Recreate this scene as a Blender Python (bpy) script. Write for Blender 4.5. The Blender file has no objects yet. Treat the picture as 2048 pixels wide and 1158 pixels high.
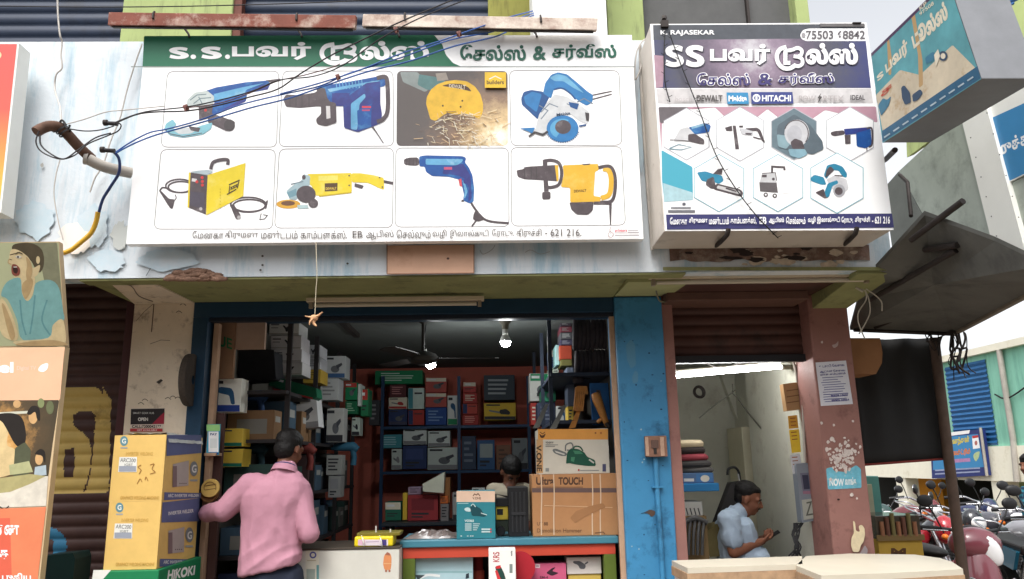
import bpy, bmesh, math, random
from mathutils import Vector, Matrix, noise
from mathutils.geometry import tessellate_polygon
random.seed(7)
SC = bpy.context.scene
COL = SC.collection
R = math.radians
# ------------------------------------------------------------------ camera
F = 1550.0
CAM = Vector((0.0, -5.3, 1.55))
YAW, PITCH, ROLL = R(-1.77), R(12.62), R(-1.08)
RM = Matrix.Rotation(YAW, 3, 'Z') @ Matrix.Rotation(math.pi / 2 + PITCH, 3, 'X') @ Matrix.Rotation(ROLL, 3, 'Z')
cd = bpy.data.cameras.new('camera')
cam = bpy.data.objects.new('camera', cd)
COL.objects.link(cam)
cd.sensor_width = 36
cd.lens = F / 2048 * 36
cd.clip_start = 0.05
cd.clip_end = 3000
cam.matrix_world = Matrix.Translation(CAM) @ RM.to_4x4()
SC.camera = cam
# ------------------------------------------------------------------ world, sun, exposure
SUN_EL, SUN_AZ = R(58), R(200)          # azimuth measured clockwise from +Y (north)
w = bpy.data.worlds.new('World')
SC.world = w
w.use_nodes = True
nt = w.node_tree
bg = nt.nodes['Background']
sky = nt.nodes.new('ShaderNodeTexSky')
sky.sky_type = 'NISHITA'
sky.sun_disc = False
sky.sun_elevation = SUN_EL
sky.sun_rotation = SUN_AZ
sky.air_density = 1.0
sky.dust_density = 4.0
sky.ozone_density = 1.0
hs = nt.nodes.new('ShaderNodeHueSaturation')
hs.inputs['Saturation'].default_value = 0.16
nt.links.new(sky.outputs[0], hs.inputs['Color'])
nt.links.new(hs.outputs[0], bg.inputs['Color'])
bg.inputs['Strength'].default_value = 0.15
sd = bpy.data.lights.new('sun', 'SUN')
sd.energy = 1.0
sd.angle = R(25)
sd.color = (1.0, 0.95, 0.88)
sun = bpy.data.objects.new('sun', sd)
COL.objects.link(sun)
sdir = Vector((math.sin(SUN_AZ) * math.cos(SUN_EL), math.cos(SUN_AZ) * math.cos(SUN_EL), math.sin(SUN_EL)))
sun.rotation_euler = sdir.to_track_quat('Z', 'Y').to_euler()
SC.view_settings.view_transform = 'Standard'
SC.view_settings.look = 'None'
SC.view_settings.exposure = 1.05
SC.view_settings.gamma = 1.0
SC.view_settings.use_curve_mapping = False
SC.cycles.max_bounces = 8
SC.cycles.diffuse_bounces = 4
SC.cycles.use_denoising = True

# ------------------------------------------------------------------ photo geometry -> world
def ray(px, py):
 return RM @ Vector(((px - 1024) / F, (579 - py) / F, -1.0))
def W(px, py, Y):
 d = ray(px, py)
 return CAM + d * ((Y - CAM.y) / d.y)
def WX(px, py, X):
 d = ray(px, py)
 return CAM + d * ((X - CAM.x) / d.x)
def WZ(px, py, Z):
 d = ray(px, py)
 return CAM + d * ((Z - CAM.z) / d.z)
class Plane:
 """a flat face of an object; hit() finds the point of it seen at a pixel of the photograph"""
 def __init__(s, o, n):
  s.o = Vector(o); s.n = Vector(n).normalized()
  if s.n.dot(CAM - s.o) < 0: s.n = -s.n
 def hit(s, px, py, off=0.0):
  d = ray(px, py)
  t = (s.o + s.n * off - CAM).dot(s.n) / d.dot(s.n)
  return CAM + d * t
def PY(Y): return Plane((0, Y, 0), (0, -1, 0))
def P3(a, b, c):
 a, b, c = Vector(a), Vector(b), Vector(c)
 return Plane(a, (b - a).cross(c - a))

# ------------------------------------------------------------------ materials
def lin(c):
 c = c / 255.0
 return c / 12.92 if c <= 0.04045 else ((c + 0.055) / 1.055) ** 2.4
def col(rgb, k=1.0):
 return tuple(min(0.9, lin(v) * k) for v in rgb) + (1.0,)
MATS = {}
def mat(name, rgb, k=1.0, rough=0.7, metal=0.0, spec=0.3, var=0.0, vscale=6.0, dirt=None, damt=0.0, dscale=3.0,
  streak=False, bump=0.0, bscale=40.0, emit=None, estr=0.0, coat=0.0):
 key = (name, tuple(rgb), k, rough, metal, var, damt, streak, bump, estr)
 if key in MATS: return MATS[key]
 m = bpy.data.materials.new(name)
 m.use_nodes = True
 t = m.node_tree; b = t.nodes['Principled BSDF']
 c = col(rgb, k)
 b.inputs['Base Color'].default_value = c
 b.inputs['Roughness'].default_value = rough
 b.inputs['Metallic'].default_value = metal
 b.inputs['Specular IOR Level'].default_value = spec
 b.inputs['Coat Weight'].default_value = coat
 if emit:
  b.inputs['Emission Color'].default_value = col(emit)
  b.inputs['Emission Strength'].default_value = estr
 tc = None
 out = None
 if var or damt or bump:
  g = t.nodes.new('ShaderNodeNewGeometry')
  tc = g.outputs['Position']
 if var:
  n = t.nodes.new('ShaderNodeTexNoise'); n.inputs['Scale'].default_value = vscale
  n.inputs['Detail'].default_value = 6; n.inputs['Roughness'].default_value = 0.65
  t.links.new(tc, n.inputs['Vector'])
  r = t.nodes.new('ShaderNodeMapRange')
  r.inputs['From Min'].default_value = 0.3; r.inputs['From Max'].default_value = 0.7
  r.inputs['To Min'].default_value = 1 - var; r.inputs['To Max'].default_value = 1 + var
  t.links.new(n.outputs['Fac'], r.inputs['Value'])
  mx = t.nodes.new('ShaderNodeVectorMath'); mx.operation = 'SCALE'
  mx.inputs[0].default_value = c[:3]
  t.links.new(r.outputs[0], mx.inputs['Scale'])
  out = mx.outputs[0]
 if damt:
  n = t.nodes.new('ShaderNodeTexNoise'); n.inputs['Scale'].default_value = dscale
  n.inputs['Detail'].default_value = 9; n.inputs['Roughness'].default_value = 0.7
  if streak:
   mp = t.nodes.new('ShaderNodeMapping'); mp.inputs['Scale'].default_value = (4, 4, 0.55)
   t.links.new(tc, mp.inputs['Vector']); t.links.new(mp.outputs[0], n.inputs['Vector'])
  else:
   t.links.new(tc, n.inputs['Vector'])
  r = t.nodes.new('ShaderNodeMapRange')
  r.inputs['From Min'].default_value = 0.62 - damt * 0.25; r.inputs['From Max'].default_value = 0.72
  t.links.new(n.outputs['Fac'], r.inputs['Value'])
  mix = t.nodes.new('ShaderNodeMix'); mix.data_type = 'RGBA'
  t.links.new(r.outputs[0], mix.inputs['Factor'])
  if out: t.links.new(out, mix.inputs[6])
  else: mix.inputs[6].default_value = c
  mix.inputs[7].default_value = col(dirt, k)
  out = mix.outputs[2]
 if out: t.links.new(out, b.inputs['Base Color'])
 if bump:
  n = t.nodes.new('ShaderNodeTexNoise'); n.inputs['Scale'].default_value = bscale; n.inputs['Detail'].default_value = 8
  t.links.new(tc, n.inputs['Vector'])
  bp = t.nodes.new('ShaderNodeBump'); bp.inputs['Strength'].default_value = bump; bp.inputs['Distance'].default_value = 0.01
  t.links.new(n.outputs['Fac'], bp.inputs['Height'])
  t.links.new(bp.outputs[0], b.inputs['Normal'])
 MATS[key] = m
 return m
def radial(name, c, stops, rough=.4):
 m = bpy.data.materials.new(name); m.use_nodes = True; t = m.node_tree; b = t.nodes['Principled BSDF']; b.inputs['Roughness'].default_value = rough
 g = t.nodes.new('ShaderNodeNewGeometry'); d = t.nodes.new('ShaderNodeVectorMath'); d.operation = 'DISTANCE'; d.inputs[1].default_value = c
 n = t.nodes.new('ShaderNodeTexNoise'); n.inputs['Scale'].default_value = 16; n.inputs['Detail'].default_value = 8; n.inputs['Roughness'].default_value = .75
 ad = t.nodes.new('ShaderNodeMath'); ad.operation = 'MULTIPLY_ADD'; ad.inputs[1].default_value = .3; r = t.nodes.new('ShaderNodeValToRGB')
 t.links.new(g.outputs['Position'], d.inputs[0]); t.links.new(g.outputs['Position'], n.inputs['Vector']); t.links.new(n.outputs['Fac'], ad.inputs[0]); t.links.new(d.outputs['Value'], ad.inputs[2]); t.links.new(ad.outputs[0], r.inputs['Fac']); t.links.new(r.outputs['Color'], b.inputs['Base Color'])
 el = r.color_ramp.elements
 while len(el) < len(stops): el.new(.5)
 for e, (q, cc) in zip(el, stops): e.position = q; e.color = cc
 return m
KS = 0.72     # printed colours on the sunlit signs
def ink(rgb, k=1.0):
 return mat('print_%d_%d_%d' % tuple(rgb), rgb, k, rough=0.45, spec=0.35)
def sink(*rgb): return mat('printed_%d_%d_%d' % rgb, rgb, KS, rough=.42, spec=.35, var=0.14, vscale=16)

# ------------------------------------------------------------------ mesh builder
BASE = {}
class MB:
 def __init__(s):
  s.v = []; s.f = []; s.m = []; s.mats = []; s.sm = []
  s.layer = 0
 def mi(s, m):
  if m not in s.mats: s.mats.append(m)
  return s.mats.index(m)
 def face(s, pts, m, smooth=False):
  i = len(s.v); s.v += [Vector(p) for p in pts]
  s.f.append(tuple(range(i, i + len(pts)))); s.m.append(s.mi(m)); s.sm.append(smooth)
 def mesh(s, verts, faces, m, smooth=False):
  i = len(s.v); s.v += [Vector(p) for p in verts]
  k = s.mi(m)
  for f in faces:
   s.f.append(tuple(a + i for a in f)); s.m.append(k); s.sm.append(smooth)
 def hexa(s, b, t, m):
  """b: 4 bottom corners, t: 4 top corners, same order (counter-clockwise from above)"""
  s.mesh(list(b) + list(t), [(3, 2, 1, 0), (4, 5, 6, 7), (0, 1, 5, 4), (1, 2, 6, 5), (2, 3, 7, 6), (3, 0, 4, 7)], m)
 def box(s, a, b, m):
  x0, x1 = sorted((a[0], b[0])); y0, y1 = sorted((a[1], b[1])); z0, z1 = sorted((a[2], b[2]))
  s.hexa([(x0, y0, z0), (x1, y0, z0), (x1, y1, z0), (x0, y1, z0)],
    [(x0, y0, z1), (x1, y0, z1), (x1, y1, z1), (x0, y1, z1)], m)
 def extr(s, pts, vec, m, smooth=False):
  """polygon pts extruded by vec, closed"""
  pts = [Vector(p) for p in pts]; vec = Vector(vec); n = len(pts)
  nn = Vector((0, 0, 0))
  for i in range(n):
   a, b = pts[i], pts[(i + 1) % n]
   nn += a.cross(b)
  if nn.dot(vec) > 0: pts = pts[::-1]
  q = [p + vec for p in pts]
  s.mesh(pts + q, [tuple(range(n)), tuple(range(2 * n - 1, n - 1, -1))], m)
  s.mesh(pts + q, [(i, i + n, (i + 1) % n + n, (i + 1) % n) for i in range(n)], m, smooth)
 def tube(s, pts, r, m, n=8, caps=True, r1=None):
  pts = [Vector(p) for p in pts]
  if len(pts) < 2: return
  rings = []; up = None
  for i, p in enumerate(pts):
   a = pts[max(0, i - 1)]; b = pts[min(len(pts) - 1, i + 1)]
   t = (b - a)
   if t.length < 1e-9: t = Vector((0, 0, 1))
   t.normalize()
   if up is None:
    up = Vector((0, 0, 1)) if abs(t.z) < 0.9 else Vector((1, 0, 0))
   sd = t.cross(up)
   if sd.length < 1e-4: sd = t.orthogonal()
   sd.normalize(); up = sd.cross(t).normalized()
   rr = r if r1 is None else r + (r1 - r) * i / (len(pts) - 1)
   if isinstance(r, (list, tuple)): rr = r[i]
   rings.append([p + (sd * math.cos(2 * math.pi * k / n) + up * math.sin(2 * math.pi * k / n)) * rr for k in range(n)])
  V = [v for g in rings for v in g]
  Fc = []
  for i in range(len(rings) - 1):
   for k in range(n):
    k2 = (k + 1) % n
    Fc.append((i * n + k, i * n + k2, (i + 1) * n + k2, (i + 1) * n + k))
  s.mesh(V, Fc, m, True)
  if caps:
   s.face(rings[0][::-1], m); s.face(rings[-1], m)
 def lathe(s, prof, o, ax, m, n=24, smooth=True):
  """prof: list of (radius, along)"""
  o = Vector(o); ax = Vector(ax).normalized()
  e1 = ax.orthogonal().normalized(); e2 = ax.cross(e1)
  V = []; Fc = []; np_ = len(prof)
  def ring(i):
   r, h = prof[i]; k0 = len(V)
   for k in range(n):
    a = 2 * math.pi * k / n
    V.append(o + ax * h + (e1 * math.cos(a) + e2 * math.sin(a)) * max(r, 1e-5))
   return k0
  cur = ring(0)
  for i in range(np_ - 1):
   nx = ring(i + 1)
   for k in range(n):
    k2 = (k + 1) % n
    Fc.append((cur + k, cur + k2, nx + k2, nx + k))
   cur = nx
   if i < np_ - 2:
    d1 = Vector((prof[i + 1][0] - prof[i][0], prof[i + 1][1] - prof[i][1])); d2 = Vector((prof[i + 2][0] - prof[i + 1][0], prof[i + 2][1] - prof[i + 1][1]))
    if d1.length > 1e-6 and d2.length > 1e-6 and d1.angle(d2) > R(38): cur = ring(i + 1)
  s.mesh(V, Fc, m, smooth)
 def ball(s, c, r, m, n=16, sc=(1, 1, 1), rot=None):
  c = Vector(c); V = []; Fc = []; h = n // 2
  for i in range(h + 1):
   th = math.pi * i / h
   for k in range(n):
    a = 2 * math.pi * k / n
    p = Vector((math.sin(th) * math.cos(a) * sc[0], math.sin(th) * math.sin(a) * sc[1], math.cos(th) * sc[2])) * r
    if rot: p = rot @ p
    V.append(c + p)
  for i in range(h):
   for k in range(n):
    k2 = (k + 1) % n
    Fc.append((i * n + k, (i + 1) * n + k, (i + 1) * n + k2, i * n + k2))
  s.mesh(V, Fc, m, True)
 # ---- print on a plane, in photo pixels
 def _off(s):
  s.layer += 1
  return 0.0005 + s.layer * 0.00009
 def pblob(s, pl, pts, m):
  """closed smooth outline through the points"""
  P = [Vector(p) for p in pts]; n = len(P); out = []
  for i in range(n):
   a, b, c, d = P[i - 1], P[i], P[(i + 1) % n], P[(i + 2) % n]
   for k in range(4):
    t = k / 4
    q = 0.5 * ((2 * b) + (c - a) * t + (2 * a - 5 * b + 4 * c - d) * t * t + (3 * b - a - 3 * c + d) * t ** 3)
    out.append((q.x, q.y))
  s.ppoly(pl, out, m, 0)
 def ppoly(s, pl, pts, m, rd=2.0):
  o = s._off()
  if rd and 5 <= len(pts) < 20:
   P = [Vector(p) for p in pts]; pts = []
   for i in range(len(P)):
    u, v = P[i - 1] - P[i], P[(i + 1) % len(P)] - P[i]
    for w_ in (u, v):
     L = w_.length
     q = P[i] + w_ * (min(rd, L * .3) / L if L > 1e-6 else 0)
     pts.append((q.x, q.y))
  q = [pl.hit(x, y, o) for x, y in pts]
  nn = Vector((0, 0, 0))
  for i in range(len(q)): nn += (q[i] - q[0]).cross(q[(i + 1) % len(q)] - q[0])
  if nn.dot(pl.n) < 0: q = q[::-1]
  if len(q) == 4: s.face(q, m)
  else:
   tr = tessellate_polygon([q])
   i0 = len(s.v); s.v += q; k = s.mi(m)
   for f in tr:
    a, b, c = [q[j] for j in f]
    if (b - a).cross(c - a).dot(pl.n) < 0: f = f[::-1]
    s.f.append(tuple(i0 + j for j in f)); s.m.append(k); s.sm.append(False)
 def prect(s, pl, x0, y0, x1, y1, m): s.ppoly(pl, [(x0, y0), (x1, y0), (x1, y1), (x0, y1)], m)
 def pell(s, pl, cx, cy, rx, ry, m, n=24, a0=0, a1=360, rot=0):
  c, d = math.cos(R(rot)), math.sin(R(rot))
  pts = []
  for i in range(n):
   a = R(a0 + (a1 - a0) * i / (n if a1 - a0 >= 360 else n - 1))
   x, y = rx * math.cos(a), ry * math.sin(a)
   pts.append((cx + x * c - y * d, cy + x * d + y * c))
  s.ppoly(pl, pts, m)
 def pline(s, pl, pts, wd, m, closed=False):
  """mitred strip of width wd pixels"""
  P = [Vector(p) for p in pts]; n = len(P)
  if n < 2: return
  L = []; Rr = []
  for i in range(n):
   if closed: a, b = P[i - 1], P[(i + 1) % n]
   else: a, b = P[max(0, i - 1)], P[min(n - 1, i + 1)]
   d1 = (P[i] - a); d2 = (b - P[i])
   if d1.length < 1e-6: d1 = d2
   if d2.length < 1e-6: d2 = d1
   d1 = d1.normalized(); d2 = d2.normalized()
   t = d1 + d2
   if t.length < 1e-3: t = d1
   t.normalize(); nv = Vector((-t.y, t.x))
   cs = max(0.5, abs(Vector((-d1.y, d1.x)).dot(nv)))
   ww = wd[i] if isinstance(wd, (list, tuple)) else wd
   L.append(P[i] + nv * ww / 2 / cs); Rr.append(P[i] - nv * ww / 2 / cs)
  o = s._off(); k = s.mi(m)
  i0 = len(s.v)
  s.v += [pl.hit(p.x, p.y, o) for p in L] + [pl.hit(p.x, p.y, o) for p in Rr]
  for i in range(n if closed else n - 1):
   j = (i + 1) % n
   f = (i0 + i, i0 + j, i0 + n + j, i0 + n + i)
   q = [s.v[a] for a in f]
   if (q[1] - q[0]).cross(q[2] - q[0]).dot(pl.n) < 0: f = f[::-1]
   s.f.append(f); s.m.append(k); s.sm.append(False)
 def ptext(s, pl, txt, quad, m, bold=0.0):
  """lettering whose ink fills quad = (x0,y0,x1,y1) or four corners TL,TR,BR,BL in photo pixels"""
  if len(quad) == 4 and not isinstance(quad[0], (tuple, list)):
   x0, y0, x1, y1 = quad
   quad = [(x0, y0), (x1, y0), (x1, y1), (x0, y1)]
  A, B, C, D = [Vector(q) for q in quad]
  o = s._off(); k = s.mi(m)
  for gi, (pts, tris) in enumerate(outline(txt, bold)):
   i0 = len(s.v)
   for (u, v) in pts:
    p = (A * (1 - u) + B * u) * v + (D * (1 - u) + C * u) * (1 - v)
    s.v.append(pl.hit(p.x, p.y, o + (gi % 3) * 0.00004))
   for f in tris:
    a, b, c = [s.v[i0 + j] for j in f]
    if (b - a).cross(c - a).dot(pl.n) < 0: f = f[::-1]
    s.f.append(tuple(i0 + j for j in f)); s.m.append(k); s.sm.append(False)
  s.layer += 2
 def build(s, name, parent=None, bevel=0.0, seg=2, world=False):
  me = bpy.data.meshes.new(name)
  off = BASE.get(parent.name, Vector((0, 0, 0))) if parent else Vector((0, 0, 0))
  lo = Vector((0, 0, 0))
  if parent is None and not world and s.v:
   xs = [v.x for v in s.v]; ys = [v.y for v in s.v]; zs = [v.z for v in s.v]
   lo = Vector(((min(xs) + max(xs)) / 2, (min(ys) + max(ys)) / 2, min(zs)))
   off = lo
  me.from_pydata([v - off for v in s.v], [], s.f)
  for m in s.mats: me.materials.append(m)
  me.polygons.foreach_set('material_index', s.m)
  me.polygons.foreach_set('use_smooth', s.sm)
  me.update()
  o = bpy.data.objects.new(name, me)
  COL.objects.link(o)
  if parent:
   o.parent = parent
   BASE[o.name] = off
  else:
   o.location = lo; BASE[o.name] = off
  if bevel:
   md = o.modifiers.new('bevel', 'BEVEL'); md.width = bevel; md.segments = seg
   md.limit_method = 'ANGLE'; md.angle_limit = R(40)
  return o
def tag(o, label, cat, group=None, kind=None):
 if label: o['label'] = label
 if cat: o['category'] = cat
 if group: o['group'] = group
 if kind: o['kind'] = kind
 return o
def thing(name, label, cat, loc, group=None):
 o = bpy.data.objects.new(name, None); COL.objects.link(o)
 o.empty_display_size = 0.1
 o.location = loc; BASE[o.name] = Vector(loc)
 return tag(o, label, cat, group)
def structure(o): o['kind'] = 'structure'; return o

# ------------------------------------------------------------------ lettering outlines
PRE = 'ெேை'
def shape_ta(t):
 t = t.replace('ொ', 'ொ').replace('ோ', 'ோ').replace('ௌ', 'ெள')
 out = []
 for ch in t:
  if ch in PRE and out: out.insert(len(out) - 1, ch)
  else: out.append(ch)
 return ''.join(out)
OUTL = {}
def outline(txt, bold=0.0):
 key = (txt, bold)
 if key in OUTL: return OUTL[key]
 cu = bpy.data.curves.new('lettering_source', 'FONT'); cu.body = shape_ta(txt); cu.size = 1.0
 ob = bpy.data.objects.new('lettering_source', cu); COL.objects.link(ob)
 dg = bpy.context.evaluated_depsgraph_get()
 cc = ob.to_curve(dg)
 loops = []
 for sp in cc.splines:
  bp = sp.bezier_points; n = len(bp)
  pts = []
  for i in range(n):
   a, b = bp[i], bp[(i + 1) % n]
   p0, p1, p2, p3 = a.co.xy, a.handle_right.xy, b.handle_left.xy, b.co.xy
   st = 1 if (p1 - p0).cross(p3 - p0) ** 2 + (p2 - p0).cross(p3 - p0) ** 2 < 1e-10 else 5
   for k in range(st):
    t = k / st; u = 1 - t
    pts.append(p0 * u ** 3 + p1 * 3 * u * u * t + p2 * 3 * u * t * t + p3 * t ** 3)
  q = []
  for p in pts:
   if not q or (p - q[-1]).length > 1e-5: q.append(p)
  if len(q) > 2 and (q[0] - q[-1]).length < 1e-5: q.pop()
  if len(q) < 3: continue
  ar = sum(q[i].cross(q[(i + 1) % len(q)]) for i in range(len(q))) / 2
  loops.append((q, ar))
 ob.to_curve_clear()
 bpy.data.objects.remove(ob); bpy.data.curves.remove(cu)
 def inside(p, poly):
  c = False; n = len(poly)
  for i in range(n):
   a, b = poly[i], poly[i - 1]
   if (a.y > p.y) != (b.y > p.y) and p.x < (b.x - a.x) * (p.y - a.y) / (b.y - a.y + 1e-12) + a.x: c = not c
  return c
 outs, holes = [], []
 for q, ar in loops:
  h = any(l[1] * ar < 0 and abs(l[1]) > abs(ar) and inside(q[0], l[0]) for l in loops)
  sg = (1 if ar > 0 else -1) * (-1 if h else 1)
  if bold:
   nq = []
   for i in range(len(q)):
    d1 = (q[i] - q[i - 1]).normalized(); d2 = (q[(i + 1) % len(q)] - q[i]).normalized()
    t = d1 + d2
    if t.length < 0.2: t = d1
    t.normalize()
    nq.append(q[i] + Vector((t.y, -t.x)) * bold * sg)
  else: nq = q
  (holes if h else outs).append((nq, ar, q))
 xs = [p.x for l in outs for p in l[0]]; ys = [p.y for l in outs for p in l[0]]
 x0, x1, y0, y1 = min(xs), max(xs), min(ys), max(ys)
 res = []
 for q, ar, q0 in outs:
  hs_ = [h for h, _a, h0 in holes if _a * ar < 0 and inside(h0[0], q0)]
  allp = [q] + hs_
  flat = [p for l in allp for p in l]
  try: tris = tessellate_polygon([[Vector((p.x, p.y, 0)) for p in l] for l in allp])
  except Exception: continue
  res.append(([((p.x - x0) / (x1 - x0 + 1e-9), (p.y - y0) / (y1 - y0 + 1e-9)) for p in flat], [tuple(t) for t in tris]))
 OUTL[key] = res
 return res
def tr(ox, oy, sc, pts): return [(ox + x * sc, oy + y * sc) for x, y in pts]
def arc(cx, cy, rx, ry, a0, a1, n=14):
 return [(cx + rx * math.cos(R(a0 + (a1 - a0) * i / (n - 1))), cy + ry * math.sin(R(a0 + (a1 - a0) * i / (n - 1)))) for i in range(n)]
def rrect(c, r, n=5):
 """rounded quadrilateral through four pixel corners TL,TR,BR,BL"""
 c = [Vector(p) for p in c]; out = []
 for i in range(4):
  p, a, b = c[i], c[i - 1], c[(i + 1) % 4]
  s, e = p + (a - p).normalized() * r, p + (b - p).normalized() * r
  for k in range(n + 1):
   t = k / n
   q = s * (1 - t) ** 2 + p * 2 * t * (1 - t) + e * t * t
   out.append((q.x, q.y))
 return out
def smooth_px(pts, n=6):
 """Catmull-Rom through points of any dimension"""
 P = [Vector(p) for p in pts]; out = []
 for i in range(len(P) - 1):
  a = P[max(0, i - 1)]; b = P[i]; c = P[i + 1]; d = P[min(len(P) - 1, i + 2)]
  for k in range(n):
   t = k / n
   out.append(0.5 * ((2 * b) + (c - a) * t + (2 * a - 5 * b + 4 * c - d) * t * t + (3 * b - a - 3 * c + d) * t ** 3))
 out.append(P[-1])
 return out
# ------------------------------------------------------------------ pixel of a world point
RMI = RM.transposed()
def pix(P):
 v = RMI @ (Vector(P) - CAM)
 return 1024 + F * v.x / -v.z, 579 - F * v.y / -v.z
def inpoly(x, y, poly):
 c = False; n = len(poly)
 for i in range(n):
  ax, ay = poly[i]; bx, by = poly[i - 1]
  if (ay > y) != (by > y) and x < (bx - ax) * (y - ay) / (by - ay + 1e-9) + ax: c = not c
 return c
# ------------------------------------------------------------------ materials of the place
m_fascia = mat('weathered_white_paint', (214, 221, 226), 1.0, rough=0.85, var=0.05, vscale=3, dirt=(150, 186, 203), damt=0.5, dscale=2.2, streak=True, bump=0.25, bscale=30)
m_fascia2 = mat('stained_white_plaster', (205, 204, 196), 1.0, rough=0.9, var=0.1, vscale=5, dirt=(120, 112, 98), damt=0.5, dscale=4, bump=0.3)
m_soffit = mat('green_distemper', (150, 152, 104), 0.9, rough=0.9, var=0.12, vscale=4, dirt=(90, 88, 66), damt=0.35, dscale=3, bump=0.2)
m_soffdark = mat('dark_soffit_plaster', (58, 52, 48), 1, rough=0.9, var=0.15)  # near-black plaster tone for the left bay soffit
m_whitepil = mat('dirty_cream_plaster', (222, 207, 186), 1, rough=0.88, var=0.08, vscale=4, dirt=(120, 100, 82), damt=0.3, dscale=6, bump=0.25)
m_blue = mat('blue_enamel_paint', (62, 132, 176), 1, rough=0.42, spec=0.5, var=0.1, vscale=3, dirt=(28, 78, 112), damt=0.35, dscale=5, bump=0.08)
m_blueshade = mat('shaded_blue_enamel', (34, 66, 92), .8, rough=0.45, var=0.1, dirt=(22, 50, 70), damt=0.3)  # darker copy of the blue enamel, canopy shade put into its colour
m_brownpil = mat('maroon_brown_paint', (150, 108, 100), 1, rough=0.6, var=0.08, vscale=4, dirt=(112, 78, 72), damt=0.35, dscale=5, bump=0.12)
m_brownsh = mat('brown_shutter_paint', (84, 56, 50), 1, rough=0.55, var=0.15, vscale=3, dirt=(52, 42, 40), damt=0.4)
m_greenwall = mat('pale_green_wash', (176, 190, 128), 0.85, rough=0.9, var=0.08, vscale=3, dirt=(132, 140, 100), damt=0.4, dscale=4, streak=True)
m_olive = mat('olive_green_wash', (150, 148, 78), 0.85, rough=0.9, var=0.12, vscale=3, dirt=(110, 104, 60), damt=0.5, dscale=4, streak=True)
m_navysh = mat('navy_shutter_paint', (44, 56, 78), 0.8, rough=0.5, var=0.12, vscale=2, dirt=(34, 40, 52), damt=0.3)
m_greywin = mat('grey_boarding', (100, 100, 100), 0.8, rough=0.7, var=0.12)
m_redwall = mat('rust_red_wall', (222, 122, 104), 1, rough=0.85, var=0.1, vscale=3)
m_inwall = mat('interior_wall', (120, 116, 108), 0.9, rough=0.9, var=0.1, vscale=3)
m_ceil = mat('interior_ceiling', (112, 117, 114), 0.9, rough=0.9, var=0.06, vscale=2)
m_floor = mat('shop_floor_tile', (110, 100, 90), 0.8, rough=0.5, var=0.1)
m_wood = mat('pale_timber', (196, 160, 132), 0.9, rough=0.7, var=0.12, vscale=9)
m_ply = mat('plywood_panel', (160, 124, 96), 0.8, rough=0.75, var=0.12, vscale=6)
m_white = mat('white_paint', (238, 238, 236), 1, rough=0.7, var=0.04)
m_concrete = mat('broken_concrete', (128, 100, 84), 1, rough=0.95, var=0.3, vscale=30, bump=0.8, bscale=60)
m_black = mat('black_plastic', (34, 34, 36), 1, rough=0.5)
m_iron = mat('dark_iron', (58, 52, 50), 1, rough=0.6, metal=0.3, var=0.2, vscale=12)
m_rust = mat('rusty_white_metal', (222, 210, 196), 1, rough=0.75, var=0.08, vscale=12, dirt=(118, 64, 50), damt=.75, dscale=6, bump=0.2)
m_pvc = mat('grey_pvc', (168, 162, 154), 1, rough=0.5, var=0.15)
m_steel = mat('galvanised_sheet', (176, 184, 174), 0.95, rough=0.5, metal=0.25, var=0.12, vscale=3, dirt=(140, 146, 138), damt=0.5, dscale=5)
m_tarp = mat('black_tarpaulin', (40, 40, 40), 1, rough=0.75, var=0.15, vscale=3)
m_asphalt = mat('road_asphalt', (70, 68, 66), 1, rough=0.95, var=0.2, vscale=20, bump=0.4)
m_earth = mat('dusty_forecourt', (120, 110, 98), 0.8, rough=0.95, var=0.15, vscale=6, dirt=(88, 80, 72), damt=0.4)

# ------------------------------------------------------------------ ground
g = MB(); g.face([(-60, -60, 0), (60, -60, 0), (60, 90, 0), (-60, 90, 0)], m_earth)
structure(g.build('ground', world=True))
g = MB(); g.face([(-60, -14, 0.004), (60, -14, 0.004), (60, -5.6, 0.004), (-60, -5.6, 0.004)], m_asphalt)
structure(g.build('road', world=True))

# unseen row of shops across the street, added to block the low sky
for i, (x0, x1, h, c) in enumerate(((-16, -5.5, 8.5, (150, 120, 96)), (-5.4, 4.2, 7.2, (120, 116, 108)), (4.3, 16, 9.0, (136, 112, 100)))):
 t = thing('sky_blocking_building', ['tan', 'grey', 'brown'][i] + ' plain unseen building added across the street behind the camera', 'building', ((x0 + x1) / 2, -18, 0), 'added buildings across the street')
 g = MB(); g.box((x0, -24, 0), (x1, -18, h), mat('far_facade', c, .6, rough=.9, var=.1)); g.box((x0, -18.4, h), (x1, -17.6, h + .5), mat('far_facade', c, .6, rough=.9, var=.1)); g.build('wall', t)
 for k in range(4):
  wx = x0 + (x1 - x0) * (k + .2) / 4
  g = MB(); g.box((wx, -17.99, 4.2), (wx + 1.3, -17.95, 5.8), m_greywin); g.build('window', t)
  g = MB(); g.box((wx - .2, -17.99, .2), (wx + 1.7, -17.94, 2.9), m_navysh); g.build('roller_shutter', t)
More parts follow.
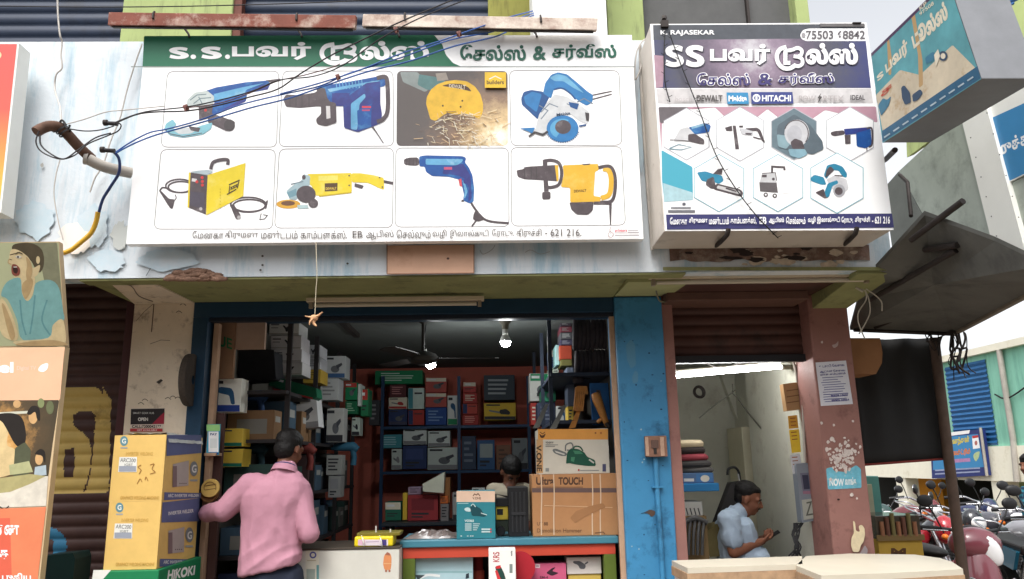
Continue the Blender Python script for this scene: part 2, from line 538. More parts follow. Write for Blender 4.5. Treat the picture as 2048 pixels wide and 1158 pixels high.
# ------------------------------------------------------------------ the shop building
YF = -0.75
X = lambda px, py=850, Y=0: W(px, py, Y).x
Z = lambda px, py, Y=0: W(px, py, Y).z
XL0, XL1, XL2 = X(247), X(373), X(404)
XR0, XR1, XR2 = X(1238), X(1336), X(1358)
XB, XE = X(1637), X(1718)
ZS = W(640, 551, YF).z              # soffit
ZT = W(640, 80, YF).z               # top of the fascia
ZLB = Z(800, 630)                   # bottom of the blue lintel
ZTOP = 6.6
FLOOR = 0.12
XW = X(-60) - 2.2                   # west end, out of the picture
bld = thing('shop_building', 'two storey shop building with white fascia and blue, cream and maroon pillars', 'building', (0, 0, 0))
def part(name, f, bevel=0.0, parent=None):
 b = MB(); f(b); return b.build(name, parent or bld, bevel)
XFE = X(1789, 540, YF)
def grid_wall(b, x0, x1, z0, z1, y, m, n=60, amp=0.004):
 nz = max(2, int(n * (z1 - z0) / (x1 - x0)))
 V = []; Fc = []
 for j in range(nz + 1):
  for i in range(n + 1):
   p = Vector((x0 + (x1 - x0) * i / n, y, z0 + (z1 - z0) * j / nz))
   e = 0 if (i in (0, n) or j in (0, nz)) else noise.noise(p * 2.2) * amp + noise.noise(p * 8) * amp * 0.4
   V.append(p + Vector((0, -e, 0)))
 for j in range(nz):
  for i in range(n):
   a = j * (n + 1) + i
   Fc.append((a, a + 1, a + n + 2, a + n + 1))
 b.mesh(V, Fc, m, True)
def f(b):
 b.box((XW, YF + 0.02, ZS), (XFE, YF + 0.14, ZT), m_fascia)
 grid_wall(b, XW, XFE, ZS + 0.001, ZT - 0.001, YF + 0.012, m_fascia, 120, 0.006)
 rnd0 = random.Random(17)
 # old holes and scribbles in the plaster
 pl = PY(YF)
 for x, y in ((525, 512), (525, 530), (521, 540), (695, 527), (910, 512)): b.pell(pl, x, y, 2.6, 2.2, ink((70, 66, 62)), 8)
 b.pline(pl, smooth_px([(312, 505), (304, 530), (292, 552)]), 1.6, ink((120, 130, 134)))
 b.pline(pl, smooth_px([(960, 500), (965, 508), (975, 505), (985, 498), (990, 490)]), 1.0, ink((140, 140, 140)))
 b.pline(pl, smooth_px([(1050, 505), (1062, 500), (1080, 508), (1100, 503)]), 1.0, ink((160, 160, 160)))
 for cx, cy, rx, ry in ((335, 520, 62, 22), (186, 452, 34, 44), (70, 440, 40, 40), (215, 520, 40, 24), (1283, 250, 10, 90)):
  b.ppoly(pl, [(cx + rx * math.cos(2 * math.pi * k / 26) * rnd0.uniform(.75, 1.1), cy + ry * math.sin(2 * math.pi * k / 26) * rnd0.uniform(.75, 1.1)) for k in range(26)], mat('old_blue_paint', (194, 213, 223), 1, rough=.85, var=.06, vscale=6, dirt=(212, 220, 226), damt=.75, dscale=7))
 # flaked patches with their own ragged outline
 rnd = random.Random(3)
 for cx, cy, rx, ry, m in ((150, 480, 40, 34, ink((236, 232, 226))),
        (84, 330, 4, 5, ink((170, 168, 162))), (240, 470, 20, 34, ink((196, 200, 196)))):
  b.ppoly(pl, [(cx + rx * math.cos(2 * math.pi * k / 22) * rnd.uniform(.6, 1.1), cy + ry * math.sin(2 * math.pi * k / 22) * rnd.uniform(.6, 1.1)) for k in range(22)], m)
part('fascia', f)
def f(b):
 pl = PY(YF + 0.001)
 rnd = random.Random(5)
 top = [(1338 + i * 10, 488 + rnd.uniform(-2, 2)) for i in range(41)]
 bot = [(1740 - i * 10, 522 + 7 * noise.noise(Vector((i * .25, 0, 1))) + rnd.uniform(-1, 1)) for i in range(41)]
 b.ppoly(pl, top + bot, mat('exposed_brown_render', (116, 94, 84), 1, rough=0.95, var=0.4, vscale=14, dirt=(170, 158, 146), damt=0.5, dscale=9, bump=0.6))
 for k in range(16):
  cx, cy = rnd.uniform(1480, 1740), rnd.uniform(500, 530)
  r = rnd.uniform(4, 15)
  b.ppoly(pl, [(cx + r * 1.5 * math.cos(a * .45) * rnd.uniform(.5, 1.1), cy + r * .7 * math.sin(a * .45) * rnd.uniform(.5, 1.1)) for a in range(14)],
    mat('old_lime_patch', (196, 182, 164), 1, rough=0.95, var=0.25, vscale=25, bump=0.5))
 for k in range(10):
  cx, cy = rnd.uniform(1360, 1700), rnd.uniform(495, 520)
  r = rnd.uniform(4, 12)
  b.ppoly(pl, [(cx + r * 2.0 * math.cos(a * .45) * rnd.uniform(.5, 1.1), cy + r * .6 * math.sin(a * .45) * rnd.uniform(.5, 1.1)) for a in range(14)],
    mat('dark_soot_patch', (52, 44, 42), 1, rough=0.95, var=0.2))
 b.prect(pl, 1326, 534, 1788, 541, m_soffit)
part('worn_plaster', f)
# broken edge of the concrete canopy
b = MB(); rnd = random.Random(11)
for k in range(46):
 t = k / 45
 px = 338 + 104 * t
 h = 22 * (math.sin(math.pi * min(1, max(0, t))) ** 0.5) * rnd.uniform(.55, 1)
 for j in range(3):
  c = W(px + rnd.uniform(-3, 3), 558 - h * (j / 2.2) * 0.9, YF - 0.005 + rnd.uniform(0, .02))
  rr = rnd.uniform(.010, .026)
  b.ball(c, rr, m_concrete, 8, (1.7, .6, .7))
b.build('broken_edge', bld)
def f(b):
 b.box((XL0, YF + 0.14, ZS), (XR1, 0.3, ZS + 0.14), m_soffit)
 b.box((XL0, YF + 0.02, ZS - 0.012), (XR1, YF + 0.14, ZS), m_soffit)
part('soffit', f)
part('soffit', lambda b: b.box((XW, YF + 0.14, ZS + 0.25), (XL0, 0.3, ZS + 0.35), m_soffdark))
part('soffit', lambda b: b.box((XR1, YF + 0.14, ZS - 0.004), (XFE, 0.3, ZS + 0.13), m_brownsh))
# cantilever brackets
def f(b):
 z0, z1 = Z(1655, 619), ZS
 x0, x1 = X(1622, 618), X(1692, 618)
 z2 = W(1760, 543, YF).z
 b.hexa([(x0, YF + .02, z2 - .01), (x1, YF + .02, z2 - .01), (x1, 0, z0), (x0, 0, z0)], [(x0, YF + .02, z1), (x1, YF + .02, z1), (x1, 0, z1), (x0, 0, z1)], m_soffit)
part('cantilever_bracket', f, 0.004)
def f(b):
 z0 = Z(1280, 594)
 b.hexa([(XR0, YF + .15, ZS - .03), (XR1 + .06, YF + .15, ZS - .03), (XR1 + .06, 0, z0), (XR0, 0, z0)], [(XR0, YF + .15, ZS), (XR1 + .06, YF + .15, ZS), (XR1 + .06, 0, ZS), (XR0, 0, ZS)],
   mat('lit_green_bracket', (176, 178, 128), .95, rough=.9, var=.1))  # paler green puts the lit underside into the bracket colour
part('cantilever_bracket', f, 0.004)
def f(b):
 z0 = Z(320, 608)
 xa, xb = X(200, 562, YF), X(290, 562, YF)
 b.hexa([(xa, YF + .15, ZS - .01), (xb, YF + .15, ZS - .01), (XL1, 0, z0), (XL0, 0, z0)], [(xa, YF + .15, ZS + .1), (xb, YF + .15, ZS + .1), (XL1, 0, ZS), (XL0, 0, ZS)], m_whitepil)
 pl = P3((xa, YF + .15, ZS - .01), (xb, YF + .15, ZS - .01), (XL1, 0, z0))
 b.pline(pl, smooth_px([(232, 563), (262, 572), (278, 592), (306, 603)]), 2.0, ink((80, 60, 48)))
part('cantilever_bracket', f, 0.004)
# pillars
def f(b):
 b.box((XL0, 0, 0), (XL1, 0.3, ZS), m_whitepil)
 pl = PY(0)
 b.pline(pl, smooth_px([(308, 604), (306, 630), (303, 664)]), 2.0, ink((80, 60, 48)))
 b.pline(pl, [(306, 608), (288, 624), (272, 642)], 1.0, ink((100, 84, 70)))
 b.pline(pl, [(300, 688), (322, 680), (340, 681)], 1.0, ink((110, 94, 80)))
 b.ppoly(pl, [(312, 764), (322, 758), (326, 761), (318, 768)], ink((50, 42, 38)))
 for x, y in ((276, 808), (284, 801), (330, 798), (340, 795), (350, 797), (352, 625), (360, 610)): b.pline(pl, smooth_px([(x, y), (x + 6, y - 3), (x + 12, y + 1)]), 1.4, ink((84, 72, 62)))
part('cream_pillar', f, 0.006)
part('blue_jamb', lambda b: b.box((XL1, -0.02, 0), (XL2, 0.3, ZLB), m_blueshade), 0.004)
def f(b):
 b.box((XL1, -0.02, ZLB), (XR0, 0.28, ZS), m_blueshade)
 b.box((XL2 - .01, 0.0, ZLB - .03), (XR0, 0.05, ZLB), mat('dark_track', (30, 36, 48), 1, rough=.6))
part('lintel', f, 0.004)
def f(b):
 b.box((XR0, -0.04, 0), (XR1, 0.3, ZS), m_blue)
 pl = PY(-0.04); rnd = random.Random(2)
 # pale scuffs, nail holes, a crack
 for pts in ([(1252, 690), (1262, 678), (1270, 690), (1272, 730), (1262, 738), (1254, 720)], [(1270, 740), (1276, 745), (1276, 764), (1266, 768), (1264, 755)]):
  b.ppoly(pl, rrect(pts[:4], 4) if len(pts) == 4 else pts, mat('scuffed_blue', (86, 140, 172), 1, rough=.5))
 for k in range(26):
  x, y = rnd.uniform(1246, 1330), rnd.uniform(670, 1150)
  b.pell(pl, x, y, rnd.uniform(.8, 2.6), rnd.uniform(.8, 2), ink((26, 56, 84)) if k % 3 else ink((150, 178, 190)), 7)
 b.ppoly(pl, [(1286, 1026), (1300, 1019), (1311, 1022), (1309, 1031), (1302, 1034), (1297, 1027)], ink((84, 66, 56)))
 b.pline(pl, [(1282, 1027), (1298, 1023)], 1.2, ink((36, 70, 92)))
part('blue_pillar', f, 0.012)
part('maroon_jamb', lambda b: b.box((XR1, -0.02, 0), (XR2, 0.3, ZS), m_brownpil), 0.004)
def f(b):
 b.box((XB, -0.03, 0), (XE, 0.3, ZS), m_brownpil)
 pl = PY(-0.03); rnd = random.Random(8)
 pal = mat('torn_paper', (214, 202, 196), 1, rough=.9, var=.2, vscale=40)
 for k in range(120):
  x = 1652 + rnd.gauss(36, 16); y = rnd.gauss(914, 16)
  if not (1652 < x < 1722): continue
  r = rnd.uniform(1, 4.5)
  b.ppoly(pl, [(x + r * math.cos(a * .9) * rnd.uniform(.4, 1.3), y + r * 1.1 * math.sin(a * .9) * rnd.uniform(.4, 1.3)) for a in range(7)], pal)
 for x, y, r in ((1664, 878, 5), (1668, 882, 4), (1643, 846, 3), (1668, 850, 3), (1706, 842, 4), (1704, 990, 4), (1714, 997, 3), (1644, 684, 3)):
  b.ppoly(pl, [(x + r * math.cos(a) * rnd.uniform(.5, 1.3), y + r * math.sin(a) * rnd.uniform(.5, 1.3)) for a in range(6)], pal)
 b.ppoly(pl, [(1663, 690), (1672, 688), (1677, 681), (1676, 692), (1668, 697)], ink((190, 170, 166)))
 b.pell(pl, 1677, 999, 3, 2, ink((50, 30, 30)), 8)
 cr = mat('bare_lime_plaster', (222, 206, 170), 1, rough=.95, var=.12, vscale=30)
 b.ppoly(pl, [(1706, 1041), (1710, 1044), (1712, 1062), (1720, 1064), (1717, 1052), (1723, 1049), (1729, 1056), (1730, 1070), (1727, 1084), (1722, 1090), (1718, 1104), (1706, 1104), (1702, 1090), (1703, 1076), (1708, 1066)], cr)
 b.ppoly(pl, [(1719, 1108), (1730, 1090), (1736, 1100), (1733, 1112), (1722, 1112)], ink((150, 140, 142)))
part('maroon_pillar', f, 0.012)
# interior of the tool shop
ZC = ZLB + 0.14
XIL, XIR, YB = XL2 - 0.03, XR0 + 0.03, 4.2
part('back_wall', lambda b: b.box((XIL, YB, 0), (XIR, YB + .15, ZC), m_redwall))
part('side_wall', lambda b: b.box((XIL - .1, .3, 0), (XIL, YB, ZC), m_inwall))
part('side_wall', lambda b: b.box((XIR, .3, 0), (XIR + .1, YB, ZC), m_inwall))
part('ceiling', lambda b: b.box((XIL - .1, .05, ZC), (XIR + .1, YB + .15, ZC + .12), m_ceil))
part('shop_floor', lambda b: b.box((XIL - .1, -.1, 0.002), (XIR + .1, YB, FLOOR), m_floor))
def f(b):
 b.box((X(408), .06, 0), (X(419), .12, ZLB - .03), m_wood)
part('timber_trim', f, .003)
part('timber_trim', lambda b: b.box((X(1228), -.005, 0), (X(1238.5), .03, ZLB - .03), m_wood), .003)
def f(b):
 b.box((X(414, 700, .2), .2, W(440, 757, .2).z), (X(468, 700, .2), .24, ZC), m_ply)
 pl = PY(.2); gr = mat('hand_cut_green_letters', (34, 120, 74), .8, rough=.6)
 b.ptext(pl, 'JLUE', [(415, 662), (464, 678), (464, 706), (415, 692)], gr, .03)
part('plywood_panel', f)
part('timber_panel', lambda b: (b.box((X(470, 700, .22), .22, W(500, 698, .22).z), (X(528, 700, .22), .26, ZC), mat('pinkish_board', (190, 160, 140), .8, rough=.8, var=.1))))
part('inner_post', lambda b: b.box((X(409, 900, .13), .13, 0), (X(444, 900, .13), .17, W(440, 826, .13).z), mat('dark_brown_post', (84, 58, 54), 1, rough=.7, var=.1)))
# second bay
YB2 = 2.4
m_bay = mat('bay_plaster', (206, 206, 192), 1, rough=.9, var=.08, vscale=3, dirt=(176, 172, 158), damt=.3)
part('back_wall', lambda b: b.box((XR1 - .02, YB2, 0), (XE, YB2 + .1, ZS), m_bay))
part('side_wall', lambda b: b.box((XR1 - .02, .3, 0), (XR1 + .08, YB2, ZS), m_bay))
def f(b):
 b.box((XB + .02, .3, 0), (XE, 1.5, ZS), m_bay)
 b.box((XE - .1, 1.5, 0), (XE, 4.4, ZS), m_bay)
part('side_wall', f)
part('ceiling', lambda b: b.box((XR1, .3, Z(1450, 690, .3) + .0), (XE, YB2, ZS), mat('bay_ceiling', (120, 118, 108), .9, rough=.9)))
def f(b):   # sloping underside of the stair
 b.extr([W(1440, 745, 2.3), W(1572, 748, 2.3), W(1536, 880, 2.3), W(1500, 905, 2.3)], (0, .08, 0), m_bay)
part('stair_soffit', f)
part('wall_beam', lambda b: b.box(W(1530, 790, 1.7), W(1600, 735, 1.9), m_bay))
part('bay_floor', lambda b: b.box((XR1, -.1, 0.002), (XE, 4.4, FLOOR), m_floor))
# roller shutters
def corrugate(b, x0, x1, z0, z1, y, per, amp, pick, nx=1, seg=8):
 nz = int((z1 - z0) / per) * seg
 V = []; Fc = []; base = len(b.v)
 for j in range(nz + 1):
  t = (j % seg) / seg
  yy = y - amp * math.sin(math.pi * t) ** .8 if t > 0 else y
  for i in range(nx + 1):
   V.append(Vector((x0 + (x1 - x0) * i / nx, yy, z0 + j * per / seg)))
 b.v += V
 for j in range(nz):
  for i in range(nx):
   a = base + j * (nx + 1) + i
   b.f.append((a, a + 1, a + nx + 2, a + nx + 1)); b.sm.append(True)
   c = (b.v[a] + b.v[a + nx + 2]) / 2
   b.m.append(b.mi(pick(c)))
m_mar = mat('maroon_shutter_paint', (76, 54, 51), 1, rough=.5, var=.18, vscale=5, dirt=(48, 36, 36), damt=.3)
m_yel = mat('yellow_painted_lettering', (206, 178, 104), 1, rough=.55, var=.1, vscale=6, dirt=(120, 98, 50), damt=.3)
m_cy = mat('blue_painted_lettering', (60, 134, 176), 1, rough=.55, var=.1)
yel = rrect([(100, 774), (206, 774), (206, 986), (60, 990)], 22)
let_hole = [(145, 837), (148, 829), (158, 823), (172, 822), (186, 824), (191, 832), (191, 850), (188, 870), (186, 905), (180, 950), (170, 985), (165, 985), (176, 955), (182, 920), (182, 895), (178, 880), (170, 868), (158, 860), (148, 850)]
let_in = rrect([(130, 898), (150, 896), (147, 954), (126, 954)], 5)
blu1 = arc(84, 1090, 50, 38, -95, 90, 12) + [(84, 1128)]
blu2 = rrect([(92, 1078), (108, 1078), (106, 1115), (90, 1115)], 6)
yel2 = [(206, 774), (222, 800), (218, 984), (180, 986), (188, 950), (192, 900), (192, 840), (206, 820)]
def pick_left(c):
 x, y = pix(c)
 if inpoly(x, y, let_in) or inpoly(x, y, let_hole): return m_mar
 if inpoly(x, y, yel) or inpoly(x, y, yel2): return m_yel
 if inpoly(x, y, blu1) and not inpoly(x, y, blu2): return m_cy
 return m_mar
def f(b): corrugate(b, XW, XL0 - .07, 0.02, ZS + .25, .16, .078, .014, pick_left, 300, 8)
part('roller_shutter', f)
part('shutter_guide', lambda b: b.box((XL0 - .08, .06, 0), (XL0 - .001, .2, ZS + .25), mat('maroon_guide', (80, 48, 52), 1, rough=.5)), .003)
def f(b):
 z0 = Z(1450, 712, .14)
 corrugate(b, XR2 + .001, XB, z0, ZS, .14, .075, .012, lambda c: m_brownsh)
 b.box((XR2, .1, z0 - .05), (XB, .16, z0), mat('dark_shutter_rail', (36, 36, 40), 1, rough=.5))
part('roller_shutter', f)
def f(b):
 b.box((XR1 + .01, -.18, Z(1400, 600, -.18)), (XB - .05, .1, ZS - .005), mat('brown_shutter_box', (104, 76, 66), 1, rough=.7, var=.15, vscale=4))
part('shutter_box', f, .004)
# upper floor
YU = 0.0
ZU = ZT - 0.6
def xu(px): return W(px, 20, YU).x
def f(b):
 b.box((XW, YU + .12, ZU), (XE, YU + .35, ZTOP), m_greenwall)
part('upper_wall', f)
part('upper_pillar', lambda b: b.box((xu(252), YU - .05, ZU), (xu(470), YU + .12, ZTOP), m_greenwall), .008)
part('upper_pillar', lambda b: b.box((xu(976), YU - .05, ZU), (xu(1066), YU + .12, ZTOP), m_olive), .008)
part('upper_pillar', lambda b: b.box((xu(1212), YU - .05, ZU), (xu(1284), YU + .12, ZTOP), m_greenwall), .008)
part('upper_pillar', lambda b: b.box((xu(1586), YU - .05, ZU), (xu(1612), YU + .12, ZTOP), m_greenwall), .008)
part('upper_shutter', lambda b: corrugate(b, XW, xu(252), ZU, ZTOP, YU + .06, .1, .02, lambda c: m_navysh))
part('upper_shutter', lambda b: corrugate(b, xu(484), xu(976), ZU, ZTOP, YU + .06, .1, .02, lambda c: m_navysh))
part('shutter_guide', lambda b: b.box((xu(468), YU - .03, ZU), (xu(486), YU + .1, ZTOP), mat('rusty_guide', (104, 60, 50), 1, rough=.7, var=.2)))
part('upper_opening', lambda b: (b.box((xu(1284), YU + .07, ZU), (xu(1586), YU + .11, ZTOP), m_greywin),
  b.box((xu(1497), YU + .03, ZU), (xu(1502), YU + .07, ZTOP), m_iron)))
part('white_pier', lambda b: b.box((W(1066, 40, -.45).x, -.45, ZT - .3), (W(1214, 40, -.45).x, -.1, ZTOP), m_white), .006)
# ------------------------------------------------------------------ main sign
m_board = mat('sign_board_white', (244, 244, 244), 1, rough=.35, spec=.4, var=.02, bump=.12, bscale=5)
m_frame = mat('sign_frame', (232, 228, 224), 1, rough=.5)
GREY, DK, DK2 = sink(128, 122, 122), mat('print_hazed_black', (96, 86, 90), KS, rough=.4, var=.2, vscale=22, dirt=(140, 132, 134), damt=.3, dscale=14), sink(76, 70, 72)  # print blacks lifted to grey, flare haze put into the colour
YS = -0.88
pl = PY(YS)
xa, xb = W(252, 490, YS).x, W(1287, 476, YS).x
za, zb = W(770, 483, YS).z, W(775, 71, YS).z
sg = thing('shop_sign', 'wide white sign with green heading and eight power tool pictures above the open shop', 'shop sign', ((xa + xb) / 2, YS, za))
b = MB(); b.box((xa, YS, za), (xb, YS + .06, zb), m_board)
GR = mat('sign_green', (38, 122, 90), KS, rough=.4, var=.05)
b.ppoly(pl, [(288, 72), (868, 70), (884, 88), (892, 110), (906, 126), (922, 133), (285, 135)], GR)
b.prect(pl, 262, 132.5, 1270, 134.5, sink(150, 160, 155))
b.build('panel', sg)
b = MB(); b.layer = 12
WH, GT = mat('sign_letter_white', (250, 250, 250), 1, rough=.4), mat('sign_letter_green', (34, 106, 86), KS, rough=.4)
def doo(b, pl, x0, y0, x1, y1, m, wd):
 """the Tamil letter Doo, drawn with strokes in a pixel box"""
 w, h = x1 - x0, y1 - y0
 q = lambda pts: [(x0 + u * w, y0 + v * h) for u, v in pts]
 b.pline(pl, smooth_px(q([(.40, .06), (.16, .16), (.05, .42), (.10, .72), (.28, .93), (.52, .95), (.72, .82)])), wd * 1.05, m)
 b.pline(pl, q([(.36, .20), (.36, .72), (.54, .72)]), wd, m)
 b.pline(pl, smooth_px(q([(.36, .22), (.60, .18), (.80, .10), (.95, .20), (.93, .38), (.80, .46), (.66, .44)])), wd * .9, m)
 b.pline(pl, smooth_px(q([(.80, .46), (.96, .56), (.97, .76), (.82, .86), (.66, .80)])), wd * .9, m)
b.ptext(pl, 'S', (338, 94, 378, 118), WH, .055); b.ptext(pl, '.', (381, 109, 392, 118), WH, .05)
b.ptext(pl, 'S', (402, 93, 444, 118), WH, .055); b.ptext(pl, '.', (450, 109, 460, 118), WH, .05)
b.ptext(pl, 'பவர்', (464, 84, 622, 120), WH, .05)
doo(b, pl, 640, 86, 712, 128, WH, 8.5)
b.ptext(pl, 'ல்ஸ்', (719, 82, 858, 120), WH, .05)
b.ptext(pl, 'சேல்ஸ்', (920, 89, 1052, 121), GT, .035)
b.ptext(pl, '&', (1066, 92, 1092, 120), GT, .03)
b.ptext(pl, 'சர்வீஸ்', (1104, 88, 1233, 121), GT, .035)
AD = sink(112, 106, 104)  # black address lettering greyed by painted-in haze
b.ptext(pl, 'மேனகா', (385, 462, 447, 477), AD, .006)
b.ptext(pl, 'திருமண', (450, 461, 516, 480), AD, .006)
b.ptext(pl, 'மண்டபம்', (522, 461, 595, 477), AD, .006)
b.ptext(pl, 'காம்பளக்ஸ்.', (601, 461, 694, 477), AD, .006)
b.ptext(pl, 'EB', (705, 462, 725, 475), AD, .01)
b.ptext(pl, 'ஆபிஸ்', (732, 460, 787, 479), AD, .006)
b.ptext(pl, 'செல்லும்', (793, 459, 861, 476), AD, .006)
b.ptext(pl, 'வழி', (865, 459, 893, 477), AD, .006)
b.ptext(pl, 'இலால்குடி', (900, 459, 977, 477), AD, .006)
b.ptext(pl, 'ரோடு.', (984, 458, 1028, 475), AD, .006)
b.ptext(pl, 'திருச்சி', (1033, 457, 1083, 477), AD, .006)
b.ptext(pl, '- 621 216.', (1090, 458, 1163, 472), AD, .008)
b.pline(pl, smooth_px([(1221, 454), (1220, 462), (1227, 468), (1222, 475), (1216, 470), (1220, 462)]), 1.2, sink(190, 160, 160))
b.ptext(pl, 'printers', (1230, 458, 1254, 465), sink(220, 70, 90), .03)
for y, x0, x1 in ((460, 1256, 1276), (464, 1256, 1278), (470, 1230, 1278)): b.prect(pl, x0, y, x1, y + 1.4, sink(150, 140, 145))
b.build('lettering', sg)
FR = sink(150, 146, 146)
cells = [[(335, 143), (558, 142), (553, 294), (322, 294)], [(566, 142), (786, 142), (787, 292), (558, 293)], [(794, 142), (1015, 142), (1016, 291), (793, 292)],
   [(1019, 141), (1238, 141), (1244, 290), (1022, 291)], [(322, 299), (551, 299), (545, 458), (308, 458)], [(559, 298), (787, 296), (785, 455), (549, 456)],
   [(792, 296), (1017, 296), (1018, 453), (790, 454)], [(1022, 295), (1243, 293), (1251, 450), (1023, 452)]]
def sheen(nm, c, d, v=.16): return mat(nm, c, KS, rough=.4, var=v, vscale=10, dirt=d, damt=.45, dscale=8)
BL, BL2, BLH = sheen('print_blue', (38, 92, 168), (90, 160, 214)), sheen('print_indigo', (62, 66, 140), (50, 96, 170)), sheen('print_light_blue', (112, 182, 224), (190, 226, 240))
YE, YE2 = sheen('print_yellow', (248, 222, 56), (252, 236, 130), .08), sheen('print_amber', (248, 196, 66), (252, 216, 110), .08)
def tool(i, fn, label=None):
 b = MB(); b.layer = 4
 if i != 2: b.pline(pl, rrect(cells[i], 13), 1.3, FR, closed=True)
 fn(b)
 o = b.build('tool_picture', sg)
 if label: o['label'] = label
def t1(b):
 Q = lambda p: tr(0, 0, .3455, p)
 b.pline(pl, Q([(1540, 472), (1622, 462)]), 5, DK)
 b.ppoly(pl, Q([(1185, 528), (1250, 506), (1420, 476), (1545, 466), (1566, 484), (1550, 518), (1430, 540), (1425, 585), (1250, 662), (1200, 690), (1180, 640), (1242, 600), (1230, 552)]), BL)
 b.ppoly(pl, Q([(1236, 545), (1400, 506), (1530, 480), (1425, 520), (1415, 545), (1240, 590)]), BLH)
 b.ppoly(pl, Q([(1300, 628), (1425, 560), (1420, 588), (1260, 660)]), BL2)
 b.ppoly(pl, Q([(1500, 500), (1560, 484), (1550, 518), (1490, 524)]), BL2)
 b.ppoly(pl, Q([(1085, 575), (1130, 535), (1200, 525), (1240, 558), (1234, 602), (1150, 622), (1080, 612)]), sink(206, 216, 214))
 for p in ([(1100, 580), (1140, 550), (1195, 545)], [(1120, 600), (1160, 570), (1222, 565)], [(1150, 560), (1170, 600)], [(1140, 612), (1225, 590)]): b.pline(pl, Q(p), 2, sink(120, 140, 146))
 b.ppoly(pl, Q([(1150, 620), (1234, 608), (1222, 680), (1152, 700)]), DK)
 b.pell(pl, 1190 * .3455, 638 * .3455, 3, 3, sink(210, 60, 60), 10)
 b.ppoly(pl, Q([(1215, 652), (1330, 692), (1362, 705), (1350, 752), (1312, 760), (1200, 706)]), DK)
 b.pell(pl, 1328 * .3455, 725 * .3455, 11, 12, DK2)
 b.ppoly(pl, Q([(950, 748), (960, 715), (1000, 690), (1022, 720), (995, 742), (1090, 758), (1160, 728), (1230, 708), (1222, 745), (1175, 778), (1060, 797), (980, 782)]), sink(140, 200, 214))
 b.ppoly(pl, Q([(1000, 752), (1060, 738), (1150, 742), (1110, 772), (1040, 778)]), sink(214, 220, 222))
 b.pline(pl, Q([(950, 745), (985, 775), (1060, 790), (1170, 770)]), 1.6, DK)
 b.ppoly(pl, Q([(1090, 730), (1160, 740), (1150, 765), (1105, 755)]), DK)
tool(0, t1)
def t2(b):
 Q = lambda p: tr(650, 0, .3455, p)
 b.ppoly(pl, [(566, 198), (572, 189), (600, 190), (630, 185), (640, 177), (662, 178), (664, 215), (636, 213), (600, 216), (572, 214)], DK)
 for x in (580, 592, 604, 618): b.pline(pl, [(x, 191), (x, 214)], 1.6, DK2)
 b.ppoly(pl, [(640, 172), (700, 163), (765, 151), (776, 154), (770, 172), (700, 190), (692, 206), (664, 208), (650, 190)], BL)
 b.ppoly(pl, [(655, 178), (760, 160), (755, 164), (660, 184)], BLH)
 for i in range(9): b.pline(pl, [(672 + i * 6.4, 164 - i * .6), (674 + i * 6.4, 180 - i * .6)], 1.5, BLH)
 b.ppoly(pl, [(664, 186), (700, 186), (690, 212), (664, 212)], BL2)
 b.ppoly(pl, Q([(105, 600), (110, 740), (190, 765), (270, 735), (325, 712), (330, 660), (320, 600), (320, 470), (240, 480), (130, 560)]), BL2)
 b.ppoly(pl, Q([(150, 600), (230, 540), (236, 562), (200, 602), (186, 752), (150, 748)]), BLH)
 b.ppoly(pl, Q([(186, 640), (270, 600), (266, 735), (190, 752)]), BL)
 b.prect(pl, 724, 212, 742, 216, sink(230, 70, 90)); b.prect(pl, 724, 219, 740, 222, sink(190, 80, 120))
 b.pline(pl, smooth_px(Q([(300, 452), (350, 446), (362, 500), (362, 640), (335, 690), (300, 705)])), 8.5, DK)
 b.ppoly(pl, [(632, 176), (650, 176), (656, 202), (672, 206), (673, 245), (652, 252), (634, 248), (632, 238), (642, 228), (642, 208)], DK)
 b.ppoly(pl, [(652, 212), (660, 212), (661, 236), (653, 238)], sink(230, 226, 226))
 b.pline(pl, smooth_px(Q([(275, 735), (300, 770), (338, 828)])), [5, 4, 3.4, 3, 2.6, 2.4, 2.2, 2, 2, 2, 2, 2, 2][:13], DK)
tool(1, t2)
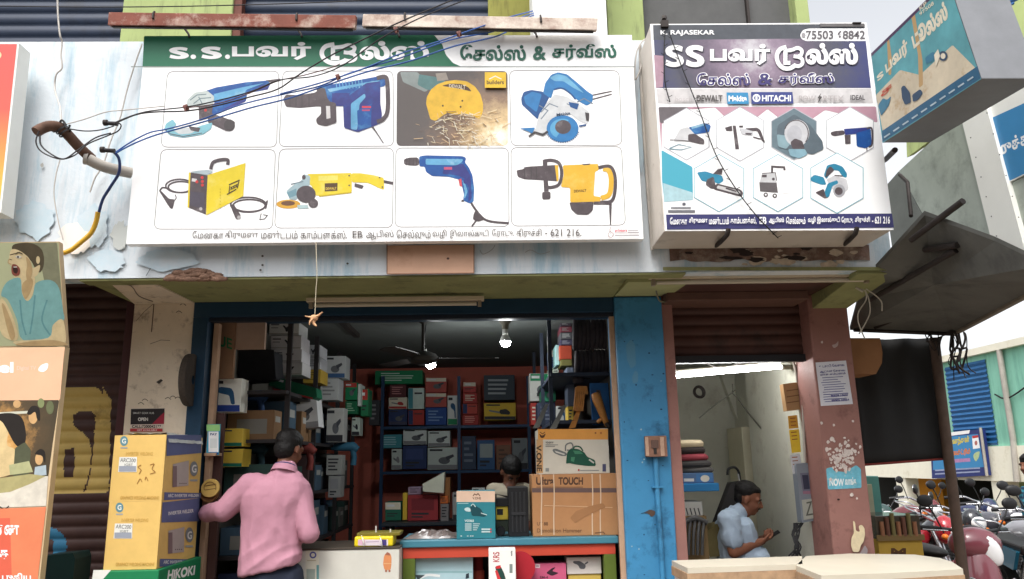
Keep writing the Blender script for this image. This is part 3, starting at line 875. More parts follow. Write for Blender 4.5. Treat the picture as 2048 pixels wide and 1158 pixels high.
def t3(b):
 Q = lambda p: tr(650, 0, .3455, p); rnd = random.Random(4)
 bgm = radial('printed_workshop_photo', pl.hit(1000, 276), [(.15, col((255, 246, 226))), (.26, col((246, 214, 160), KS)), (.42, col((150, 120, 96), KS)), (.62, col((100, 90, 86), KS)), (.9, col((92, 84, 82), KS))])
 b.ppoly(pl, rrect(cells[2], 10), bgm)
 b.ppoly(pl, [(800, 144), (835, 144), (862, 176), (850, 184), (806, 164)], sink(150, 160, 158))
 b.ppoly(pl, Q([(545, 430), (640, 445), (700, 470), (640, 520), (590, 520), (535, 490)]), sink(96, 138, 138))
 b.ppoly(pl, Q([(640, 425), (700, 420), (715, 462), (650, 470)]), sink(170, 160, 150))
 pts = [(585, 600), (590, 560), (612, 520), (650, 488), (700, 470), (755, 463), (820, 470), (868, 500), (900, 545), (915, 600), (914, 650), (895, 690), (850, 668), (800, 655), (760, 665), (710, 652), (680, 670), (640, 700), (610, 690)]
 b.ppoly(pl, Q(pts), sink(250, 200, 62))
 b.ppoly(pl, Q([(676, 497), (720, 484), (790, 486), (830, 505), (850, 530), (770, 512)]), sink(90, 66, 50))
 b.ptext(pl, 'DEWALT', Q([(718, 487), (815, 492), (812, 520), (718, 505)]), sink(240, 226, 200), .03)
 for x, y in ((682, 612), (795, 583), (785, 618)): b.pell(pl, 650 + x * .3455, y * .3455, 2, 2, sink(100, 80, 40), 8)
 for k in range(170):
  x, y = rnd.gauss(800, 120), rnd.uniform(640, 835)
  if not 430 < x < 1040: continue
  a = rnd.uniform(-.6, .6) + (0 if rnd.random() < .7 else 1.2); L = rnd.uniform(14, 60)
  b.pline(pl, Q([(x, y), (x + L * math.cos(a), y + L * math.sin(a))]), rnd.uniform(.5, 1.3), sink(*rnd.choice([(250, 232, 190), (236, 200, 150), (120, 96, 80), (252, 246, 226)])))
 b.ppoly(pl, Q([(925, 418), (1048, 418), (1048, 508), (925, 508)]), sink(248, 204, 50))
 b.pline(pl, Q([(950, 458), (986, 440), (1022, 458)]), 1.8, sink(252, 250, 236))
 b.ptext(pl, 'builders', Q([(936, 464), (1036, 464), (1036, 488), (936, 488)]), sink(96, 76, 40), .03)
tool(2, t3)
def t4(b):
 Q = lambda p: tr(650, 0, .3455, p)
 B2, BD, WG = sink(52, 132, 196), sink(34, 88, 150), sink(226, 228, 230)
 b.pline(pl, Q([(1545, 552), (1660, 528)]), 2.6, DK); b.pline(pl, Q([(1545, 576), (1660, 545)]), 2.6, DK)
 b.ppoly(pl, Q([(1135, 570), (1150, 532), (1195, 520), (1260, 530), (1300, 560), (1260, 640), (1232, 692), (1140, 606)]), BD)
 b.ppoly(pl, Q([(1150, 560), (1200, 530), (1255, 545), (1225, 650), (1160, 600)]), B2)
 b.ppoly(pl, Q([(1262, 540), (1275, 480), (1310, 432), (1350, 418), (1402, 430), (1460, 478), (1520, 530), (1552, 550), (1548, 592), (1515, 612), (1478, 592), (1440, 560), (1410, 530), (1360, 510), (1325, 518), (1308, 570)]), B2)
 b.ppoly(pl, Q([(1300, 450), (1345, 428), (1395, 440), (1450, 490), (1500, 540), (1440, 510), (1380, 470), (1330, 470)]), sink(120, 186, 224))
 b.pline(pl, smooth_px(Q([(1325, 518), (1370, 510), (1420, 540), (1450, 575)])), 3, BD)
 b.ppoly(pl, Q([(1240, 660), (1290, 590), (1330, 545), (1400, 560), (1470, 600), (1530, 650), (1520, 720), (1470, 700), (1420, 660), (1340, 665), (1290, 720), (1280, 770), (1210, 770)]), WG)
 for p in ([(1250, 650), (1300, 600), (1350, 620)], [(1240, 610), (1290, 640), (1250, 690)], [(1460, 590), (1500, 570), (1550, 600)], [(1400, 600), (1440, 620)]): b.pline(pl, Q(p), 2, sink(126, 140, 156))
 b.ppoly(pl, Q([(1410, 590), (1470, 600), (1460, 635), (1420, 620)]), BD)
 b.pell(pl, 650 + 1375 * .3455, 745 * .3455, 32, 27, B2, 28)
 b.pell(pl, 650 + 1375 * .3455, 745 * .3455, 25, 20, sink(100, 176, 220), 28, 120, 300)
 b.pell(pl, 650 + 1378 * .3455, 735 * .3455, 16, 14, DK, 22)
 for a in range(16, 168, 8): b.pline(pl, [(1125 + 32 * math.cos(R(a)), 257 + 26 * math.sin(R(a))), (1125 + 35 * math.cos(R(a)), 257 + 29 * math.sin(R(a)))], 1.4, BD)
 b.ptext(pl, 'Makita', Q([(1340, 656), (1420, 644), (1420, 664), (1340, 672)]), sink(60, 80, 110), .03)
 b.ppoly(pl, Q([(1128, 742), (1215, 738), (1200, 775), (1180, 762)]), B2)
 b.pline(pl, Q([(1180, 790), (1215, 765), (1260, 780), (1290, 760)]), 4, DK2)
 b.ppoly(pl, Q([(1505, 650), (1530, 655), (1528, 700), (1512, 695)]), DK2); b.pline(pl, Q([(1470, 730), (1512, 722)]), 3, BD)
tool(3, t4)
def t5(b):
 Q = lambda p: tr(250, 280, .2764, p)
 for (cx, cy, rx, ry) in ((395, 332, 100, 48), (405, 340, 92, 40), (892, 468, 128, 54), (898, 474, 116, 44)):
  b.pline(pl, Q(arc(cx, cy, rx, ry, 0, 360, 30)[:-1]), 3.2, DK, closed=True)
 b.pline(pl, smooth_px(Q([(310, 350), (270, 345), (250, 372)])), 3, DK)
 b.ppoly(pl, Q([(245, 365), (262, 368), (318, 425), (362, 430), (345, 498), (328, 496), (300, 455)]), DK)
 b.pline(pl, smooth_px(Q([(362, 395), (370, 420), (350, 445)])), 2, DK)
 b.ppoly(pl, Q([(760, 470), (785, 462), (840, 548), (818, 578), (800, 570)]), DK); b.pell(pl, 250 + 825 * .2764, 280 + 560 * .2764, 4, 4, sink(190, 186, 186), 10)
 b.pline(pl, smooth_px(Q([(1010, 470), (1030, 440), (1018, 500)])), 2, DK)
 b.pline(pl, Q([(985, 530), (975, 575), (1010, 570), (1030, 545), (1000, 540)]), 1.4, DK2)
 b.ppoly(pl, Q([(596, 254), (872, 166), (856, 405), (586, 546)]), YE)
 b.ppoly(pl, Q([(520, 222), (600, 215), (640, 228), (600, 254), (470, 232)]), sink(190, 208, 214))
 b.ppoly(pl, Q([(474, 236), (598, 256), (584, 538), (464, 490)]), DK)
 b.ppoly(pl, Q([(462, 234), (474, 236), (464, 490), (452, 486)]), YE)
 b.ppoly(pl, Q([(484, 276), (520, 282), (518, 304), (482, 298)]), sink(226, 222, 222))
 for x, y in ((520, 302), (558, 272), (560, 300), (560, 326)): b.pell(pl, 250 + x * .2764, 280 + y * .2764, 3.2, 3.2, sink(222, 70, 70), 10)
 b.ppoly(pl, Q([(472, 372), (575, 382), (570, 500), (468, 470)]), sink(88, 82, 96))
 b.pell(pl, 250 + 548 * .2764, 280 + 498 * .2764, 3.4, 3.4, sink(196, 190, 190), 10)
 b.pline(pl, smooth_px(Q([(620, 212), (632, 168), (660, 150), (712, 140), (744, 146), (742, 178)])), 6.5, DK)
 lg = sink(90, 76, 40)
 b.pline(pl, Q([(752, 324), (830, 290)]), 2.4, lg); b.pline(pl, Q([(738, 394), (805, 356)]), 2.4, lg)
 b.pline(pl, Q([(758, 330), (752, 382)]), 2, lg); b.pline(pl, Q([(824, 300), (812, 350)]), 2, lg)
 for k in range(3): b.pline(pl, Q([(764 + k * 17, 345 - k * 8), (776 + k * 17, 338 - k * 8), (766 + k * 17, 356 - k * 8), (778 + k * 17, 350 - k * 8)]), 2.4, lg)
 for k in range(7): b.pline(pl, Q([(688, 352 + k * 22), (690, 358 + k * 22)]), 2, sink(214, 190, 50))
tool(4, t5)
def t6(b):
 Q = lambda p: tr(250, 280, .2764, p)
 b.pline(pl, Q([(1870, 300), (1940, 314)]), 6, DK)
 b.pell(pl, 250 + 1182 * .2764, 280 + 464 * .2764, 24, 9, sink(232, 176, 66), 26); b.pell(pl, 250 + 1180 * .2764, 280 + 458 * .2764, 14, 5, sink(120, 84, 60), 20)
 b.ppoly(pl, Q([(1320, 246), (1640, 238), (1642, 376), (1405, 404), (1372, 400), (1350, 330), (1318, 310)]), YE)
 b.ppoly(pl, Q([(1400, 262), (1540, 256), (1540, 290), (1400, 296)]), sink(252, 240, 120))
 b.ppoly(pl, Q([(1640, 240), (1700, 240), (1800, 254), (1872, 274), (1876, 360), (1838, 348), (1760, 310), (1642, 306)]), YE)
 b.ppoly(pl, Q([(1402, 402), (1640, 374), (1640, 384), (1406, 412)]), sink(216, 190, 50))
 b.ppoly(pl, Q([(1662, 312), (1728, 330), (1716, 354), (1660, 338)]), DK)
 b.ppoly(pl, Q([(1165, 372), (1200, 340), (1235, 316), (1280, 290), (1290, 246), (1340, 260), (1336, 330), (1262, 356), (1244, 430), (1194, 432)]), sink(176, 200, 208))
 b.ppoly(pl, Q([(1172, 380), (1240, 350), (1240, 400), (1190, 420)]), sink(126, 166, 180)); b.pline(pl, Q([(1200, 320), (1290, 300)]), 2, sink(120, 140, 150))
 b.pell(pl, 250 + 1294 * .2764, 280 + 270 * .2764, 4, 5, DK, 10)
 b.ppoly(pl, Q(arc(1310, 392, 70, 62, 0, 360, 24)[:-1]), DK); b.ppoly(pl, Q(arc(1362, 458, 36, 34, 0, 360, 18)[:-1]), DK)
 b.ppoly(pl, Q([(1246, 470), (1320, 470), (1330, 494), (1250, 498)]), sink(190, 214, 216))
 b.ppoly(pl, Q([(1445, 314), (1538, 310), (1536, 366), (1446, 372)]), sink(96, 70, 44))
 b.ptext(pl, 'DEWALT', Q([(1452, 344), (1530, 340), (1530, 358), (1452, 362)]), sink(240, 206, 90), .03)
 for x, y in ((1622, 258), (1622, 328), (1842, 272), (1862, 340)): b.pell(pl, 250 + x * .2764, 280 + y * .2764, 1.6, 1.6, DK, 8)
tool(5, t6)
def t7(b):
 Q = lambda p: tr(750, 280, .2935, p)
 b.ppoly(pl, Q([(196, 132), (230, 120), (290, 118), (302, 136), (302, 166), (284, 176), (235, 174), (198, 166)]), DK)
 for x in (214, 236, 262, 282): b.pline(pl, Q([(x, 122), (x, 172)]), 1.4, DK2)
 b.ppoly(pl, Q([(300, 112), (345, 104), (600, 110), (622, 124), (612, 152), (640, 186), (664, 240), (676, 330), (672, 420), (650, 434), (600, 412), (606, 370), (592, 312), (570, 268), (500, 250), (390, 246), (346, 216), (340, 182), (303, 180)]), BL)
 b.ppoly(pl, Q([(345, 128), (600, 130), (596, 146), (560, 172), (345, 168)]), BLH)
 b.ppoly(pl, Q([(470, 190), (600, 160), (650, 240), (660, 400), (636, 424), (640, 330), (610, 262), (560, 240), (460, 230)]), BL2)
 b.ppoly(pl, Q([(594, 270), (612, 290), (632, 350), (612, 400), (606, 392), (612, 350)]), BLH)
 b.prect(pl, 750 + 470 * .2935, 280 + 184 * .2935, 750 + 525 * .2935, 280 + 202 * .2935, sink(210, 90, 130))
 b.ppoly(pl, Q([(568, 268), (588, 262), (594, 318), (576, 312)]), sink(220, 90, 100)); b.pell(pl, 750 + 616 * .2935, 280 + 282 * .2935, 4.4, 5, BL2, 14)
 b.ppoly(pl, Q([(590, 408), (606, 404), (604, 420), (588, 420)]), DK)
 b.pline(pl, smooth_px(Q([(655, 428), (690, 480), (740, 535), (800, 556), (912, 566)])), 4.2, DK)
 b.ppoly(pl, Q([(688, 472), (720, 505), (752, 540), (700, 556), (666, 540), (672, 505)]), DK)
 b.pline(pl, Q([(690, 548), (660, 586)]), 3, DK)
tool(6, t7)
def t8(b):
 Q = lambda p: tr(750, 280, .2935, p)
 b.ppoly(pl, Q([(964, 206), (1012, 198), (1022, 184), (1060, 180), (1098, 178), (1232, 170), (1244, 282), (1100, 272), (1018, 268), (972, 252)]), DK)
 for x in (1020, 1064, 1100): b.pline(pl, Q([(x, 184), (x, 268)]), 1.8, DK2)
 b.ppoly(pl, Q([(1225, 170), (1248, 172), (1252, 270), (1240, 286)]), YE2)
 b.ppoly(pl, Q([(1280, 172), (1522, 162), (1524, 206), (1500, 215), (1490, 382), (1540, 388), (1534, 428), (1330, 424), (1330, 326), (1266, 320), (1286, 240)]), YE2)
 b.ppoly(pl, Q([(1410, 164), (1470, 160), (1460, 170), (1420, 172)]), DK)
 b.pline(pl, smooth_px(Q([(1150, 144), (1205, 138), (1255, 160), (1272, 225), (1255, 300), (1205, 322), (1165, 320)])), 6.5, DK)
 b.pline(pl, Q([(1158, 135), (1162, 250), (1168, 352)]), 9, DK)
 b.ppoly(pl, rrect(Q([(1138, 354), (1196, 352), (1196, 404), (1140, 406)]), 4), DK)
 b.pline(pl, smooth_px(Q([(1555, 195), (1595, 212), (1610, 280), (1596, 370), (1540, 396)])), 10, YE2)
 b.pline(pl, smooth_px(Q([(1522, 188), (1600, 180), (1634, 240), (1636, 340), (1612, 415), (1535, 425)])), 6.5, DK)
 b.ppoly(pl, Q([(1324, 426), (1490, 420), (1484, 480), (1450, 510), (1376, 508), (1338, 474)]), DK)
 b.ppoly(pl, Q([(1490, 420), (1620, 415), (1600, 440), (1490, 440)]), DK)
 b.pline(pl, Q([(1604, 425), (1604, 500), (1605, 578)]), [6, 4, 2], DK)
 b.ptext(pl, 'DEWALT', Q([(1356, 340), (1440, 334), (1440, 352), (1356, 358)]), sink(110, 80, 40), .03)
tool(7, t8)
# fixing brackets of the big sign
for px in (375, 600, 795, 1070):
 b = MB(); b.tube([W(px - 8, 54, -.86), W(px + 2, 68, -.87), W(px + 4, 74, YS - .004)], .007, m_iron); b.build('bracket', sg)

# ------------------------------------------------------------------ second sign: a deep box
Y2 = -1.12
pl2 = PY(Y2)
xa, xb = (W(1300, 48, Y2).x + W(1330, 462, Y2).x) / 2, (W(1733, 45, Y2).x + W(1787, 460, Y2).x) / 2
za, zb = W(1558, 461, Y2).z, W(1516, 46, Y2).z
sg2 = thing('box_sign', 'deep box sign with purple heading and tool pictures in hexagons, beside the wide sign', 'shop sign', ((xa + xb) / 2, Y2, za))
b = MB(); m_tin = mat('white_sheet_metal', (206, 198, 188), 1, rough=.5, var=.06, dirt=(150, 140, 130), damt=.25)
b.box((xa, Y2 + .004, za), (xb, YF - .002, zb), m_tin); b.build('box', sg2, .004)
b = MB()
b.ppoly(pl2, [(1300, 48), (1733, 45), (1787, 460), (1330, 462)], m_board)
b.build('panel', sg2)
b = MB(); b.layer = 4
hd = radial('purple_heading_print', pl2.hit(1506, 104), [(.18, col((226, 222, 228), KS)), (.3, col((168, 148, 168), KS)), (.46, col((118, 104, 124), KS)), (.62, col((92, 92, 108), KS)), (.85, col((66, 72, 128), KS))])
b.ppoly(pl2, [(1306, 50), (1728, 48), (1742, 176), (1313, 176)], hd)
b.ppoly(pl2, [(1306, 50), (1728, 48), (1731, 76), (1307, 80)], sink(92, 96, 104))
b.ppoly(pl2, [(1308, 110), (1328, 112), (1326, 174), (1312, 176)], sink(196, 160, 176))
b.ppoly(pl2, [(1600, 70), (1606, 60), (1618, 57), (1731, 57), (1734, 82), (1612, 82), (1603, 78)], m_board)
b.ppoly(pl2, [(1313, 178), (1742, 177), (1746, 206), (1316, 207)], sink(236, 232, 232))
b.ppoly(pl2, [(1317, 214), (1752, 213), (1755, 245), (1650, 220), (1590, 262), (1535, 218), (1480, 262), (1430, 215), (1375, 219), (1324, 247), (1323, 305)], mat('pink_print', (214, 168, 184), KS, rough=.4, var=.12, vscale=4))
b.ppoly(pl2, [(1317, 214), (1376, 214), (1376, 220), (1324, 247), (1320, 245)], sink(118, 110, 114))
b.ppoly(pl2, [(1323, 300), (1385, 334), (1386, 398), (1328, 398), (1324, 360)], mat('turquoise_print', (90, 190, 214), KS, rough=.4))
b.ppoly(pl2, [(1326, 366), (1385, 385), (1386, 400), (1328, 404)], sink(190, 226, 234))
hexes = [(1373, 268, 50), (1480, 268, 52), (1588, 268, 50), (1700, 268, 52), (1438, 366, 55), (1556, 366, 55), (1674, 366, 58)]
hx = lambda cx, cy, r: [(cx + r * 1.04 * math.sin(R(60 * k)) + (cy - cy) , cy - r * 1.04 * math.cos(R(60 * k))) for k in range(6)]
for i, (cx, cy, r) in enumerate(hexes):
 m = m_board if i != 2 else sink(120, 140, 150)
 b.ppoly(pl2, hx(cx, cy, r), m)
 b.pline(pl2, hx(cx, cy, r), 1.6, sink(206, 206, 214) if i < 4 else sink(150, 206, 220), closed=True)
b.ppoly(pl2, [(1332, 429), (1784, 427), (1788, 455), (1334, 459)], mat('indigo_print', (72, 72, 124), KS, rough=.4))
b.pell(pl2, 1368, 408, 4, 3, sink(110, 110, 120), 8); b.prect(pl2, 1342, 414, 1382, 417, sink(150, 150, 156)); b.prect(pl2, 1336, 420, 1390, 425, sink(130, 130, 136))
b.build('printed_background', sg2)
b = MB(); b.layer = 34
WS = mat('sign_letter_white', (250, 250, 250), 1, rough=.4)
b.ptext(pl2, 'K. RAJASEKAR', (1321, 60, 1429, 72), WS, .035)
b.ptext(pl2, '75503 68842', (1612, 61, 1730, 78), sink(116, 112, 116), .02)
b.pell(pl2, 1607, 70, 4, 5, sink(180, 176, 180), 12)
SH = sink(86, 82, 100)
for dx, m in ((1.6, SH), (0, WS)):
 b.ptext(pl2, 'S', (1330 + dx, 90 + dx, 1368 + dx, 134 + dx), m, .04); b.ptext(pl2, 'S', (1371 + dx, 90 + dx, 1409 + dx, 134 + dx), m, .04)
 b.ptext(pl2, 'பவர்', (1420 + dx, 88 + dx, 1540 + dx, 130 + dx), m, .055)
 doo(b, pl2, 1551 + dx, 91 + dx, 1606 + dx, 139 + dx, m, 8)
 b.ptext(pl2, 'ல்ஸ்', (1611 + dx, 86 + dx, 1716 + dx, 129 + dx), m, .055)
for bd, m in ((.075, WS), (.02, sink(84, 76, 136))):
 g = 1.2 if bd > .05 else 0
 b.ptext(pl2, 'சேல்ஸ்', (1394 - g, 146 - g, 1500 + g, 171 + g), m, bd); b.ptext(pl2, '&', (1516 - g, 147 - g, 1545 + g, 170 + g), m, bd); b.ptext(pl2, 'சர்வீஸ்', (1557 - g, 146 - g, 1668 + g, 171 + g), m, bd)
b.ptext(pl2, 'DEWALT', (1393, 190, 1445, 203), sink(96, 90, 90), .05)
b.ppoly(pl2, [(1453, 185), (1496, 185), (1498, 208), (1455, 208)], sink(70, 160, 214)); b.ptext(pl2, 'Makita', (1457, 191, 1494, 203), WS, .05)
b.ppoly(pl2, [(1502, 184), (1585, 184), (1587, 207), (1503, 208)], sink(74, 84, 152)); b.pell(pl2, 1513, 196, 8, 8, WS, 14); b.pell(pl2, 1513, 196, 5, 5, sink(74, 84, 152), 12)
b.prect(pl2, 1511, 192, 1515, 200, WS); b.ptext(pl2, 'HITACHI', (1524, 190, 1582, 203), WS, .04)
b.ptext(pl2, 'bosch', (1350, 193, 1384, 203), sink(220, 214, 214), .01)
b.ptext(pl2, 'POW', (1598, 191, 1632, 202), sink(206, 198, 198), .02); b.ptext(pl2, 'RTEX', (1646, 191, 1688, 202), sink(206, 198, 198), .02)
b.ppoly(pl2, [(1643, 185), (1634, 197), (1639, 197), (1635, 207), (1645, 193), (1640, 193)], sink(96, 90, 90))
b.ptext(pl2, 'IDEAL', (1701, 190, 1730, 200), sink(96, 92, 96), .03)
xs = [('மேனகா', 1340, 1374), ('திருமண', 1378, 1415), ('மண்டபம்', 1418, 1458), ('காம்பளக்ஸ்,', 1461, 1513), ('EB', 1519, 1533), ('ஆபிஸ்', 1538, 1568), ('செல்லும்', 1572, 1611), ('வழி', 1616, 1631), ('இலால்குடி', 1634, 1680), ('ரோடு,', 1683, 1706), ('திருச்சி', 1710, 1740), ('- 621 216', 1744, 1780)]
for s_, x0, x1 in xs: b.ptext(pl2, s_, (x0, 434.5 - (x0 - 1340) * .004, x1, 449 - (x0 - 1340) * .004), WS, .03)
b.build('lettering', sg2)
b = MB(); b.layer = 34
Q = lambda p: tr(1250, 0, .2686, p); Q4 = lambda p: tr(1250, 270, .2686, p)
D3 = DK
def NX():
 global b
 b.build('tool_picture', sg2); b = MB(); b.layer = 34
b.ppoly(pl2, Q([(470, 950), (600, 915), (640, 935), (625, 985), (520, 1000)]), BL); b.ppoly(pl2, Q([(490, 945), (590, 920), (600, 930), (500, 960)]), BLH)
b.ppoly(pl2, Q([(410, 960), (470, 945), (520, 1000), (490, 1050), (360, 1050)]), sink(226, 226, 228)); b.ppoly(pl2, Q([(470, 1000), (520, 995), (590, 1040), (590, 1075), (550, 1070), (470, 1050)]), D3)
b.pline(pl2, Q([(330, 1105), (400, 1075), (495, 1095), (420, 1115), (330, 1108)]), 1.6, sink(120, 160, 176)); b.pline(pl2, Q([(335, 1040), (480, 1050)]), 1.4, D3)
NX()
b.ppoly(pl2, Q([(745, 950), (795, 935), (800, 975), (755, 975)]), D3); b.ppoly(pl2, Q([(802, 935), (825, 935), (850, 1110), (822, 1110)]), D3); b.ppoly(pl2, Q([(850, 935), (880, 935), (878, 948), (850, 948)]), D3)
b.ppoly(pl2, Q([(895, 955), (985, 950), (1010, 970), (1045, 1065), (1020, 1050), (985, 975), (900, 970)]), D3); b.ppoly(pl2, Q([(850, 955), (895, 960), (960, 980), (950, 1010), (870, 1000)]), sink(228, 228, 232)); b.ppoly(pl2, Q([(895, 990), (945, 990), (940, 1005), (900, 1002)]), D3); b.pline(pl2, Q([(955, 1020), (1010, 1035)]), 2.4, D3)
NX()
b.ppoly(pl2, Q([(1140, 930), (1260, 850), (1380, 930), (1470, 1050), (1480, 1110), (1400, 1150), (1140, 1100), (1130, 980)]), sink(104, 118, 128))
b.ppoly(pl2, Q([(1130, 1000), (1200, 1010), (1240, 1060), (1200, 1110), (1140, 1090)]), sink(150, 180, 190))
b.pell(pl2, 1250 + 1280 * .2686, 990 * .2686, 25, 27, sink(222, 222, 226), 24); b.pell(pl2, 1250 + 1262 * .2686, 1000 * .2686, 15, 18, sink(206, 206, 212), 20); b.pline(pl2, Q(arc(1275, 995, 90, 100, -160, 40, 16)), 2, D3)
b.ppoly(pl2, Q([(1230, 1060), (1265, 1030), (1320, 1050), (1340, 1110), (1250, 1110)]), D3); b.ppoly(pl2, Q([(1215, 1110), (1340, 1110), (1360, 1150), (1300, 1180), (1230, 1160)]), sink(150, 190, 206))
NX()
b.ppoly(pl2, Q([(1530, 985), (1565, 975), (1630, 970), (1640, 1000), (1560, 1015), (1535, 1005)]), D3); b.ppoly(pl2, Q([(1630, 960), (1840, 945), (1800, 990), (1640, 1005)]), BL2); b.ppoly(pl2, Q([(1720, 990), (1830, 960), (1838, 1080), (1790, 1105), (1725, 1090)]), BL)
b.pline(pl2, smooth_px(Q([(1800, 955), (1838, 960), (1840, 1070), (1815, 1095)])), 3.6, D3); b.ppoly(pl2, Q([(1635, 1005), (1680, 1005), (1680, 1070), (1640, 1072)]), D3); b.pline(pl2, Q([(1800, 1100), (1802, 1125)]), 2, D3)
TE = sink(56, 150, 186)
NX()
b.ppoly(pl2, Q4([(535, 278), (600, 270), (660, 290), (720, 300), (735, 340), (700, 365), (640, 340), (610, 350), (570, 340)]), TE); b.ppoly(pl2, Q4([(655, 290), (690, 255), (730, 245), (720, 295)]), D3); b.ppoly(pl2, Q4([(610, 330), (660, 310), (680, 400), (640, 400), (600, 370)]), D3)
b.ppoly(pl2, Q4([(680, 360), (860, 405), (882, 430), (870, 460), (830, 450), (660, 405)]), D3); b.ppoly(pl2, Q4([(690, 374), (850, 415), (862, 432), (850, 442), (680, 396)]), sink(224, 222, 222)); b.pline(pl2, Q4([(750, 396), (830, 420)]), 3, D3)
NX()
b.ppoly(pl2, Q4([(1020, 285), (1120, 280), (1140, 355), (1140, 430), (1010, 420), (1002, 355)]), sink(222, 222, 224)); b.ppoly(pl2, Q4([(1000, 352), (1135, 355), (1140, 430), (1005, 420)]), sink(110, 104, 106)); b.ppoly(pl2, Q4([(1120, 280), (1240, 290), (1240, 430), (1140, 440)]), m_board)
b.pline(pl2, Q4([(1020, 285), (1120, 280), (1130, 340)]), 1.6, D3); b.pline(pl2, Q4([(1095, 280), (1095, 235), (1185, 240), (1188, 262)]), 4, D3); b.ppoly(pl2, Q4([(1020, 295), (1055, 295), (1055, 315), (1020, 315)]), D3); b.pell(pl2, 1250 + 1105 * .2686, 270 + 328 * .2686, 3, 3, D3, 10)
for x, y in ((1048, 445), (1115, 452)): b.pell(pl2, 1250 + x * .2686, 270 + y * .2686, 4.6, 4.4, D3, 14); b.pell(pl2, 1250 + x * .2686, 270 + y * .2686, 2, 2, m_board, 10)
NX()
b.ppoly(pl2, Q4([(1375, 325), (1410, 295), (1480, 315), (1500, 370), (1460, 370), (1390, 345)]), TE); b.ppoly(pl2, Q4([(1480, 300), (1505, 225), (1560, 212), (1620, 235), (1655, 290), (1650, 320), (1620, 310), (1590, 265), (1545, 262), (1520, 300), (1500, 330)]), TE); b.ppoly(pl2, Q4([(1530, 230), (1560, 262), (1520, 300), (1490, 320), (1500, 260)]), D3)
b.ppoly(pl2, Q4([(1500, 330), (1560, 300), (1650, 330), (1665, 400), (1620, 440), (1540, 400)]), sink(226, 226, 230)); b.ppoly(pl2, Q4([(1480, 440), (1510, 360), (1580, 335), (1590, 360), (1545, 380), (1520, 460), (1500, 472)]), TE); b.pell(pl2, 1250 + 1595 * .2686, 270 + 415 * .2686, 12, 13, sink(190, 190, 196), 18); b.pell(pl2, 1250 + 1592 * .2686, 270 + 418 * .2686, 8, 8, D3, 16)
b.ppoly(pl2, Q4([(1415, 428), (1480, 400), (1500, 470), (1520, 455), (1490, 475)]), D3); b.pline(pl2, Q4([(1560, 300), (1620, 305)]), 2, D3)
b.build('tool_picture', sg2)
for px, py in ((1457, 458), (1714, 455)):
 b = MB(); b.tube([W(px, py, Y2 - .012), W(px - 3, py + 12, Y2 - .01), W(px - 16, py + 26, Y2 + .12), W(px - 26, py + 34, YF)], .014, m_iron); b.build('bracket', sg2)
b = MB(); b.box(W(1322, 40, Y2 - .02), W(1334, 62, Y2 + .03), m_iron); b.tube([W(1328, 40, Y2), W(1328, 34, Y2 + .1), W(1330, 36, -.75)], .014, m_iron); b.build('bracket', sg2)
b = MB(); b.box(W(1706, 44, Y2 - .015), W(1716, 54, Y2 + .03), m_iron); b.box(W(1640, 47, Y2 - .006), W(1729, 54, Y2 - .001), sink(120, 116, 116)); b.build('bracket', sg2)
# little fairy light string across the second sign
b = MB(); pts = smooth_px([W(1330, 62, Y2 - .02), W(1328, 110, Y2 - .03), W(1330, 165, Y2 - .03), W(1340, 204, Y2 - .02)], 6)
b.tube(pts, .0035, m_black, 5)
for k, p in enumerate(pts[2::2]): b.tube([p, p + Vector((.02 if k % 2 else -.02, -.01, .008))], .002, m_black, 4)
tag(b.build('fairy_lights'), 'short dark string of tiny fairy lights hanging down the left edge of the box sign', 'fairy lights')
b = MB(); pts = smooth_px([W(1338, 64, Y2 - .03), W(1362, 130, Y2 - .03), W(1400, 225, Y2 - .03), W(1432, 310, Y2 - .03), W(1472, 378, Y2 - .03), W(1510, 428, Y2 - .03), W(1540, 460, Y2 - .02), W(1556, 476, Y2 + .1)], 7)
b.tube(pts, .0035, m_black, 5)
for k, p in enumerate(pts[2::2]): b.tube([p, p + Vector((.022 if k % 2 else -.022, -.01, .008))], .002, m_black, 4)
tag(b.build('fairy_lights'), 'long dark string of tiny fairy lights slanting across the whole box sign', 'fairy lights')
# ------------------------------------------------------------------ blank peach plate
b = MB(); pp = PY(YF - .012)
a, c = W(774, 548, YF - .012), W(948, 489, YF - .012)
b.box((a.x, YF - .012, a.z), (c.x, YF - .0005, c.z), mat('peach_plate', (222, 178, 150), .85, rough=.6, var=.06, dirt=(196, 150, 122), damt=.3))
b.pell(pp, 896, 517, 3, 2.4, ink((80, 50, 40)), 8)
for p in ([(774, 548), (774, 489)], [(774, 548), (948, 546)], [(948, 489), (948, 546)]): b.pline(pp, p, 2, ink((130, 96, 80)))
tag(b.build('name_plate', bevel=.002), 'blank peach coloured plate fixed under the wide white sign', 'plate')
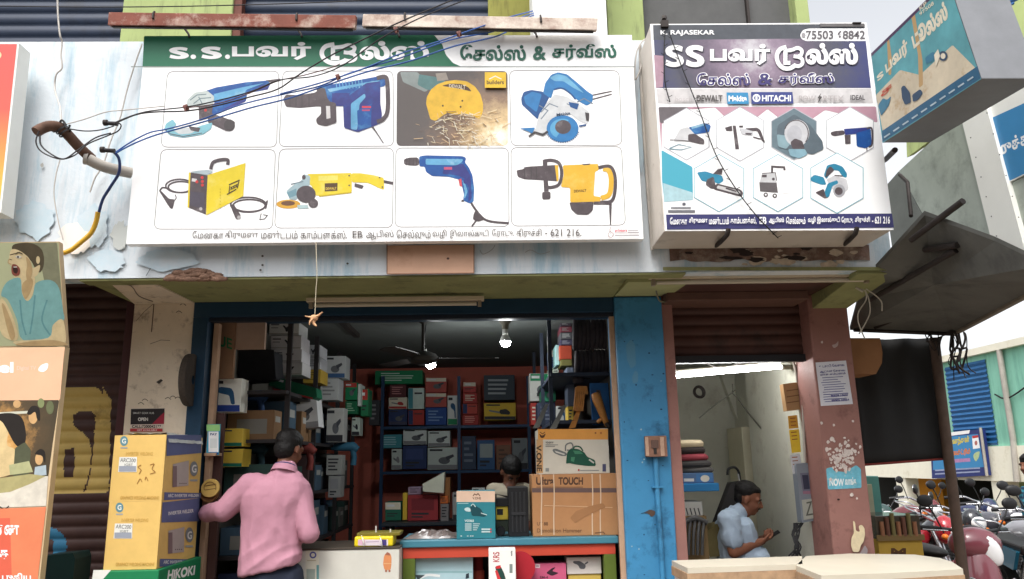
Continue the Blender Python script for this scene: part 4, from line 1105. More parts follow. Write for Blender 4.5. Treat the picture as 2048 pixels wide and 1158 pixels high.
# ------------------------------------------------------------------ rusty strip light reflectors over the sign
m_rust1 = mat('rust_brown_metal', (128, 76, 64), 1, rough=.8, var=.2, vscale=9, dirt=(206, 190, 176), damt=.55, dscale=6, bump=.2)
def strip(x0, y0, x1, y1, h, Y, label):
 a, c = W(x0, y0 + h, Y), W(x1, y1 + h, Y); t0, t1 = W(x0 + 2, y0, Y), W(x1 + 2, y1, Y)
 t = thing('strip_light', label, 'strip light', (a + c) / 2, 'rusty strip lights above the sign')
 b = MB(); d = Vector((0, .05, .012))
 b.hexa([a, c, c + d, a + d], [t0, t1, t1 + d, t0 + d], m_rust if x0 > 600 else m_rust1); b.build('reflector', t, .004)
 b = MB(); b.hexa([a + Vector((0.02, .012, -.008)), c + Vector((-.02, .012, -.008)), c + Vector((-.02, .04, 0)), a + Vector((.02, .04, 0))], [a + Vector((.02, .012, 0)), c + Vector((-.02, .012, 0)), c + Vector((-.02, .04, .01)), a + Vector((.02, .04, .01))], m_iron); b.build('lamp_tray', t)
 for k, fx in enumerate((.18, .76)):
  p = a.lerp(c, fx)
  b = MB(); b.tube([p + Vector((0, .01, .10)), p + Vector((0, -.006, .075)), p + Vector((0.002, -.006, .045))], .007, m_iron);
  b.build('support_arm', t)
strip(215, 24, 710, 30, 26, -.98, 'long rusty strip light above the green half of the sign')
strip(724, 28, 1194, 36, 24, -.98, 'whiter rust flecked strip light above the right half of the sign')
# ------------------------------------------------------------------ projecting sign seen side on
XS3 = 2.2
pl3 = Plane((XS3, 0, 0), (-1, 0, 0))
h3 = lambda x, y: pl3.hit(x, y)
s3 = thing('projecting_sign', 'weathered turquoise double sided sign sticking out from the building above the grey awning', 'shop sign', h3(1765, 285))
m_s3 = mat('dull_sign_metal', (128, 130, 134), 1, rough=.5, metal=.2, var=.1)
c4 = [h3(1742, 107), h3(1895, -42), h3(1962, 158), h3(1765, 286)]
th = Vector((.26, 0, 0))
b = MB()
b.extr([p + Vector((.004, 0, 0)) for p in c4], th, m_s3)
b.build('box', s3, .006)
b = MB()
b.ppoly(pl3, [(1742, 107), (1895, -42), (1962, 158), (1765, 286)], mat('faded_turquoise_print', (104, 176, 186), KS, rough=.5, var=.22, vscale=5))
b.ppoly(pl3, [(1752, 190), (1800, 140), (1840, 150), (1905, 90), (1957, 142), (1768, 276)], mat('cream_print', (226, 212, 186), KS, rough=.5, var=.15, vscale=6, dirt=(190, 150, 100), damt=.3, dscale=8))
b.ppoly(pl3, [(1764, 262), (1955, 132), (1961, 157), (1765, 284)], sink(40, 100, 136))
b.ppoly(pl3, [(1822, 30), (1829, 24), (1845, 120), (1846, 170), (1838, 176), (1836, 110)], mat('yellowed_stain', (206, 170, 120), KS, rough=.6))
b.ppoly(pl3, [(1774, 80), (1778, 76), (1784, 120), (1782, 150), (1777, 150)], mat('yellowed_stain', (206, 170, 120), KS, rough=.6))
b.ppoly(pl3, [(1742, 107), (1895, -42), (1897, -36), (1743, 113)], sink(84, 58, 96))
LW = sink(250, 240, 216)
b.ptext(pl3, 'S', [(1753, 152), (1766, 140), (1768, 152), (1755, 164)], LW, .05)
b.ptext(pl3, 'பவர்', [(1768, 124), (1812, 74), (1818, 108), (1774, 152)], LW, .06)
b.ptext(pl3, 'டூல்ஸ்', [(1820, 64), (1890, -1), (1897, 36), (1828, 99)], LW, .06)
b.ptext(pl3, 'KP', [(1838, 14), (1852, 2), (1854, 10), (1840, 22)], LW, .02)
b.ptext(pl3, '97508', [(1838, 26), (1866, 2), (1868, 9), (1840, 32)], LW, .01)
b.ptext(pl3, 'ச', [(1760, 186), (1782, 168), (1784, 178), (1763, 195)], sink(214, 100, 80), .03)
DB = sink(50, 80, 110)
for pts in ([(1756, 210), (1766, 196), (1774, 200), (1782, 192), (1778, 210), (1770, 222), (1762, 232)], [(1850, 115), (1866, 103), (1872, 108), (1866, 122), (1852, 128)]):
 b.ppoly(pl3, pts, sink(60, 130, 160))
for pts in ([(1802, 175), (1808, 170), (1820, 185), (1822, 205), (1810, 210), (1804, 196)], [(1824, 190), (1840, 178), (1846, 186), (1836, 200), (1826, 204)]): b.ppoly(pl3, pts, DB)
b.pell(pl3, 1886, 112, 9, 10, DB, 16); b.pell(pl3, 1886, 112, 5, 6, LW, 12); b.ppoly(pl3, [(1868, 110), (1876, 98), (1880, 112), (1872, 134)], LW)
for k in range(10): b.pline(pl3, [(1768 + k * 18.5, 275 - k * 12.6), (1780 + k * 18.5, 267 - k * 12.6)], 3, sink(190, 210, 220))
b.build('panel', s3)
b = MB(); b.tube([W(1790, 300, -1.3), W(1770, 320, -.75), W(1744, 330, 0)], .016, m_iron); b.build('bracket', s3)
b = MB(); b.tube([h3(1800, 62) + Vector((.1, 0, 0)), h3(1800, 62) + Vector((.2, .9, -.1)), Vector((XE - .1, .0, 3.4))], .025, m_iron); b.build('bracket', s3)

# ------------------------------------------------------------------ neighbour's sign and metal sheet above the awning
XN = 3.0
pn = Plane((XN, 0, 0), (-1, 0, 0)); hn = lambda x, y: pn.hit(x, y)
ns = thing('neighbour_sign', 'blue shop sign in a riveted white frame beside a grey metal sheet, above the awning', 'shop sign', hn(1990, 480))
b = MB(); b.extr([hn(*p) for p in [(1798, 342), (1925, 225), (1992, 486), (1850, 436)]], (.06, 0, 0), m_steel); b.build('metal_sheet', ns)
b = MB(); b.extr([hn(*p) for p in [(1768, 376), (1797, 343), (1849, 437), (1849, 475), (1788, 525)]], (.06, 0, 0), mat('dark_sheet', (120, 124, 120), .9, rough=.6, var=.15, vscale=4)); b.build('metal_sheet', ns)
b = MB(); b.extr([hn(*p) + Vector((-.02, 0, 0)) for p in [(1925, 222), (1978, 208), (2064, 528), (1990, 484)]], (.10, 0, 0), mat('white_frame_sheet', (238, 238, 232), 1, rough=.5, var=.03))
pr = Plane((XN - .02, 0, 0), (-1, 0, 0))
for k in range(7):
 t = k / 6
 b.pell(pr, 1931 + 62 * t, 236 + 236 * t, 1.4, 1.4, ink((90, 90, 90)), 7); b.pell(pr, 1974 + 76 * t, 226 + 250 * t, 1.4, 1.4, ink((90, 90, 90)), 7)
b.build('frame', ns, .003)
b = MB(); b.extr([hn(*p) for p in [(1978, 208), (2110, 140), (2110, 320), (2019, 364)]], (.05, 0, 0), mat('white_frame_sheet', (238, 238, 232), 1, rough=.5, var=.03))
b.ppoly(pn, [(1985, 235), (2110, 178), (2110, 318), (2018, 362)], mat('sky_blue_print', (70, 156, 216), KS, rough=.4, var=.05))
b.ptext(pn, 'முத்து', [(1992, 288), (2064, 254), (2072, 292), (2001, 320)], LW if 0 else mat('sign_letter_white', (250, 250, 250), 1, rough=.4), .04)
b.build('panel', ns)
b = MB(); b.extr([hn(*p) + Vector((.01, 0, 0)) for p in [(2019, 366), (2110, 322), (2110, 550), (2064, 528)]], (.03, 0, 0), m_steel); b.build('metal_sheet', ns)
b = MB(); b.tube([W(1815, 365, -.75), W(1822, 432, -.95)], .012, m_iron); b.tube([W(1815, 365, -.75), W(1800, 350, -.6)], .012, m_iron); b.build('bracket', ns)

# ------------------------------------------------------------------ awning
aw = thing('awning', 'dark sloping sheet metal awning between the shop and the lane, seen from below', 'awning', W(1870, 600, -.3))
m_aw = mat('dark_awning_sheet', (96, 96, 92), 1, rough=.75, var=.2, vscale=2.5, dirt=(70, 70, 68), damt=.5)  # dark grey sheet with darker random patches
P = [W(1700, 660, .3), W(1716, 600, 0), W(1745, 545, -.7), W(1850, 430, -1.2), W(1990, 482, -1.6), W(2090, 530, -1.9), W(2090, 566, -1.3), W(1905, 668, .3)]
cpt = sum(P, Vector((0, 0, 0))) / len(P)
up = Vector((0, 0, .025))
b = MB(); n_ = len(P)
V = P + [cpt] + [p + up for p in P] + [cpt + up]
Fs = []
for i in range(n_):
 j = (i + 1) % n_
 Fs += [(i, j, n_), (j + n_ + 1, i + n_ + 1, 2 * n_ + 1), (i, i + n_ + 1, j + n_ + 1, j)]
b.mesh(V, Fs, m_aw); b.build('roof_sheet', aw)
b = MB(); a_, c_ = W(1903, 671, .28), W(2095, 570, -1.32)
b.hexa([a_, c_, c_ + Vector((.05, .05, 0)), a_ + Vector((.05, .05, 0))], [p + Vector((0, 0, .07)) for p in (a_, c_, c_ + Vector((.05, .05, 0)), a_ + Vector((.05, .05, 0)))], mat('weathered_edge_bar', (128, 118, 104), 1, rough=.7, var=.2, vscale=10)); b.build('edge_bar', aw)
for p0, p1, Ya, Yb in (((1850, 500), (1915, 490), -1.0, -1.3), ((1740, 600), (1912, 500), -.3, -1.25), ((1822, 480), (1926, 402), -1.1, -1.5), ((1708, 660), (1900, 668), .26, .26), ((1750, 655), (1905, 590), .2, -.4)):
 b = MB(); b.tube([W(*p0, Ya), W(*p1, Yb)], .018 if Ya < 0.2 else .014, m_iron); b.build('rafter', aw)
b = MB(); b.tube([W(1868, 676, .3), W(1897, 915, .3), Vector((W(1925, 1158, .3).x, .3, 0))], .036, mat('brown_iron_post', (82, 66, 56), 1, rough=.65, var=.25, vscale=12), 12)
b.build('post', aw)
# tangle of wires at the awning corner
b = MB(); rnd = random.Random(6)
for k in range(11):
 x0, y0 = rnd.uniform(1896, 1936), rnd.uniform(648, 668)
 pts = [(x0, y0), (x0 + rnd.uniform(-10, 14), y0 + rnd.uniform(12, 40)), (x0 + rnd.uniform(-14, 18), y0 + rnd.uniform(36, 75)), (x0 + rnd.uniform(-6, 30), y0 + rnd.uniform(50, 95))]
 b.tube(smooth_px([W(x, y, .2 + rnd.uniform(-.05, .05)) for x, y in pts], 4), rnd.choice((.003, .004, .008)), m_iron, 5)
for k in range(6):
 b.tube(smooth_px([W(1860 + rnd.uniform(-20, 20), 660, .25), W(1850 + rnd.uniform(0, 30), 690 + rnd.uniform(-10, 25), .22), W(1885, 672, .2), W(1900 + rnd.uniform(0, 40), 660, .18)], 4), .004, m_iron, 5)
tag(b.build('wire_tangle'), 'tangle of old dark wires hanging at the corner of the awning by its post', 'wires')
# white loop of cable hanging from the bracket
b = MB(); mc = mat('dirty_white_cable', (176, 168, 152), 1, rough=.6)
for pts in ([(1716, 578), (1730, 582), (1732, 600), (1718, 622), (1716, 640), (1722, 660), (1730, 678)], [(1730, 580), (1738, 600), (1740, 625), (1730, 648), (1718, 668)], [(1732, 578), (1750, 590), (1763, 604), (1764, 622)]):
 b.tube(smooth_px([W(x, y, -.55) for x, y in pts], 5), .004, mc, 6)
b.tube([W(1712, 575, -.55), W(1726, 583, -.55)], .008, mc, 6)
tag(b.build('loose_cable'), 'knotted loop of whitish cable dangling from the green bracket by the awning', 'cable')
# black sheet hung as a curtain
pt = PY(.36)
b = MB(); nx, nz = 16, 12; V = []
for j in range(nz + 1):
 for i in range(nx + 1):
  u, v = i / nx, j / nz
  x = (1700 * (1 - u) + 1866 * u) * (1 - v) + (1724 * (1 - u) + 1898 * u) * v
  y = (680 * (1 - u) + 676 * u) * (1 - v) + (930 * (1 - u) + 917 * u) * v
  p = W(x, y, .36); p.y += .02 * math.sin(u * 17) * (1 - v * .6) + .01 * math.sin(v * 5)
  V.append(p)
b.mesh(V, [(j * (nx + 1) + i, j * (nx + 1) + i + 1, (j + 1) * (nx + 1) + i + 1, (j + 1) * (nx + 1) + i) for j in range(nz) for i in range(nx)], m_tarp, True)
ct = b.build('hanging_sheet'); tag(ct, 'black cloth sheet with red hem hung as a curtain beside the maroon pillar', 'curtain')
b = MB(); b.tube([V[nz * (nx + 1) + i] + Vector((0, -.008, 0)) for i in range(nx + 1)], .009, mat('red_hem', (128, 52, 46), 1, rough=.8), 6); b.build('hem', ct)
md = ct.modifiers.new('thick', 'SOLIDIFY'); md.thickness = .004
# brown carton wedged under the awning
b = MB(); a, c = W(1700, 745, .06), W(1765, 690, .06)
b.extr([W(x, y, .05) for x, y in [(1697, 676), (1760, 676), (1765, 705), (1764, 726), (1752, 748), (1706, 748)]], (0, .25, 0), mat('brown_carton', (146, 104, 70), 1, rough=.85, var=.1, vscale=6))
tag(b.build('carton', bevel=.003), 'torn brown carton wedged beside the maroon pillar under the awning', 'box')

# ------------------------------------------------------------------ the lane: building at the right
XL = 9.0
pln = Plane((XL, 0, 0), (-1, 0, 0)); hl = lambda x, y, d=0: WX(x, y, XL + d)
lb = thing('lane_building', 'green walled building across the lane with cream beam and open parking below', 'building', (XL, 10, 0))
m_teal = mat('sea_green_wash', (140, 200, 178), 1, rough=.9, var=.06, vscale=1.5, dirt=(110, 170, 150), damt=.5, dscale=1.5, streak=True)
m_cream = mat('cream_wash', (236, 232, 214), 1, rough=.9, var=.05, dirt=(206, 200, 176), damt=.3)
def lpoly(name, pts, m, d=0, th=.25):
 b = MB(); b.extr([hl(x, y, d) for x, y in pts], (th, 0, 0), m); return b.build(name, lb)
ztop = hl(2048, 690).z; zb = hl(1980, 893).z
y0, y1 = 4.5, 20.0
b = MB(); b.box((XL, y0, zb), (XL + 3, y1, ztop), m_teal); b.build('upper_wall', lb)
b = MB(); b.box((XL - .06, y0, hl(2000, 962).z), (XL + .3, y1, zb), m_cream); b.build('beam', lb)
for px0, px1 in ((1716, 1726), (1797, 1816), (1988, 2012)):
 b = MB(); b.box((XL - .03, hl(px1, 980).y, 0), (XL + .25, hl(px0, 980).y, hl(2000, 962).z), m_cream); b.build('pillar', lb)
b = MB(); b.box((XL + 2.9, y0, 0), (XL + 3, y1, zb), mat('dark_back_wall', (60, 58, 54), .8, rough=.9)); b.build('back_wall', lb)
b = MB(); b.box((XL + 1.0, WX(1885, 980, XL + 1.0).y, 0), (XL + 1.1, WX(1822, 980, XL + 1.0).y, zb), mat('orange_wall', (222, 152, 52), 1, rough=.9, var=.1)); b.build('orange_wall', lb)
b = MB(); b.box((XL + .9, WX(2065, 980, XL + .9).y, 0), (XL + 1.0, WX(2016, 980, XL + .9).y, zb), mat('lime_wall', (160, 176, 120), 1, rough=.9)); b.build('lime_wall', lb)
def f():
 b = MB(); ya, yb = hl(1984, 800).y, hl(1900, 800).y; z0, z1 = zb + .02, hl(1940, 718).z
 n = int((z1 - z0) / .09)
 for k in range(n):
  z = z0 + k * .09
  b.mesh([(XL - .005, ya, z), (XL - .005, yb, z), (XL - .03, yb, z + .045), (XL - .03, ya, z + .045), (XL - .005, yb, z + .088), (XL - .005, ya, z + .088)], [(0, 1, 2, 3), (3, 2, 4, 5)], mat('blue_lane_shutter', (40, 98, 150), 1, rough=.5, var=.1))
 b.build('roller_shutter', lb)
f()
b = MB(); b.box((XL - .05, hl(1890, 800).y, zb + .05), (XL - .002, hl(1872, 800).y, ztop - .25), mat('pink_pilaster', (206, 84, 124), 1, rough=.8)); b.build('pilaster', lb)
b = MB(); b.box((XL - .1, y0, ztop), (XL + 3, y1, ztop + .12), m_cream); b.build('parapet', lb)
b = MB(); y_ = hl(2022, 800).y; b.tube([(XL - .07, y_, ztop), (XL - .07, y_, zb + .1), (XL - .12, y_, zb - .6)], .05, m_pvc, 8); b.build('drain_pipe', lb)
b = MB(); b.tube(smooth_px([(XL - .04, hl(1996, 800).y, zb + .9), (XL - .05, hl(2020, 800).y, zb + .8), (XL - .04, hl(2060, 800).y, zb + .95)], 5), .015, m_black, 5); b.build('wall_cable', lb)
# sign on the lane building
XQ = XL - .16; pq = Plane((XQ, 0, 0), (-1, 0, 0))
t = thing('lane_sign', 'blue sign with yellow and orange lettering on the beam of the lane building', 'shop sign', WX(1920, 955, XQ))
b = MB(); b.extr([WX(x, y, XQ) for x, y in [(1860, 874), (1962, 858), (1974, 951), (1864, 957)]], (.08, 0, 0), sink(46, 60, 130))
b.ppoly(pq, [(1890, 873), (1938, 867), (1940, 860), (1892, 866)], m_board)
b.ppoly(pq, [(1866, 876), (1956, 868), (1968, 934), (1866, 940)], mat('sky_blue_print', (70, 156, 216), KS, rough=.4, var=.05))
b.ptext(pq, 'ஆனந்தன்', [(1892, 878), (1938, 871), (1940, 888), (1894, 894)], sink(246, 220, 60), .05)
b.ptext(pq, 'எலக்ட்ரிக்', [(1898, 900), (1941, 896), (1942, 910), (1900, 914)], sink(250, 140, 50), .06)
b.ppoly(pq, [(1900, 919), (1940, 916), (1941, 923), (1900, 926)], sink(206, 150, 200))
b.ppoly(pq, [(1944, 872), (1956, 870), (1960, 896), (1946, 898)], m_board); b.ppoly(pq, [(1944, 872), (1956, 870), (1957, 875), (1945, 877)], sink(220, 60, 60)); b.pell(pq, 1952, 886, 3, 5, sink(200, 120, 110), 10)
b.ppoly(pq, [(1946, 910), (1952, 904), (1960, 902), (1958, 914), (1952, 924), (1948, 918)], sink(206, 226, 170))
for y in (940, 947): b.pline(pq, [(1870, y + 1), (1960, y - 4)], 3, sink(170, 180, 214))
b.build('panel', t, .004)
b = MB(); b.tube([WX(1961, 855, XQ - .02), WX(1974, 952, XQ - .02)], .025, m_pvc, 6); b.build('frame_rail', t)
# green overhang of the neighbouring upper floor
b = MB()
b.extr([W(x, y, 1.4) for x, y in [(1930, -60), (2160, -60), (2160, -30), (2048, 92), (1962, 212), (1946, 218)]], (0, 1.2, 0), m_greenwall)
b.extr([W(x, y, 1.38) for x, y in [(1962, 212), (2048, 92), (2160, -30), (2160, 40), (2048, 150), (1975, 226)]], (0, 1.0, 0), m_cream)
up_ = b.build('balcony'); tag(up_, 'pale green balcony of the next building, high in the top right corner', 'balcony')
b = MB(); rnd = random.Random(4)
for k in range(5): b.tube(smooth_px([W(1985 + k * 4, 168 - k * 3, 1.2), W(2015, 120 + k * 6, 1.2), W(2070, 50 + k * 9, 1.2)], 5), .008, m_black, 5)
tag(b.build('cable_bundle'), 'straight run of thin black cables strung in front of the pale green balcony', 'cables')
b = MB(); b.tube(smooth_px([W(2052, 90, .8), W(2030, 110, .8), W(2024, 135, .8), W(2034, 158, .8), W(2060, 168, .8)], 6), .014, m_black, 6); b.tube(smooth_px([W(2052, 100, .8), W(2036, 116, .8), W(2032, 138, .8), W(2040, 150, .8), W(2060, 158, .8)], 6), .014, m_black, 6)
tag(b.build('cable_coil'), 'black coil of cable hanging in front of the pale green balcony', 'cable coil')
b = MB(); b.tube(smooth_px([W(1975, 22, 1.0), W(1995, 8, 1.0), W(2018, 2, 1.0), W(2040, -8, 1.0)], 5), .03, mat('blue_plastic_sheet', (60, 110, 170), 1, rough=.5, var=.2), 6)
b.tube(smooth_px([W(1978, 30, 1.0), W(1998, 20, 1.0), W(2026, 6, 1.0)], 5), .018, mat('blue_plastic_sheet', (60, 110, 170), 1, rough=.5, var=.2), 6)
tag(b.build('plastic_sheet'), 'twisted blue plastic sheet hanging from the pale green balcony', 'plastic sheet')
# ------------------------------------------------------------------ left: banner and poster board
YBN = -.95; pb = PY(YBN)
gm = bpy.data.materials.new('red_to_yellow_print'); gm.use_nodes = True; t_ = gm.node_tree; bs = t_.nodes['Principled BSDF']; bs.inputs['Roughness'].default_value = .5
g_ = t_.nodes.new('ShaderNodeNewGeometry'); sx = t_.nodes.new('ShaderNodeSeparateXYZ'); mr = t_.nodes.new('ShaderNodeMapRange'); cr = t_.nodes.new('ShaderNodeValToRGB')
t_.links.new(g_.outputs['Position'], sx.inputs[0]); t_.links.new(sx.outputs['Z'], mr.inputs['Value']); mr.inputs['From Min'].default_value = W(10, 420, YBN).z; mr.inputs['From Max'].default_value = W(10, 90, YBN).z
t_.links.new(mr.outputs[0], cr.inputs['Fac']); t_.links.new(cr.outputs[0], bs.inputs['Base Color'])
el = cr.color_ramp.elements; el[0].color = col((250, 226, 70), .8); el[1].color = col((226, 90, 84), .8); e = el.new(.3); e.color = col((250, 170, 80), .8); e = el.new(.6); e.color = col((240, 100, 84), .8)
b = MB(); b.extr([W(x, y, YBN) for x, y in [(-80, 86), (38, 86), (2, 425), (-120, 425)]], (0, .12, 0), mat('white_frame_sheet', (238, 238, 232), 1, rough=.5, var=.03))
b.ppoly(pb, [(-80, 88), (34, 88), (-2, 422), (-120, 422)], gm)
b.ptext(pb, 'D', (-12, 102, 3, 118), sink(250, 230, 180), .05)
tag(b.build('side_banner'), 'red to yellow printed banner cut off by the left edge of the photo', 'banner')
YP = -.9; XP = W(130, 693, YP).x
po = thing('poster_board', 'tall pale orange advertising board with photographs of people, left of the shuttered bay', 'advertising board', (XP - .6, YP, 0))
m_or = mat('overexposed_orange_print', (250, 196, 160), .85, rough=.45, var=.05); m_or2 = mat('red_orange_print', (240, 140, 100), .85, rough=.45, var=.08)  # pale peach puts overexposure into the orange print
xl_ = XP - 1.2
b = MB(); b.box((xl_, YP, .05), (XP, YP + .05, W(60, 694, YP).z), mat('board_edge', (216, 190, 150), .9, rough=.5))
pp = PY(YP)
b.ppoly(pp, [(-200, 697), (130, 695), (127, 716), (120, 800), (-200, 802)], m_or)
b.ptext(pp, 'airtel', (-62, 724, 27, 746), WS, .05)
b.ptext(pp, 'Digital TV', (34, 732, 72, 742), sink(252, 226, 206), .01)
b.ppoly(pp, [(76, 738), (82, 730), (92, 726), (97, 727), (95, 738), (88, 744), (78, 743)], WS)
dkp = radial('printed_crowd_photo', pp.hit(-6, 880), [(.1, col((250, 232, 180), .9)), (.24, col((226, 170, 96), .8)), (.36, col((96, 78, 54), .8)), (.6, col((56, 56, 44), .8)), (.9, col((120, 124, 96), .8))])
b.ppoly(pp, [(-200, 802), (118, 800), (106, 880), (96, 955), (-200, 975)], dkp)
b.pline(pp, [(-20, 828), (60, 824)], 5, sink(226, 226, 206))
SK, SK2, HR = sink(232, 186, 130), sink(244, 216, 160), sink(44, 38, 34)
b.pblob(pp, [(-40, 850), (5, 836), (16, 860), (14, 890), (30, 900), (34, 940), (0, 955), (-40, 960)], SK2)
b.pblob(pp, [(-20, 832), (20, 826), (44, 836), (52, 870), (46, 896), (30, 888), (12, 856), (2, 842)], HR)
b.pell(pp, 66, 834, 9, 14, SK, 16); b.pblob(pp, [(54, 826), (64, 812), (78, 816), (80, 840), (74, 838), (70, 824), (60, 830)], HR)
b.ppoly(pp, [(30, 896), (50, 884), (62, 900), (58, 950), (26, 955)], sink(96, 100, 76)); b.ppoly(pp, [(18, 930), (58, 922), (66, 944), (20, 950)], sink(200, 200, 150))
b.pell(pp, 78, 918, 8, 12, SK, 14); b.pblob(pp, [(70, 908), (80, 898), (90, 904), (90, 926), (84, 912)], HR); b.ppoly(pp, [(70, 934), (92, 930), (93, 950), (68, 952)], sink(190, 206, 214))
b.pell(pp, 34, 808, 8, 8, SK, 12); b.pell(pp, 82, 806, 7, 10, sink(150, 160, 110), 10); b.pell(pp, 100, 815, 8, 14, sink(120, 126, 90), 10)
b.ppoly(pp, [(-200, 975), (96, 952), (92, 1012), (-200, 1022)], sink(246, 238, 222))
b.ppoly(pp, [(-40, 962), (60, 948), (92, 952), (60, 968), (20, 984), (-40, 990)], sink(196, 186, 130)); b.pline(pp, smooth_px([(-5, 1010), (8, 1018), (18, 1012)]), 2.2, HR)
b.ppoly(pp, [(-200, 1024), (92, 1014), (74, 1170), (-200, 1170)], m_or2); b.ppoly(pp, [(-200, 1040), (20, 1036), (24, 1170), (-200, 1170)], mat('red_print', (232, 108, 84), .85, rough=.45, var=.06))
b.ptext(pp, 'ணை', (-12, 1050, 38, 1070), WS, .04); b.ptext(pp, 'ாக', (-14, 1100, 17, 1118), WS, .04); b.ptext(pp, 'புதிய', (4, 1146, 62, 1166), WS, .04)
b.build('lower_panel', po)
tq = WX(118, 483, XP)
c4 = [Vector((xl_, tq.y, tq.z)), tq, W(131, 692, YP), Vector((xl_, YP, W(131, 692, YP).z))]
pu = P3(c4[0], c4[1], c4[2])
b = MB(); b.extr(c4, (0, .04, 0), mat('board_edge', (216, 190, 150), .9, rough=.5))
bgp = mat('printed_olive_backdrop', (196, 200, 160), .8, rough=.45, var=.04)
b.ppoly(pu, [(-200, 487), (117, 485), (129, 691), (-200, 694)], bgp)
b.ppoly(pu, [(60, 486), (114, 485), (124, 600), (116, 640), (96, 600), (80, 520)], sink(150, 150, 122))
HAIR, SKN, SHR = sink(96, 86, 66), sink(238, 216, 168), sink(140, 192, 190)
b.pblob(pu, [(24, 498), (30, 488), (62, 486), (84, 500), (88, 528), (80, 545), (70, 536), (62, 522), (50, 512), (36, 504)], HAIR)
b.pblob(pu, [(22, 500), (36, 500), (54, 512), (62, 524), (66, 536), (80, 530), (76, 548), (68, 556), (64, 572), (50, 578), (38, 572), (30, 556), (26, 550), (26, 536), (16, 526), (18, 518)], SKN)
b.ppoly(pu, [(26, 534), (34, 532), (37, 540), (34, 547), (28, 543)], sink(110, 70, 56)); b.pline(pu, [(20, 510), (30, 507)], 2, HAIR); b.pline(pu, [(19, 518), (24, 520)], 1.4, HAIR); b.pline(pu, [(33, 515), (40, 514)], 2, sink(110, 90, 70))
b.pell(pu, 76, 520, 4, 8, SKN, 12)
b.pblob(pu, [(40, 560), (66, 552), (70, 568), (62, 596), (50, 604), (42, 590)], SKN)
b.pblob(pu, [(2, 590), (14, 564), (40, 556), (44, 586), (54, 602), (66, 590), (72, 566), (100, 560), (118, 576), (126, 620), (128, 640), (108, 650), (104, 676), (46, 680), (34, 640), (16, 600)], SHR)
for p in ([(70, 590), (66, 630), (60, 668)], [(94, 600), (84, 640), (100, 670)], [(40, 600), (44, 640), (52, 670)]): b.pline(pu, smooth_px(p), 3.4, sink(112, 166, 170))
b.pblob(pu, [(0, 600), (12, 606), (28, 640), (36, 676), (20, 680), (0, 660)], SKN); b.pblob(pu, [(106, 650), (126, 640), (130, 690), (96, 690), (40, 690), (30, 682), (96, 676)], SKN)
SKD, LIP = sink(206, 176, 128), sink(150, 84, 72)
b.pblob(pu, [(46, 566), (62, 556), (66, 568), (58, 590), (50, 598), (44, 582)], SKD); b.pblob(pu, [(52, 514), (62, 526), (64, 548), (56, 566), (52, 548), (54, 530)], SKD)
b.pblob(pu, [(24, 530), (32, 529), (40, 538), (38, 550), (28, 551), (23, 544)], LIP); b.pblob(pu, [(26, 534), (32, 533), (36, 540), (33, 547), (27, 544)], sink(70, 44, 40)); b.pline(pu, [(27, 534), (34, 534)], 1.8, sink(244, 240, 230))
b.pblob(pu, [(31, 513), (37, 511), (43, 514), (37, 517)], sink(240, 236, 224)); b.pell(pu, 36, 514, 2, 2.2, sink(60, 46, 40), 10); b.pline(pu, smooth_px([(30, 508), (37, 505), (45, 508)]), 2.2, HAIR); b.pline(pu, smooth_px([(18, 518), (16, 525), (22, 528)]), 1.2, SKD)
b.pblob(pu, [(4, 612), (10, 612), (24, 646), (30, 672), (20, 676)], SKD); b.pblob(pu, [(40, 686), (96, 680), (126, 684), (128, 691), (40, 691)], SKD)
b.build('upper_panel', po)
